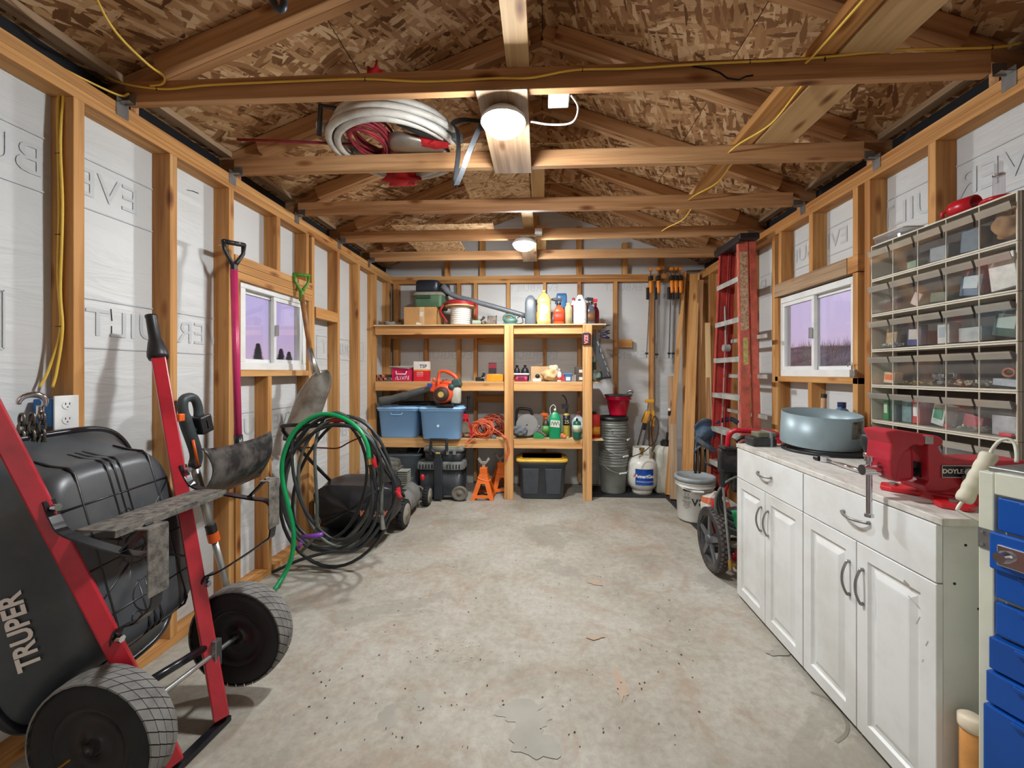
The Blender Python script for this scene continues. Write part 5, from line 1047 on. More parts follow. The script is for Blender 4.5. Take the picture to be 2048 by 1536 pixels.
part(T, 'air_filter', plain('dark_teal', (60, 84, 80), .5), lambda b: (b.box(p+V3(.115, .02, .215), (.075, .09, .07), Matrix.Rotation(-.3, 3, 'Y')), b.ball(p+V3(.075, -.04, .18), .03, n=12)) and None, .012)
part(T, 'fan_housing', plain('grey_housing', (112, 108, 100), .5), lambda b: b.cyl(p+V3(-.03, .05, .09), p+V3(-.03, .09, .09), .085, n=32))
part(T, 'base', black_p, lambda b: b.box(p+V3(.02, .0, .012), (.16, .12, .024)), .008)
T.scale = (1.12, 1.12, 1.12)
tp = [p+V3(-.115, .03, .170), p+V3(-.20, .03, .148), p+V3(-.34, .03, .108), p+V3(-.48, .03, .068), p+V3(-.60, .03, .042)]
part(T, 'tube', plain('tube_grey', (88, 90, 88), .5), lambda b: b.tube(spline(tp, 5), [.028]*5+[.03]*6+[.034]*6+[.04]*3+[.046], 18))
part(T, 'label_plate', plain('badge_blue', (60, 70, 150), .4), lambda b: b.box(p+V3(-.125, -.02, .195), (.045, .01, .03), Matrix.Rotation(.25, 3, 'Y')), .002)
T, p = item('lid_tray', 'long black plastic lid lying behind the blower on the totes', 'lid', 855, 4.46, ZL+.335); part(T, 'lid', black_p, lambda b: b.lathe([(0, .03), (.9, .03), (1, .01), (1, 0), (0, 0)], p, 28, sq=(.32, .07, 5)))
# ---- jack, cords
T, p = item('bottle_jack_stand', 'small red jack stand with black handle on the lower shelf', 'jack stand', 932, 4.26, ZL)
rj = plain('red_jack', (206, 34, 44), .35)
part(T, 'frame', rj, lambda b: (b.bar(p+V3(-.08, 0, 0), p+V3(-.015, 0, .20), .05, .02, (1, 0, 0)), b.bar(p+V3(.07, 0, 0), p+V3(.015, 0, .20), .05, .02, (1, 0, 0)), b.bar(p+V3(-.085, 0, .008), p+V3(-.03, 0, .035), .06, .016, (0, 0, 1)), b.bar(p+V3(.08, 0, .008), p+V3(.03, 0, .035), .06, .016, (0, 0, 1)), b.box(p+V3(0, 0, .2), (.05, .05, .10))) and None, .003)
part(T, 'plate', plain('worn_plate', (130, 120, 100), .6, var=.3), lambda b: b.prism([(-.05, .06), (.05, .06), (.025, .17), (-.025, .17)], .01, frame(p+V3(0, -.03, 0), (1, 0, 0), (0, 0, 1))))
part(T, 'grip', black_p, lambda b: (b.cyl(p+V3(.0, 0, .25), p+V3(0, 0, .34), .016, n=14), b.cyl(p+V3(.02, .03, .28), p+V3(.02, .03, .42), .014, n=14), b.cyl(p+V3(.02, .03, .40), p+V3(.02, .03, .43), .018, n=14)) and None)
cordm = plain('orange_cord', (228, 108, 68), .5, var=.08); cordd = plain('dark_orange_cord', (176, 74, 44), .55, var=.12)
def cordpile(label, u, y, z, rx, rz_, n, m, seed, r=.0055):
    T, p = item('extension_cord', label, 'extension cord', u, y, z, 'orange cords on the lower shelf'); rr = random.Random(seed); b = B()
    for k in range(n):
        ph = rr.uniform(0, 6.28); ax_ = rx*rr.uniform(.55, 1); az = rz_*rr.uniform(.55, 1); tl = rr.uniform(-.8, .8); yo = rr.uniform(-.08, .08); cx_, cz = rr.uniform(-.45, .45)*rx, rz_*rr.uniform(.9, 1.0)
        pts = []
        for i in range(28):
            a = 2*PI*i/28; x, zz = ax_*math.cos(a), az*math.sin(a); X = x*math.cos(tl)-zz*math.sin(tl); Z = x*math.sin(tl)*.6+zz*math.cos(tl)
            pts.append(p+V3(cx_+X, yo+.04*math.sin(a+ph), max(r, cz+Z)))
        b.tube(pts, r, 6, closed=True)
    b.build('cord', m, T); return T, p
T, p = cordpile('bright orange extension cord heaped beside the red jack stand', 962, 4.29, ZL, .11, .10, 20, cordm, 41)
part(T, 'tail', cordm, lambda b: (b.tube(spline([at(975, 850, y=4.21), at(995, 862, y=4.2), at(1012, 876, y=4.165), at(1017, 895, y=4.165), at(1015, 912, y=4.165), at(1011, 920, y=4.165), at(1013, 905, y=4.165)], 6), .0055, 6), b.tube(spline([at(950, 868, y=4.21), at(938, 878, y=4.2), at(930, 885, y=4.17), at(936, 886, y=4.17), at(952, 876, y=4.2)], 5), .005, 6)) and None)
part(T, 'plug', plain('plug_orange', (232, 130, 90), .5), lambda b: b.cyl(at(1004, 871, y=4.19), at(1012, 876, y=4.17), .012, n=12))
T, p = cordpile('darker orange extension cord coiled against the middle post', 990, 4.42, ZL, .10, .12, 18, cordd, 43)
T, p = item('timer_plug', 'grey plug adapter lying in front of the orange cords', 'plug', 987, 4.24, ZL); part(T, 'body', gray_t, lambda b: b.box(p+V3(0, 0, .018), (.06, .04, .036), Matrix.Rotation(.3, 3, 'Y')), .006)
# ---- saw, glove, bottles
blade_m = plain('saw_steel', (150, 148, 144), .34, .65, var=.04)
T, p = item('circular_saw_blade', 'round toothed saw blade leaning on the lower shelf', 'saw blade', 1054, 4.28, ZL)
def sawpoly(r, n):
    o = []
    for i in range(n):
        a = 2*PI*i/n; o += [(r*math.cos(a), r*math.sin(a)), (r*.955*math.cos(a+.04), r*.955*math.sin(a+.04))]
    return o
Mb = Matrix.Translation(p+V3(0, .0, .135)) @ Matrix.Rotation(PI/2-.12, 4, 'X')
part(T, 'blade', blade_m, lambda b: b.prism(sawpoly(.115, 48), .003, Mb)); part(T, 'arbor', black_m, lambda b: b.cyl(p+V3(0, -.004, .135), p+V3(0, -.003, .1352), .008, n=12) if False else b.ball(p+V3(0, -.002, .135), .008, (1, .3, 1), 10))
T, p = item('miter_saw', 'black saw handle and guard standing behind the saw blade', 'saw', 1042, 4.37, ZL)
part(T, 'handle', black_p, lambda b: (b.tube(spline([p+V3(-.05, 0, .10), p+V3(-.05, 0, .22), p+V3(-.03, 0, .29), p+V3(.05, 0, .295), p+V3(.10, 0, .28), p+V3(.12, 0, .23)], 6), .016, 10),) and None)
part(T, 'guard', plain('grey_guard', (96, 98, 98), .5), lambda b: (b.cyl(p+V3(.05, -.0, .13), p+V3(.05, .05, .13), .10, n=32), b.box(p+V3(-.04, 0, .05), (.04, .05, .10))) and None, .004)
crumple('work_glove', 'grey work glove crumpled at the foot of the saw blade', 'glove', at(1040, 862, y=4.24)+V3(0, 0, .0), (.075, .035, .05), plain('grey_glove', (104, 108, 112), .8, var=.25), 51, .3)
T, p = item('stapler', 'green and white hand stapler tipped on the lower shelf', 'stapler', 1078, 4.25, ZL)
part(T, 'body', plain('tool_green', (40, 140, 80), .4), lambda b: b.prism([(-.06, 0), (.05, 0), (.06, .02), (.02, .05), (-.04, .07), (-.055, .04)], .03, frame(p+V3(0, 0, 0), (1, 0, 0), (0, 0, 1))), .004)
part(T, 'lever', steel, lambda b: (b.bar(p+V3(-.05, 0, .07), p+V3(.0, 0, .12), .03, .02, (0, 0, 1)), b.ball(p+V3(.0, 0, .12), .018, n=12), b.bar(p+V3(0, 0, .09), p+V3(.07, 0, .03), .02, .014, (0, 0, 1))) and None, .003)
T, p = bottle('cleaner_bottle', 'bright green cleaner bottle with a white hook on the lower shelf', 'bottle', 1110, 4.27, ZL, .125, .285, plain('bright_green', (0, 150, 96), .35), group=None, sq=(1, .6, 4), prof=[(.95, 0), (1, .02), (1, .62), (.95, .72), (.5, .92), (.16, .96), (.16, 1)], neck=.16, capm=white_p)
part(T, 'label', paper, lambda b: b.box(p+V3(0, -.038, .155), (.095, .003, .07), Matrix.Rotation(.08, 3, 'Y')))
lettering('lettering', '/W\\', .055, plain('green_ink', (20, 120, 80), .5), frame(p+V3(0, -.0405, .155), (1, 0, 0), (0, 0, 1)), T, bold=.001)
part(T, 'hook', white_p, lambda b: b.tube(spline([p+V3(-.045, 0, .24), p+V3(-.05, 0, .31), p+V3(-.02, 0, .345), p+V3(0.005, 0, .325), p+V3(0, 0, .29)], 6), .0035, 6))
spray('spray_bottle', 'dark spray bottle with an orange nozzle behind the green bottle', 1092, 4.36, ZL, .075, .26, plain('olive_black_bottle', (52, 50, 30), .35), orange_p, plain('green_label', (90, 150, 60), .5), group=None)
T, p = item('gas_torch', 'yellow gas cylinder with a black torch head on the lower shelf', 'gas torch', 1133, 4.33, ZL)
part(T, 'cylinder', plain('olive_yellow', (180, 160, 60), .4), lambda b: b.lathe([(0, 0), (.033, 0), (.036, .01), (.036, .225), (.028, .245), (.012, .255), (0, .255)], p, 24))
part(T, 'label', black_p, lambda b: b.lathe([(.0366, .13), (.0366, .235)], p, 24))
lettering('lettering', '25', .05, plain('pale_yellow', (220, 206, 150), .5), frame(p+V3(0, -.038, .165), (1, 0, 0), (0, 0, 1)), T)
part(T, 'torch_head', black_p, lambda b: (b.cyl(p+V3(0, 0, .25), p+V3(0, 0, .31), .014, n=12), b.box(p+V3(-.015, 0, .325), (.07, .03, .05)), b.tube(spline([p+V3(.0, 0, .34), p+V3(.0, 0, .385), p+V3(-.02, 0, .425), p+V3(-.045, 0, .445)], 5), .008, 8)) and None, .005)
T, p = item('propane_cylinder', 'small green and white propane cylinder in front by the right post', 'gas cylinder', 1154, 4.235, ZL)
part(T, 'cylinder', plain('deep_green', (26, 96, 76), .35), lambda b: b.lathe([(0, 0), (.038, 0), (.042, .01), (.043, .15), (.036, .175), (.018, .188), (0, .19)], p, 28))
part(T, 'label', plain('pale_green_label', (196, 206, 176), .5), lambda b: b.lathe([(.0436, .075), (.0436, .145)], p, 28)); part(T, 'valve', black_p, lambda b: b.cyl(p+V3(0, 0, .186), p+V3(0, 0, .21), .011, n=12))
bottle('clear_jug', 'clear jug with a dark handle behind the small propane cylinder', 'bottle', 1156, 4.42, ZL, .14, .24, plain('cloudy_jug', (176, 186, 190), .25), sq=(1, .7, 4), neck=.3, capm=plain('rust_cap', (170, 70, 50), .5), label_m=plain('pale_blue_label', (176, 196, 216), .5), lw=.6)
T, p = item('ear_plug_case', 'little orange rounded case lying right of the green bottle', 'case', 1126, 4.25, ZL); part(T, 'case', plain('coral', (240, 130, 84), .45), lambda b: (b.ball(p+V3(-.008, 0, .035), .022, n=14), b.ball(p+V3(.014, -.01, .02), .02, n=14)) and None)
T, p = item('string', 'thin white string lying between the green bottle and propane cylinder', 'cord', 1110, 4.25, ZL); part(T, 'strand', white_p, lambda b: b.tube(spline([p+V3(-.02, 0, .004), p+V3(.04, -.01, .022), p+V3(.10, 0, .006), p+V3(.14, 0, .02)], 6), .0035, 6))
T, p = bottle('paint_can', 'tall red and yellow can at the right end of the lower shelf', 'can', 1189, 4.36, ZL, .115, .25, plain('red_can', (206, 44, 30), .4), sq=(1, .6, 4), prof=[(1, 0), (1, .93), (.95, .96), (.3, .98), (.3, 1)], neck=.3, capm=black_p, label_m=plain('yellow_red_label', (222, 150, 40), .5), lw=.4)
T, p = item('metal_tray', 'flat dark metal tray under the bottles at the right end', 'tray', 1180, 4.42, ZL)
bpy.data.objects.remove(T)
# ---- orange jack stands on the floor
oj = plain('jack_orange', (232, 110, 28), .4, var=.1); saddle_m = plain('cast_saddle', (176, 170, 158), .5, .4)
def jack(label, p, rz, s=1.0):
    T = thing('jack_stand', label, 'jack stand', p, rz, 'orange jack stands'); R_ = FR[T.name]; L = lambda x, y, z: R_ @ V3(x*s, y*s, z*s)
    w = .14
    for a in range(4):
        M = Matrix.Rotation(a*PI/2, 4, 'Z')
        hole = a % 2 == 0
        def face(b):
            zt, zb = .27, 0.0; wt, wb_ = .042, .125; th = .0
            def q(x, z):
                k = (zt-z)/(zt-zb); off = wt+(wb_-wt)*k
                return R_ @ (M @ V3(x*s, -off*s, z*s))
            # frame of a trapezoid with triangular opening
            O = [(-wb_, 0), (-wb_+.04, 0), (-wb_+.05, .022), (wb_-.05, .022), (wb_-.04, 0), (wb_, 0), (wt, .27), (-wt, .27)]
            I = [(-.06, .055), (.06, .055), (.022, .17), (-.022, .17)]
            vs = [q(x, z) for x, z in O]+[q(x, z) for x, z in I]
            b.add(vs, [(0, 1, 2, 8), (2, 3, 9, 8), (3, 4, 5, 9), (5, 6, 10, 9), (6, 7, 11, 10), (7, 0, 8, 11)])
        part(T, 'leg_panel', oj, face, solid=.005)
    part(T, 'collar', oj, lambda b: b.box(L(0, 0, .30), (.085*s, .085*s, .08*s), R_.to_3x3()), .006)
    part(T, 'ratchet_bar', saddle_m, lambda b: b.box(L(0, 0, .26), (.035*s, .022*s, .26*s), R_.to_3x3()), .002)
    part(T, 'saddle', saddle_m, lambda b: b.prism([(-.07, .055), (-.05, .075), (-.02, .03), (.02, .03), (.05, .075), (.07, .055), (.03, 0), (-.03, 0)], .035, Matrix.Translation(L(0, 0, .375)) @ R_.to_3x3().to_4x4() @ Matrix.Rotation(PI/2, 4, 'X') @ Matrix.Diagonal((s, s, s, 1))), .003)
    part(T, 'lever', oj, lambda b: b.tube(spline([L(-.06, -.045, .24), L(-.04, -.06, .22), L(.05, -.06, .20), L(.09, -.05, .215)], 5), .008*s, 8))
p = at(965, 1000, z=0); jack('nearer orange jack stand on the floor under the lower shelf', (p.x, p.y+.09, 0), 0, .92)
jack('rear orange jack stand half hidden behind the nearer one', (p.x+.145, p.y+.34, 0), .35, .92)
# ---- yellow-lidded tote
T, p = tote('charcoal storage tote with a yellow lid under the lower shelf', 1084, 4.19, 0, .50, .36, .41, plain('yellow_lid', (226, 182, 62), .4, var=.1), plain('charcoal_tote', (66, 72, 78), .4, var=.12), None)
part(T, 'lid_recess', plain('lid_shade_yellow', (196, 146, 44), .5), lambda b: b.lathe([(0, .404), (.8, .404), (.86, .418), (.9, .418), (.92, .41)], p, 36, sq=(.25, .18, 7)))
for x in (-.115, .115): part(T, 'front_panel', MATS['charcoal_tote'], lambda b: b.prism([(-.07, .06), (.07, .06), (.085, .32), (-.085, .32)], .012, frame(p+V3(x, -.163, -.005), (1, 0, 0), (0, -.045, 1))), .004)
# ---- rolling tool box stack
tb_ = plain('toolbox_black', (44, 48, 52), .45, var=.2); tb_y = plain('dusty_yellow', (190, 160, 80), .5, var=.15); edge_g = plain('scuffed_edge', (120, 122, 118), .5, var=.3)
T, p = item('rolling_toolbox', 'large black rolling tool box with pull-out handle under the lower shelf', 'tool box', 880, 4.12, 0)
T.scale = (1, 1, .86)
p = p+V3(0, .16, 0)
part(T, 'body', tb_, lambda b: b.lathe([(0, .02), (.88, .02), (.9, .04), (.95, .36), (0, .36)], p, 36, sq=(.235, .17, 8)))
part(T, 'lid', edge_g, lambda b: b.lathe([(.9, .355), (1.03, .36), (1.05, .375), (1.03, .39), (1.03, .43), (1.0, .445), (0, .445)], p, 36, sq=(.235, .17, 8)), .002)
for k in range(14):
    x = -.20+.4*k/13
    if abs(x) > .05: part(T, 'lid_rib', tb_, lambda b: b.box(p+V3(x, -.178, .40), (.012, .012, .05)), .002)
for sx in (-.23, .20):
    M = Matrix.Rotation(PI/2, 3, 'Y'); c = p+V3(sx if sx > 0 else -.235, -.16, .085)
    part(T, 'wheel', plain('dusty_wheel', (112, 106, 96), .8, var=.2), lambda b: b.lathe([(0, -.02), (.06, -.02), (.08, -.018), (.085, 0), (.08, .018), (.06, .02), (.055, .012), (.02, .012), (.018, .026), (0, .026)], c, 28, Matrix.Rotation(PI/2-.2, 3, 'X')))
part(T, 'pull_handle', tb_, lambda b: (b.box(p+V3(-.01, -.19, .26), (.085, .035, .47)), b.box(p+V3(-.01, -.19, .52), (.07, .03, .12)), b.tube([p+V3(-.035, -.19, .56), p+V3(-.085, -.19, .60), p+V3(-.085, -.19, .72), p+V3(.075, -.19, .72), p+V3(.075, -.19, .60), p+V3(.03, -.19, .56), p+V3(-.035, -.19, .56)], .018, 10)) and None, .006)
part(T, 'yellow_mark', tb_y, lambda b: b.box(p+V3(-.01, -.207, .565), (.045, .004, .022)), .002)
part(T, 'axle', steel, lambda b: b.bar(p+V3(.04, -.155, .05), p+V3(.18, -.155, .05), .008, .012, (0, 0, 1)))
T, q = item('toolbox', 'smaller black tool box with dusty yellow lid stacked on the rolling one', 'tool box', 890, 4.16, .385)
q = q+V3(0, .14, 0); q.x = p.x+.02
T.location = q; FR[T.name] = Matrix.Translation(q)
part(T, 'body', tb_, lambda b: b.lathe([(0, 0), (.93, 0), (.95, .01), (1, .10), (0, .10)], q, 36, sq=(.20, .15, 8)))
part(T, 'lid', edge_g, lambda b: b.lathe([(.95, .095), (1.04, .10), (1.05, .115), (1.0, .145), (.9, .15)], q, 36, sq=(.20, .15, 8)))
part(T, 'lid_panel', tb_y, lambda b: b.lathe([(.9, .147), (.85, .155), (0, .155)], q, 36, sq=(.20, .15, 8)))
for x in (-.12, .05, .12): part(T, 'latch', edge_g, lambda b: b.box(q+V3(x, -.155, .09), (.03, .014, .04)), .003)
T, p = item('open_bin', 'open grey plastic bin behind the mower with its dark lid raised', 'storage box', 806, 4.30, 0)
p = p+V3(-.02, .2, 0)
part(T, 'bin', plain('grey_clear_bin', (112, 124, 134), .4), lambda b: b.lathe([(0, .01), (.88, .01), (.9, .03), (1, .40), (1.05, .405), (1.05, .42)], p, 36, sq=(.20, .19, 7)), solid=.004)
part(T, 'lid', plain('dark_dusty_lid', (70, 68, 62), .6, var=.25), lambda b: (b.bar(p+V3(.17, -.0, .42), p+V3(.215, .0, .515), .36, .012, (0, 0, 1)),) and None, .002)
part(T, 'hinge_bar', steel, lambda b: b.tube([p+V3(.165, -.18, .42), p+V3(.215, -.18, .515)], .008, 8))
T, p = item('folded_tarp', 'dusty dark folded tarp on the grey bin behind the mower', 'tarp', 790, 4.45, .42); part(T, 'tarp', plain('dusty_tarp', (92, 88, 74), .85, var=.25), lambda b: [b.box(p+V3(.0+.01*k, .05, .012+.022*k), (.30-.02*k, .26, .02), Matrix.Rotation(.05*k, 3, 'Z')) for k in range(3)] and None, .006)
# ================================================================== right of the shelving
rub = plain('rubber_mat', (44, 45, 46), .75, var=.15)
def mat_(label, x0, x1, y0, y1, n):
    T = thing('rubber_mat', label, 'mat', ((x0+x1)/2, (y0+y1)/2, 0))
    part(T, 'base', rub, lambda b: b.box(((x0+x1)/2, (y0+y1)/2, .005), (x1-x0, y1-y0, .01)))
    def f(b):
        k = 0
        for i in range(int((x1-x0)/.035)):
            for j in range(int((y1-y0)/.035)):
                b.box((x0+.02+i*.035, y0+.02+j*.035, .0115), (.026, .007, .003), Matrix.Rotation(PI/4 if (i+j) % 2 else -PI/4, 3, 'Z'))
    o = part(T, 'tread_pattern', rub, f); return T
mat_('black treaded rubber mat along the right wall under the white bucket', 1.265, 1.72, 3.36, 4.30, 1)
mat_('black treaded rubber mat along the back wall under the bucket stack', .46, 1.72, 4.305, 4.70, 1)
bgm = plain('bucket_grey', (134, 138, 132), .4, var=.1); wire = plain('bail_wire', (200, 202, 200), .3, .6)
def bucket(name, label, p, m, rb=.132, rt=.15, h=.37, group=None, bail=None, rz=0, lidm=None, cat='bucket'):
    T = thing(name, label, cat, p, rz, group); q = Vector(p)
    part(T, 'body', m, lambda b: b.lathe([(0, .002), (rb*.97, .0), (rb, .012), (rb+(rt-rb)*.78, h*.78), (rt+.006, h*.79), (rt+.006, h*.81), (rt-.003, h*.82), (rt, h*.87), (rt+.007, h*.875), (rt+.007, h*.89), (rt, h*.9), (rt+.001, h*.955), (rt+.008, h*.96), (rt+.008, h), (rt-.004, h), (rb-.004, .012), (0, .012)], q, 40))
    if bail:
        a0, dr = bail; pts = [q+V3((rt+.012)*math.cos(a)*1.0, (rt+.012)*math.sin(a), h*.88-dr*math.sin((a-a0-PI)/1.0*1.0 if False else (a-a0))) for a in [a0+PI*i/18 for i in range(19)]]
        part(T, 'bail', wire, lambda b: b.tube(pts, .0028, 6)); m_ = pts[9]; t_ = (pts[10]-pts[8]).normalized()
        part(T, 'bail_grip', white_p, lambda b: b.cyl(m_-t_*.045, m_+t_*.045, .009, n=10))
    if lidm: part(T, 'lid', lidm, lambda b: b.lathe([(0, h-.006), (rt-.012, h-.006), (rt-.01, h+.006), (rt+.013, h+.006), (rt+.014, h-.03), (rt+.008, h-.03)], q, 40))
    return T
P0 = V3(.765, 4.50, .012)
for k in range(6):
    bucket('bucket', ['bottom grey bucket of the tall nested stack', 'second grey bucket from the bottom of the nested stack', 'third grey bucket from the bottom of the nested stack', 'fourth grey bucket from the bottom of the nested stack', 'fifth grey bucket from the bottom of the nested stack', 'topmost grey bucket of the stack, wearing a black lid'][k], P0+V3(.006*math.sin(k*2), -.004*k % .01, .086*k), bgm, group='nested grey buckets', bail=(PI+.5+.15*k, .10) if k in (0, 2, 4) else None, lidm=black_p if k == 5 else None)
rp = plain('red_pail', (196, 16, 52), .25, var=.08)
T = bucket('pail', 'bright red pail on top of the grey bucket stack', P0+V3(.05, -.02, .82), rp, .092, .135, .215, cat='bucket')
part(T, 'dark_rim', plain('pail_rim', (60, 60, 66), .5), lambda b: b.lathe([(.139, .205), (.147, .208), (.147, .222), (.137, .222)], P0+V3(.05, -.02, .82), 36))
T = thing('hand_trowel', 'dark tool handle sticking out of the red pail', 'trowel', P0+V3(.1, 0, .95)); part(T, 'handle', steel, lambda b: b.tube(spline([P0+V3(.06, 0, .90), P0+V3(.13, -.03, 1.05), P0+V3(.18, -.05, 1.085), P0+V3(.20, -.05, 1.06)], 5), .011, 8))
# propane tank
pw = plain('tank_white', (222, 220, 210), .35, var=.06)
q = V3(1.065, 4.47, .01); T = thing('propane_tank', 'white propane tank with a blue label beside the bucket stack', 'gas tank', q)
R_ = .155
part(T, 'tank', pw, lambda b: b.lathe([(0, .035), (.07, .03), (.115, .05), (.145, .09), (R_, .14), (R_, .27), (.146, .325), (.115, .365), (.07, .39), (0, .40)], q, 44))
part(T, 'foot_ring', pw, lambda b: b.lathe([(.10, 0), (.105, 0), (.105, .05), (.10, .05)], q, 32))
part(T, 'collar', pw, lambda b: b.tube([q+V3(.098*math.cos(a), .098*math.sin(a), .425) for a in [-1.0+i*(2*PI-1.1)/26 for i in range(27)]], .004, flat=(.004, .12, (0, 0, 1))))
part(T, 'valve', brass, lambda b: (b.cyl(q+V3(0, 0, .39), q+V3(0, 0, .45), .016, n=12), b.cyl(q+V3(0, 0, .45), q+V3(0, 0, .475), .028, n=16)) and None)
lab_b = plain('label_blue', (10, 76, 168), .4, var=.2, scale=12)
a0_ = -1.62; part(T, 'label', lab_b, lambda b: b.grid(lambda u, v: q+V3((R_+.0015)*math.cos(a0_-.62+1.24*u), (R_+.0015)*math.sin(a0_-.62+1.24*u), .115+.165*v), 18, 2))
def curved_text(name, txt, size, m, T, q, R, ang, z, xs=1.0, bold=0):
    o = lettering(name, txt, size, m, Matrix.Identity(4), T, bold=bold, xs=xs); Mi = FR[T.name].inverted()
    inv = FR[T.name]
    for v in o.data.vertices:
        w = inv @ v.co; a = ang+w.x/R; v.co = Mi @ (q+V3(R*math.cos(a), R*math.sin(a), z+w.y))
    return o
curved_text('lettering', 'AmeriGas', .05, white_txt, T, q, R_+.003, -1.60, .205, bold=.002); curved_text('lettering', 'A', .056, plain('letter_red', (214, 40, 40), .5), T, q, R_+.0036, -1.60-.105/R_, .206)
curved_text('lettering', 'PROPANE EXCHANGE', .018, white_txt, T, q, R_+.003, -1.60, .15)
# hose from the tank
T = thing('gas_hose', 'thin black hose looping over the propane tank', 'hose', q+V3(0, 0, .47))
part(T, 'hose', black_p, lambda b: b.tube(spline([at(1257, 918, y=4.25), at(1268, 912, y=4.25), at(1285, 905, y=4.30), at(1300, 893, y=4.3), at(1312, 880, y=4.35), at(1317, 850, y=4.45), at(1310, 832, y=4.5), at(1304, 845, y=4.55), at(1303, 870, y=4.55), at(1308, 895, y=4.5), at(1300, 905, y=4.4)], 6), .005, 6))
# sprayer
q = V3(1.30, 4.50, .012); T = thing('tank_sprayer', 'translucent white sprayer jug with black cap and upright wand', 'sprayer', q)
part(T, 'tank', plain('milky_white', (204, 204, 190), .45, var=.15, scale=4), lambda b: b.lathe([(0, 0), (.9, .0), (1, .02), (1, .40), (.93, .46), (.6, .49), (.5, .495), (0, .495)], q, 32, sq=(.095, .09, 6)))
part(T, 'cap', black_p, lambda b: (b.cyl(q+V3(0.02, 0, .49), q+V3(.02, 0, .54), .05, n=24), b.cyl(q+V3(0.02, 0, .54), q+V3(.02, 0, .56), .035, n=20)) and None)
part(T, 'wand', steel, lambda b: b.cyl(q+V3(.03, -.02, .56), q+V3(.055, -.02, .86), .007, n=10)); part(T, 'wand_grip', black_p, lambda b: (b.cyl(q+V3(.03, -.02, .56), q+V3(.035, -.02, .64), .012, n=10), b.cyl(q+V3(.052, -.02, .82), q+V3(.057, -.02, .87), .014, n=10)) and None)
part(T, 'wand_tip', white_p, lambda b: b.cyl(q+V3(.057, -.02, .87), q+V3(.058, -.02, .895), .016, n=12))
# bar clamps
oc = plain('clamp_orange', (236, 138, 30), .45); 
def clamp(label, u, vt, vb, dx=0, grp='orange bar clamps hanging on the back wall'):
    y = 4.60; a = at(u, vt, y=y); c = at(u+dx, vb, y=y); T = thing('bar_clamp', label, 'clamp', c, 0, grp)
    L = lambda v: at(u+dx*(v-vt)/(vb-vt), v, y=y)
    s = (vb-vt)/170
    part(T, 'bar', steel, lambda b: b.bar(L(vt+4), L(vb), .009, .02, (0, 1, 0)))
    part(T, 'pad', oc, lambda b: b.box(L(vt+4), (.036, .05, .034)), .005)
    part(T, 'jaw', black_p, lambda b: b.box(L(vt+21*s)+V3(0, -.01, 0), (.04, .07, .05)), .005); part(T, 'lever', black_p, lambda b: b.box(L(vt+50*s)+V3(-.03, -.03, 0), (.030, .03, .13)), .005)
    part(T, 'grip', oc, lambda b: b.lathe([(0, -.07), (.021, -.065), (.024, -.03), (.021, -.01), (.024, .02), (.021, .04), (.022, .065), (0, .07)], L(vt+38*s)+V3(0, -.03, 0), 16))
    part(T, 'end_stop', black_m, lambda b: b.cyl(L(vb-9)-V3(0, 0, .01), L(vb-9)+V3(0, 0, .01), .017, n=12))
clamp('orange bar clamp hanging farthest left on the back wall plate', 1302, 535, 716, -9)
clamp('orange bar clamp second from the left, just right of the stud', 1316, 534, 718, -3)
clamp('orange bar clamp, left one of the close group of three', 1343, 534, 716, -5)
clamp('orange bar clamp, middle one of the close group of three', 1351.5, 534, 716, -6)
clamp('orange bar clamp, right one of the close group of three', 1360, 534, 716, -3)
T = thing('bar_clamp', 'short yellow bar clamp standing tilted beside the stud above the propane tank', 'clamp', at(1273, 898, y=4.6))
yc_ = plain('clamp_yellow', (226, 160, 50), .45)
part(T, 'bar', plain('dull_bar', (120, 112, 104), .5, .5), lambda b: (b.bar(at(1294, 820, y=4.62), at(1273, 900, y=4.62), .012, .03, (0, 1, 0)),) and None)
part(T, 'grip', yc_, lambda b: (b.bar(at(1296, 822, y=4.58), at(1287, 846, y=4.58), .05, .06, (0, 1, 0)), b.box(at(1299, 802, y=4.58), (.09, .06, .036))) and None, .008)
part(T, 'rod', steel, lambda b: b.cyl(at(1297, 806, y=4.6), at(1294, 826, y=4.6), .007, n=8))
part(T, 'pad', black_p, lambda b: b.bar(at(1291, 846, y=4.56), at(1288, 860, y=4.56), .03, .03, (0, 1, 0)), .004)
T = thing('bar_clamp', 'slim yellow bar clamp hanging upright on the stud behind the propane hose', 'clamp', at(1302, 880, y=4.62))
part(T, 'bar', steel, lambda b: b.bar(at(1301, 825, y=4.62), at(1301, 895, y=4.62), .008, .02, (0, 1, 0))); part(T, 'grip', yc_, lambda b: (b.box(at(1306, 832, y=4.6), (.03, .04, .12)), b.box(at(1305, 848, y=4.58), (.035, .04, .05))) and None, .006)
# leaning lumber
def lean(label, a, c, w, h, m, up=(1, -.5, 0)):
    b = B(); b.bar(a, c, w, h, up); o = b.build('leaning_board', m, bevel=.002); return tag(o, label, 'board', 'boards leaning in the right back corner')
lean('widest amber board leaning in the right back corner, in front', (1.36, 3.98, .022), (1.665, 4.60, 2.36), .04, .10, stud_w, (.9, -.3, 0))
lean('narrow knotty board leaning left of the widest one', (1.30, 4.36, .022), (1.57, 4.66, 2.40), .03, .05, stud_w, (.9, -.3, 0))
lean('grey-brown board leaning lowest at the left, foot beside the white jug', (1.315, 4.20, .022), (1.42, 4.62, 1.25), .02, .075, dusty_w, (.9, -.3, 0))
lean('dark brown board leaning right behind the widest one', (1.50, 4.15, .022), (1.70, 4.53, 2.28), .03, .06, truss_w, (.9, -.3, 0))
lean('short pale board leaning rightmost in the corner', (1.60, 4.02, .022), (1.70, 4.34, 1.80), .02, .05, pale_w, (.9, -.3, 0))
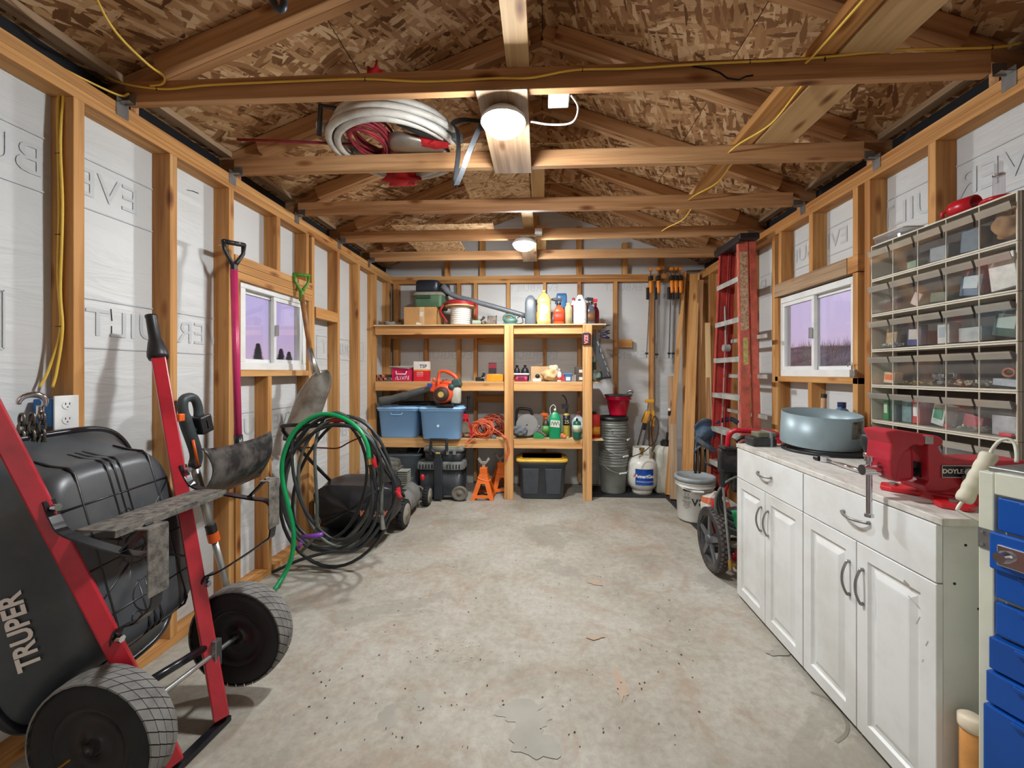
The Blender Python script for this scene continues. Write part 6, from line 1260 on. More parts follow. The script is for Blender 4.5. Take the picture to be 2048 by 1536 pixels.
lean('thin brown batten leaning behind the blue folding chair', (1.56, 3.98, .022), (1.69, 4.30, 1.52), .02, .035, truss_w, (.9, -.3, 0))
# folding chair
cb = plain('faded_blue_fabric', (62, 84, 108), .85, var=.2, dirt=(120, 122, 118)); q = at(1408, 1000, y=3.86); q.z = .012
T = thing('folding_chair', 'folded blue fabric camp chair standing behind the white bucket', 'chair', q)
def fold(b):
    b.grid(lambda u, v: at(1388+38*u+4*math.sin(v*3), 843+10*(1-u)-10*math.sin(u*3)+52*v-8*u*v*0, y=3.80-.05*math.sin(u*PI)+.03*math.sin(v*9)), 14, 12)
part(T, 'seat_fabric', cb, fold, solid=.012)
part(T, 'roll', cb, lambda b: b.tube(spline([at(1391, 873, y=3.74), at(1402, 884, y=3.72), at(1415, 893, y=3.72), at(1428, 900, y=3.74)], 5), .022, 12))
part(T, 'armrest', plain('navy_fabric', (44, 58, 92), .7), lambda b: b.tube(spline([at(1420, 852, y=3.8), at(1440, 842, y=3.78), at(1462, 838, y=3.76), at(1476, 846, y=3.74)], 5), .02, 10))
for u in (1392, 1400, 1410, 1420): 
    a = at(u, 880, y=3.82); c = V3(a.x+.01*(u-1405)/8, a.y, .015); part(T, 'leg', black_m, lambda b: b.tube([a, c], .011, 8))
part(T, 'brace', black_m, lambda b: b.tube([at(1410, 925, y=3.76), at(1432, 938, y=3.74)], .008, 8))
# white bucket with print
wbm = plain('bucket_white', (220, 220, 214), .4, var=.05)
q = V3(1.34, 3.70, .012); T = bucket('bucket', 'white paint bucket with a grey lid on the rubber mat', q, wbm, .145, .157, .37, lidm=plain('grey_blue_lid', (150, 158, 160), .5, var=.12), bail=(PI-.2, .05))
curved_text('lettering', 'va', .13, plain('logo_ink', (30, 34, 36), .5), T, q, .1575, -1.74, .19)
curved_text('print_block', 'HDPE\n2  5\n||||||||', .028, plain('logo_ink', (30, 34, 36), .5), T, q, .1565, -2.35, .24); curved_text('print_block', 'NON-TOXIC\nKEEP LID\nCLOSED\nNET 5 GAL\n18.9 L', .014, MATS['logo_ink'], T, q, .1545, -2.35, .15)
part(T, 'print_bar', MATS['logo_ink'], lambda b: b.grid(lambda u, v: q+V3(.1575*math.cos(-2.55+.4*u), .1575*math.sin(-2.55+.4*u), .265+.018*v), 8, 2))
T = thing('seed_bag', 'white and green bag slumped between the white bucket and the red machine', 'bag', (1.315, 3.22, 0))
def bagg(u, v):
    a = u*2*PI; k = 1+.08*math.sin(3*a+5*v)+.05*math.sin(7*a); h = .36; r = .10 if v < .75 else .10-.03*(v-.75)*4
    if v in (0, 1): r = .001
    return V3(1.315+.9*r*k*math.copysign(abs(math.cos(a))**.6, math.cos(a)), 3.22+r*k*math.copysign(abs(math.sin(a))**.6, math.sin(a)), .012+h*v*(1+.04*math.sin(2*a)))
b = B(); b.grid(bagg, 36, 14, closed_u=True); b.build('bag', plain('bag_white', (214, 206, 196), .5, var=.1), T, solid=.003)
for (z0, z1, mm, nm) in ((.02, .17, plain('bag_green', (36, 150, 96), .45, var=.15), 'green_print'), (.29, .33, plain('bag_orange', (206, 110, 76), .5, var=.2), 'orange_print')):
    part(T, nm, mm, lambda b: b.grid(lambda u, v: bagg(u, (z0+(z1-z0)*v)/.36)+V3(0, -.004, 0)+(bagg(u, .5)-V3(1.315, 3.22, bagg(u, .5).z))*.04, 36, 5, closed_u=True))
# ---- stepladder
lr = plain('ladder_red_lit', (208, 102, 84), .5, var=.2, scale=12, dirt=(160, 84, 70)); lr_d = plain('ladder_red_shaded', (190, 64, 58), .5, var=.15); alu = plain('aluminium', (186, 186, 178), .5, .3, var=.2)  # near rails lit red, far rails shaded red: light put into the colour
LX = 1.55
T = thing('stepladder', 'tall red fibreglass stepladder folded against the right wall', 'ladder', (LX, 3.5, 0))
NT, NB = V3(LX, 3.27, 2.30), V3(LX, 3.20, .012); FT, FB = V3(LX, 3.62, 2.30), V3(LX, 3.86, .012)
def crail(a, c, w, sgn_, x=0):
    def f(b):
        o = V3(x, 0, 0); b.bar(a+o, c+o, .006, w, (1, 0, 0)); 
        b.bar(a+o+V3(-w/2, sgn_*.014, 0), c+o+V3(-w/2, sgn_*.014, 0), .03, .006, (1, 0, 0)); b.bar(a+o+V3(w/2, sgn_*.014, 0), c+o+V3(w/2, sgn_*.014, 0), .03, .006, (1, 0, 0))
    return f
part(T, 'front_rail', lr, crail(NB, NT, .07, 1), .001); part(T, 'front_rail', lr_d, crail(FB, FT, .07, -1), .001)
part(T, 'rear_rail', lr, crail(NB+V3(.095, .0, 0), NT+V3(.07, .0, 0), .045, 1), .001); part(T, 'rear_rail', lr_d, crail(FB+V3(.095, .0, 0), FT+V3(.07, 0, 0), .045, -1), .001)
for k, z in enumerate((2.03, 1.715, 1.41, 1.11, .81, .51, .21)):
    t = (z-.012)/2.288; a = NB.lerp(NT, t); c = FB.lerp(FT, t)
    part(T, 'step', alu, lambda b: (b.bar(a+V3(-.0, 0, 0), c+V3(-.0, 0, 0), .085, .005, (0, 0, 1)), b.bar(a+V3(-.042, 0, -.018), c+V3(-.042, 0, -.018), .004, .04, (0, 0, 1))) and None, .001)
part(T, 'top_cap', black_p, lambda b: (b.box((LX+.02, 3.445, 2.325), (.15, .48, .05)), b.box((LX-.045, 3.445, 2.30), (.03, .44, .03))) and None, .01)
part(T, 'warning_label', plain('worn_strand_label', (196, 170, 140), .7, var=.45, scale=60, dirt=(150, 90, 60)), lambda b: b.bar(NB.lerp(NT, .70)+V3(.0, -.0042, 0), NB.lerp(NT, .965)+V3(.0, -.0042, 0), .001, .058, (1, 0, 0)))
part(T, 'yellow_label', plain('ladder_yellow', (196, 184, 110), .5, var=.2, scale=50), lambda b: b.bar(NB.lerp(NT, .585)+V3(.005, -.0042, 0), NB.lerp(NT, .675)+V3(.005, -.0042, 0), .001, .036, (1, 0, 0)))
part(T, 'spreader', alu, lambda b: (b.bar((LX+.02, 3.62, 1.50), (LX+.02, 3.64, 1.86), .004, .02, (0, 1, 0)), b.cyl((LX, 3.62, 1.50), (LX+.05, 3.62, 1.50), .03, n=16)) and None)
for z in (1.56, 1.26, .96): part(T, 'rear_bar', alu, lambda b: b.bar((LX+.09, 3.1, z), (LX+.09, 3.85, z), .006, .03, (0, 0, 1)))
# ---- pressure washer
wr = plain('washer_red', (196, 24, 44), .35, var=.08); wk = plain('washer_black', (38, 38, 40), .5, var=.2, dirt=(84, 78, 70))
T = thing('pressure_washer', 'red-framed pressure washer with black wheels beside the white cabinets', 'pressure washer', (1.35, 2.85, 0))
c = V3(1.115, 2.76, .20)
Mx = Matrix.Rotation(PI/2, 3, 'Y')
b = B(); b.lathe([(.150, -.028), (.17, -.034), (.193, -.030), (.2, -.014), (.2, .014), (.193, .030), (.17, .034), (.150, .028), (.150, -.028)], c, 48, Mx); w_ = b.build('wheel', wk, T)
b = B()
for i in range(40):
    for j in (-1, 0, 1):
        a = 2*PI*(i+.5*(j % 2))/40; p_ = c+V3(j*.02, .2*math.cos(a), .2*math.sin(a)); b.box(p_, (.013, .016, .006), Matrix.Rotation(a-PI/2, 3, 'X'))
b.build('tread', plain('dusty_knobs', (96, 84, 78), .85, var=.2), w_)
b = B(); b.lathe([(.145, -.02), (.155, -.024), (.155, .024), (.145, .02), (.145, -.02)], c, 40, Mx); b.lathe([(0, -.045), (.03, -.04), (.035, -.02), (.035, .03), (0, .03)], c, 20, Mx)
for k in range(5):
    a = 2*PI*k/5+.3; d_ = V3(0, math.cos(a), math.sin(a)); b.prism([(.025, -.022), (.15, -.012), (.15, .012), (.025, .022)], .012, frame(c+V3(-.02, 0, 0), d_, V3(0, -math.sin(a), math.cos(a))))
b.build('rim', plain('spoke_grey', (88, 90, 92), .4), w_)
b = B(); b.lathe([(.145, -.028), (.2, -.02), (.2, .02), (.145, .028), (.145, -.028)], c+V3(.44, 0, 0), 32, Mx); b.build('wheel', wk, T)
part(T, 'handle', wr, lambda b: b.tube(spline([V3(1.165, 2.90, .33), V3(1.195, 2.90, .42), V3(1.235, 2.86, .50), V3(1.245, 2.84, .60), V3(1.235, 2.82, .78), V3(1.235, 2.80, .87), V3(1.262, 2.79, .905), V3(1.30, 2.78, .91), V3(1.46, 2.78, .90), V3(1.52, 2.78, .89), V3(1.55, 2.79, .85), V3(1.55, 2.82, .6), V3(1.55, 2.88, .35)], 6), .0165, 12))
part(T, 'joint', black_p, lambda b: (b.cyl((1.243, 2.842, .56), (1.245, 2.83, .64), .024, n=14),) and None, .003); part(T, 'joint', black_p, lambda b: b.cyl((1.236, 2.82, .76), (1.236, 2.815, .80), .021, n=12), .003)
part(T, 'panel', wk, lambda b: (b.box((1.335, 2.83, .70), (.31, .05, .16)), b.box((1.38, 2.84, .56), (.22, .05, .14)), b.box((1.335, 2.82, .79), (.29, .10, .02))) and None, .015)
part(T, 'gun', black_p, lambda b: (b.tube(spline([V3(1.26, 2.76, .84), V3(1.30, 2.75, .87), V3(1.36, 2.75, .855), V3(1.38, 2.76, .81)], 5), .012, 8), b.tube(spline([V3(1.27, 2.75, .82), V3(1.32, 2.74, .845), V3(1.36, 2.74, .83)], 5), .006, 6)) and None)
part(T, 'lance', steel, lambda b: b.cyl((1.088, 2.548, .62), (1.122, 2.532, .17), .0075, n=10)); part(T, 'lance_grip', black_p, lambda b: (b.cyl((1.083, 2.55, .70), (1.089, 2.548, .60), .013, n=10),) and None)
part(T, 'nozzle', brass, lambda b: (b.cyl((1.122, 2.532, .17), (1.126, 2.53, .11), .013, n=10), b.cyl((1.125, 2.53, .14), (1.155, 2.53, .14), .012, n=10)) and None)
for k in range(6):
    r = .19-.012*k; part(T, 'hose_loop', hose_b if k % 2 else hose_g, lambda b: b.tube([V3(1.295+(r)*math.cos(a), 2.70+.012*k, .45+r*.95*math.sin(a)+.006*k) for a in [2*PI*i/36 for i in range(36)]], .0085, 8, closed=True))
part(T, 'engine', plain('engine_dark', (50, 52, 58), .5, var=.3, scale=20), lambda b: (b.cyl((1.40, 2.88, .20), (1.40, 2.88, .34), .13, n=28), b.cyl((1.40, 2.88, .34), (1.40, 2.88, .38), .09, .06, 24), b.box((1.36, 2.74, .30), (.12, .10, .12))) and None, .012)
part(T, 'pump', plain('pump_green', (40, 140, 90), .4), lambda b: (b.box((1.28, 2.74, .33), (.09, .08, .12)),) and None, .012)
part(T, 'frame', wr, lambda b: (b.tube(spline([V3(1.23, 2.70, .10), V3(1.27, 2.68, .20), V3(1.35, 2.66, .17), V3(1.5, 2.66, .12)], 5), .019, 10), b.tube([V3(1.23, 2.70, .10), V3(1.22, 2.95, .10), V3(1.165, 2.90, .33)], .016, 10), b.tube([V3(1.25, 2.66, .08), V3(1.50, 2.66, .10)], .016, 10)) and None)
part(T, 'axle', black_m, lambda b: b.cyl((1.15, 2.76, .20), (1.60, 2.76, .20), .01, n=10)); part(T, 'foot', wk, lambda b: b.box((1.33, 3.05, .02), (.26, .05, .04)), .006)
# ================================================================== cabinets and counter
cabm = plain('cabinet_white', (216, 218, 214), .42, var=.05, scale=3, dirt=(196, 196, 190)); door_m = plain('door_white', (226, 228, 226), .35, var=.035, scale=2.5, dirt=(206, 206, 200)); nickel = plain('brushed_nickel', (150, 148, 146), .3, .8)
grime = plain('grime', (204, 198, 190), .8, var=.3)
CX0, CX1 = 1.14, 1.738
def panel_door(T, y0, y1, z0, z1, hy):
    """raised-panel door on the plane x = CX0, facing the aisle"""
    g = .002; y0 += g; y1 -= g; th = .018; x = CX0-.001; w = .055; ym = (y0+y1)/2
    def f(b):
        rings = [(0, 0), (.0015, -.0015), (w-.006, -.0015), (w, .0075), (w+.012, .008), (w+.032, -.001), (w+.038, -.0016)]
        vs = []
        for d_, xx in rings:
            X = x-th+xx+.0015
            for (yy, zz) in ((y0+d_, z0+d_), (y1-d_, z0+d_), (y1-d_, z1-d_), (y0+d_, z1-d_)): vs.append((X, yy, zz))
        fs = []
        for i in range(len(rings)-1):
            for k in range(4): fs.append((i*4+k, i*4+(k+1) % 4, i*4+4+(k+1) % 4, i*4+4+k))
        n = (len(rings)-1)*4; fs.append((n, n+1, n+2, n+3)); m = len(vs); vs += [(x, yy, zz) for yy, zz in ((y0, z0), (y1, z0), (y1, z1), (y0, z1))]
        for k in range(4): fs.append((k, (k+1) % 4, m+(k+1) % 4, m+k))
        b.add(vs, fs)
    d = part(T, 'door', door_m, f)
    zc = z1-.145; part(d, 'pull', nickel, lambda b: b.tube(spline([V3(x-th, hy, zc-.06), V3(x-th-.012, hy, zc-.056), V3(x-th-.026, hy, zc-.02), V3(x-th-.026, hy, zc+.02), V3(x-th-.012, hy, zc+.056), V3(x-th, hy, zc+.06)], 5), [.006]*5+[.0045]*16+[.006]*5, 10))
def cabinet(label, y0, y1):
    T = thing('base_cabinet', label, 'cabinet', ((CX0+CX1)/2, (y0+y1)/2, 0))
    part(T, 'carcass', cabm, lambda b: (b.box(((CX0+CX1)/2, (y0+y1)/2, .457), (CX1-CX0, y1-y0-.003, .80)), b.box(((CX0+CX1)/2+.03, (y0+y1)/2, .03), (CX1-CX0-.06, y1-y0-.003, .056))) and None, .001)
    d = part(T, 'drawer', door_m, lambda b: b.box((CX0-.0095, (y0+y1)/2, .7725), (.018, y1-y0-.005, .165)), .002)
    yc, x = (y0+y1)/2, CX0-.0185; part(d, 'pull', nickel, lambda b: b.tube(spline([V3(x, yc-.06, .775), V3(x-.012, yc-.056, .773), V3(x-.026, yc-.02, .770), V3(x-.026, yc+.02, .770), V3(x-.012, yc+.056, .773), V3(x, yc+.06, .775)], 5), [.006]*5+[.0045]*16+[.006]*5, 10))
    ym = (y0+y1)/2; panel_door(T, y0, ym, .022, .686, ym-.032); panel_door(T, ym, y1, .022, .686, ym+.032); return T
C1 = cabinet('white base cabinet nearer the camera, smudged right-hand door', 1.232, 1.835); cabinet('white base cabinet farther from the camera, beside the pressure washer', 1.837, 2.44)
for (y, z, w, h) in ((1.31, .60, .03, .004), (1.29, .55, .003, .03), (1.262, .50, .003, .02), (1.275, .44, .004, .012), (1.33, .64, .02, .01)): part(C1, 'smudge', grime, lambda b: b.box((CX0-.0192, y, z), (.0006, w, h), Matrix.Rotation(.4, 3, 'X')))
for (x, z) in ((1.20, .80), (1.235, .62), (1.17, .69)): part(C1, 'screw_hole', black_m, lambda b: b.cyl((x, 1.2335, z), (x, 1.2325, z), .004, n=10))
m_ct, t_, b_ = base('worn_laminate', .5, 0, .4); n1 = noise(t_, gr(t_, (1, 3, 1)), 6, 8, .7, 1); r_ = ramp(t_, [(.32, srgb(176, 168, 156)), (.5, srgb(208, 204, 196)), (.7, srgb(222, 220, 214))]); t_.links.new(n1, r_.inputs[0]); t_.links.new(r_.outputs[0], b_.inputs['Base Color'])
b = B(); b.box((1.43, 1.835, .869), (.615, 1.235, .022)); tag(b.build('countertop', m_ct, bevel=.003), 'worn off-white countertop across both white cabinets', 'countertop')
CT = .8805
# ---- on the counter
q = V3(1.475, 2.235, CT); T = thing('rubber_ring', 'flat black rubber ring under the grey drum on the counter', 'ring', q)
part(T, 'ring', black_p, lambda b: [b.tube([q+V3(.01*k-.0+(.19-.012*k)*math.cos(a), -.015*k+(.19-.012*k)*math.sin(a), .008+.009*k) for a in [2*PI*i/48 for i in range(48)]], .0075, 8, closed=True) for k in range(2)] and None)
part(T, 'plate', black_p, lambda b: b.cyl(q+V3(0, 0, .003), q+V3(0, 0, .012), .17, n=40))
q = V3(1.452, 2.245, CT+.040); T = thing('steel_drum', 'wide open blue-grey metal drum on the countertop', 'drum', q)
TM = Matrix.Rotation(.085, 3, 'X')
dm_ = plain('drum_grey', (140, 158, 164), .4, .2, var=.1, scale=4)
part(T, 'wall', dm_, lambda b: b.lathe([(.176, 0), (.175, .16), (.171, .16), (.172, 0), (.176, 0)], q, 56, TM)); part(T, 'bottom', plain('drum_dark', (92, 104, 112), .5), lambda b: b.lathe([(0, .002), (.17, .002), (.17, .006), (0, .006)], q, 48, TM))
part(T, 'foil_patch', plain('foil_patch', (150, 146, 130), .35, .6, var=.35, scale=40), lambda b: b.grid(lambda u, v: q+TM@V3(.178*math.cos(-1.35+.75*u), .178*math.sin(-1.35+.75*u), .06+.085*v), 12, 2))
q = V3(1.655, 2.37, CT); T = thing('oil_bottle', 'blue-grey motor oil bottle with a navy cap behind the drum', 'bottle', q)
part(T, 'body', plain('slate_blue', (92, 116, 146), .35, var=.08), lambda b: b.lathe([(0, 0), (.95, 0), (1, .02), (1, .15), (.93, .18), (.6, .205), (.42, .21), (.42, .222), (0, .222)], q, 28, sq=(.042, .034, 4)))
part(T, 'cap', plain('navy_cap', (38, 48, 96), .4), lambda b: b.cyl(q+V3(0, 0, .22), q+V3(0, 0, .245), .020, n=18)); part(T, 'label', plain('oil_label', (190, 60, 90), .4, var=.3, scale=40), lambda b: b.box(q+V3(-.0425, 0, .09), (.002, .04, .10)))
T = thing('hammer', 'wooden hammer handle leaning on the wall behind the drum', 'hammer', (1.59, 2.42, CT)); part(T, 'handle', plain('hammer_wood', (204, 160, 122), .5), lambda b: b.cyl((1.585, 2.425, .90), (1.60, 2.43, 1.165), .016, .013, 14)); part(T, 'end_band', black_p, lambda b: b.cyl((1.5985, 2.4295, 1.145), (1.6003, 2.43, 1.168), .0145, n=14)); part(T, 'head', black_m, lambda b: b.box((1.585, 2.42, .897), (.10, .028, .03)), .004)
T = thing('battery_pack', 'dusty black strapped block at the far end of the counter', 'battery', (1.31, 2.38, CT))
part(T, 'block', plain('dusty_black_block', (52, 54, 54), .6, var=.3), lambda b: b.box((1.225, 2.385, CT+.024), (.13, .10, .046)), .008); part(T, 'top', plain('dusty_green_top', (110, 108, 86), .7, var=.2), lambda b: b.box((1.245, 2.39, CT+.062), (.10, .085, .03)), .006); part(T, 'strap', gray_t, lambda b: b.box((1.26, 2.385, CT+.039), (.012, .106, .084)), .002)
T = thing('ratchet', 'chrome ratchet lying on the counter between drum and vise', 'wrench', (1.27, 1.75, CT))
a_, c_ = at(1650, 919, z=CT+.012), at(1728, 944, z=CT+.012)
part(T, 'handle', chrome, lambda b: b.tube([a_, a_.lerp(c_, .3), a_.lerp(c_, .45), c_], [.007, .006, .009, .009], 12)); part(T, 'head', chrome, lambda b: (b.cyl(a_-V3(0, 0, .010), a_+V3(0, 0, .014), .019, n=18),) and None, .002); part(T, 'socket', black_m, lambda b: b.cyl(a_+V3(-.01, .02, 0), a_+V3(-.015, .045, 0), .012, n=12))
T = thing('wire_brush_cup', 'black conical cup on a chrome stem standing behind the vise screw', 'tool', (1.32, 1.78, CT)); q = at(1741, 925, z=CT+.03); q.z = CT
part(T, 'stem', chrome, lambda b: (b.cyl(q, q+V3(0, 0, .05), .018, n=16), b.lathe([(.022, .05), (.026, .06), (.022, .075), (0, .076)], q, 18)) and None); part(T, 'cup', black_p, lambda b: b.lathe([(.022, .075), (.030, .10), (.034, .14), (.026, .155), (0, .156)], q, 20))
# ---- vise
vr = plain('vise_red', (184, 32, 52), .42, var=.12, scale=5, spec=.6); vr2 = plain('vise_red_bright', (206, 34, 44), .4, var=.1)
VY = 1.42
T = thing('bench_vise', 'large red bench vise bolted to the near end of the counter', 'vise', (1.33, VY, CT))
def XZ(pts, y): return [(lambda p: (p.x, p.z))(at(u, v, y=y)) for u, v in pts]
def slab(name, pts, y, th, m, bev):
    P = XZ(pts, y); M = Matrix.Translation((0, y+th/2, 0)) @ Matrix.Rotation(PI/2, 4, 'X')
    return part(T, name, m, lambda b: b.prism([(x, z) for x, z in P], th, M), bev)
slab('moving_jaw', [(1772, 863), (1795, 860), (1845, 867), (1852, 873), (1852, 890), (1843, 893), (1833, 889), (1824, 893), (1812, 903), (1800, 925), (1796, 960), (1786, 962), (1782, 950), (1780, 922), (1782, 905), (1783, 888)], 1.372, .10, vr, .006)
slab('moving_cheek', [(1776, 905), (1800, 895), (1830, 893), (1832, 962), (1800, 966), (1776, 960), (1772, 930)], 1.392, .056, vr, .014)
slab('fixed_jaw', [(1860, 872), (1876, 872), (1886, 876), (1889, 884), (1884, 892), (1878, 894), (1884, 905), (1893, 915), (1905, 920), (2060, 922), (2060, 958), (2000, 966), (1960, 975), (1950, 985), (1855, 985), (1850, 972), (1858, 962), (1856, 895)], 1.372, .10, vr, .006)
part(T, 'jaw_plate', steel, lambda b: b.box(at(1858, 877, y=1.372)+V3(.0, .05, -.006), (.026, .104, .024)), .002)
part(T, 'slide_bar', black_m, lambda b: (b.box((at(1846, 930, y=VY).x, VY, .975), (.06, .045, .05)), b.cyl((1.20, VY, .965), (1.40, VY, .965), .014, n=14)) and None)
zc_ = at(1752, 940, y=VY).z; xs_ = at(1752, 940, y=VY).x
part(T, 'screw_head', chrome, lambda b: (b.cyl((xs_-.045, VY, zc_), (xs_+.03, VY, zc_), .017, n=20), b.lathe([(.018, 0), (.032, .005), (.034, .018), (.03, .022)], (xs_+.022, VY, zc_), 8, Matrix.Rotation(PI/2, 3, 'Y'), smooth=False)) and None)
part(T, 'handle_bar', chrome, lambda b: (b.cyl((xs_-.022, VY, zc_+.03), (xs_-.022, VY, zc_-.15), .0085, n=14), b.cyl((xs_-.022, VY, zc_-.155), (xs_-.022, VY, zc_-.145), .013, n=14), b.cyl((xs_-.022, VY, zc_+.03), (xs_-.022, VY, zc_+.045), .013, n=14)) and None)
part(T, 'swivel_base', vr2, lambda b: (b.cyl((1.33, VY, CT+.0), (1.33, VY, CT+.022), .085, .08, 36), b.prism([(-.17, -.03), (-.14, -.045), (.14, -.045), (.17, -.03), (.17, .03), (.14, .045), (-.14, .045), (-.17, .03)], .016, Matrix.Translation((1.33, VY, CT+.0085)) @ Matrix.Rotation(.9, 4, 'Z')), b.prism([(-.17, -.03), (-.14, -.045), (.14, -.045), (.17, -.03), (.17, .03), (.14, .045), (-.14, .045), (-.17, .03)], .016, Matrix.Translation((1.33, VY, CT+.0085)) @ Matrix.Rotation(-.7, 4, 'Z'))) and None, .004)
part(T, 'pedestal', vr, lambda b: b.lathe([(.08, .02), (.074, .035), (.05, .05), (.055, .07)], (1.33, VY, CT), 36))
for a in (.9, -.7, .9+PI, -.7+PI):
    p_ = V3(1.33+.135*math.cos(a), VY+.135*math.sin(a), CT+.017); part(T, 'mounting_bolt', steel, lambda b: b.cyl(p_, p_+V3(0, 0, .008), .012, n=6))
pc = at(1922, 943, y=1.3705); part(T, 'name_plate', black_m, lambda b: b.box(pc, (.118, .002, .040)), .001); part(T, 'plate_border', white_txt, lambda b: [b.box(pc+V3(a, -.0012, c), s_) for a, c, s_ in ((0, .0185, (.116, .0008, .0015)), (0, -.0185, (.116, .0008, .0015)), (-.0575, 0, (.0015, .0008, .038)), (.0575, 0, (.0015, .0008, .038)))] and None)
lettering('lettering', 'DOYLE', .019, white_txt, frame(pc+V3(-.0255, -.0016, 0), (1, 0, 0), (0, 0, 1)), T, bold=.0006, xs=1.05)
part(T, 'lock_bolt', steel, lambda b: (b.cyl(at(1940, 945, y=1.36), at(1940, 945, y=1.345), .012, n=8), b.box(at(1936, 960, y=1.355), (.02, .02, .024))) and None, .002)
# ---- padlock on the sill
T = thing('padlock', 'small steel padlock standing on the right window sill', 'padlock', (1.735, 2.43, 1.262)); q = at(1707, 745, x=1.715)
q.z = 1.2625; part(T, 'body', steel, lambda b: b.box(q+V3(0, 0, .022), (.02, .036, .044)), .004); part(T, 'shackle', chrome, lambda b: b.tube([q+V3(0, .012, .04), q+V3(0, .012, .07)]+arc(q+V3(0, .027, .07), .015, PI*1.0, 0, 8, (0, 1, 0))[0:8]+[q+V3(0, .042, .06)], .0035, 8))
# ---- tilt-bin organiser: six stacked clear units of five bins
bin_c = clear('clear_bin', (.95, .96, .95), .035, .05, .8); beige = plain('bin_beige', (208, 200, 182), .5, var=.06); taupe = plain('bin_taupe', (132, 124, 112), .55, var=.08); inner = plain('bin_back_shade', (84, 74, 66), .7, var=.15)
OX0, OX1, OY0, OY1 = 1.615, 1.738, 1.487, 2.115; UH = .1715
cw = (OY1-OY0)/5
rows = ['bottom', 'second', 'third', 'fourth', 'fifth', 'topmost']
for k in range(6):
    z = CT+.012+UH*k if False else CT+.0005+UH*k
    T = thing('tilt_bin_unit', ['bottom clear tilt-bin unit of the stack, partly hidden by the vise', 'second clear tilt-bin unit from the bottom, holding coloured boxes', 'third clear tilt-bin unit from the bottom', 'fourth clear tilt-bin unit from the bottom, green packets at its near end', 'fifth clear tilt-bin unit from the bottom, white card at its near end', 'topmost clear tilt-bin unit of the stack by the right window'][k], 'bin unit', (OX1, (OY0+OY1)/2, z), group='stacked tilt-bin units')
    def fr_(b):
        for zz in (z+.004, z+UH-.004): b.box(((OX0+OX1)/2, (OY0+OY1)/2, zz), (OX1-OX0, OY1-OY0, .0065))
        for y in (OY0+.003, OY1-.003): b.box(((OX0+OX1)/2, y, z+UH/2), (OX1-OX0, .005, UH-.009))
        for j in range(1, 5): b.box((OX0+.003, OY0+cw*j, z+UH/2), (.005, .0035, UH-.009))
    part(T, 'frame', beige, fr_, .001)
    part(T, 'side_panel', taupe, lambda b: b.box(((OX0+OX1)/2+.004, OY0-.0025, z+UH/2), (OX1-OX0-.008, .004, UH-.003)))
    part(T, 'back_panel', inner, lambda b: b.box((OX1-.002, (OY0+OY1)/2, z+UH/2), (.003, OY1-OY0-.01, UH-.01)))  # back coloured dark in place of the shadow inside the bins
    for j in range(5):
        y0, y1 = OY0+cw*j+.005, OY0+cw*(j+1)-.005
        def binf(b):
            zb, zt = z+.012, z+UH-.03; xb, xt = OX0+.004, OX0-.022
            b.add([(xb, y0, zb), (xb, y1, zb), (xt, y1, zt), (xt, y0, zt)], [(0, 1, 2, 3)])
            for y in (y0, y1): b.add([(xb, y, zb), (OX1-.01, y, zb), (OX1-.03, y, zt-.04), (xt, y, zt)], [(0, 1, 2, 3)])
            b.add([(xb, y0, zb), (OX1-.01, y0, zb), (OX1-.01, y1, zb), (xb, y1, zb)], [(0, 1, 2, 3)])
        bn = part(T, 'bin', bin_c, binf)
        zt = z+UH-.03; part(bn, 'label_lip', plain('lip_taupe', (160, 152, 138), .45, var=.06), lambda b: b.bar((OX0-.0165, y0, zt-.016), (OX0-.0165, y1, zt-.016), .0025, .027, (-.35, 0, 1)))
def C(col, row, dy=0):   # row 0 = top, col 0 = far left
    z = CT+.0005+UH*(5-row)+.0135; y = OY1-cw*(col+.5)+dy; return V3(OX0+.055, y, z)
def box_in(name, label, col, row, size, color, tilt=0, dy=0, cat='box', extra=None, dx=0):
    q = C(col, row, dy)+V3(dx, 0, 0); T = thing(name, label, cat, q); M = Matrix.Rotation(tilt, 3, 'X')
    lift = abs(math.sin(tilt))*size[1]/2
    part(T, 'body', plain(name+'_%d%d%d' % color, color, .45, var=.12, scale=30), lambda b: b.box(q+V3(0, 0, size[2]/2+lift), size, M), .002)
    if extra: part(T, 'panel', plain(name+'_p%d%d%d' % extra, extra, .5), lambda b: b.box(q+V3(-size[0]/2-.0008, 0, size[2]*.55+lift), (.001, size[1]*.7, size[2]*.5), M))
    return T
def heap_in(name, label, col, row, n, color, s=.01, spread=.045, seed=0, cat='parts', metal=0.0, stuff=False):
    q = C(col, row); rr = random.Random(seed); T = B()
    for i in range(n):
        p = q+V3(rr.uniform(-.03, .03), rr.uniform(-spread, spread), s*.6+rr.uniform(0, s*1.6)); M = Matrix.Rotation(rr.uniform(0, 3), 3, 'Z') @ Matrix.Rotation(rr.uniform(-.5, .5), 3, 'X')
        T.box(p, (s*rr.uniform(.6, 1), s*rr.uniform(1.2, 2.6), s*.8), M)
    return tag(T.build(name, plain(name+'_mix', color, .4, metal, var=.3, scale=60), bevel=.001), label, cat, kind='stuff')
crumple('leather_glove', 'tan leather glove in the nearest bin of the topmost unit', 'glove', C(4, 0)+V3(-.01, 0, .065), (.035, .045, .05), plain('tan_leather', (176, 134, 92), .8, var=.2), 61, .3)
box_in('wire_terminal_pack', 'slate blue pack in the topmost unit, second bin from the near end', 3, 0, (.05, .07, .09), (70, 90, 104), .1)
box_in('tape_measure', 'small pale green case in the topmost unit, second bin from the window', 1, 0, (.05, .045, .035), (120, 150, 120))
box_in('steel_plate_pack', 'dull silver pack in the middle bin of the topmost unit', 2, 0, (.05, .08, .06), (130, 136, 140), .05)
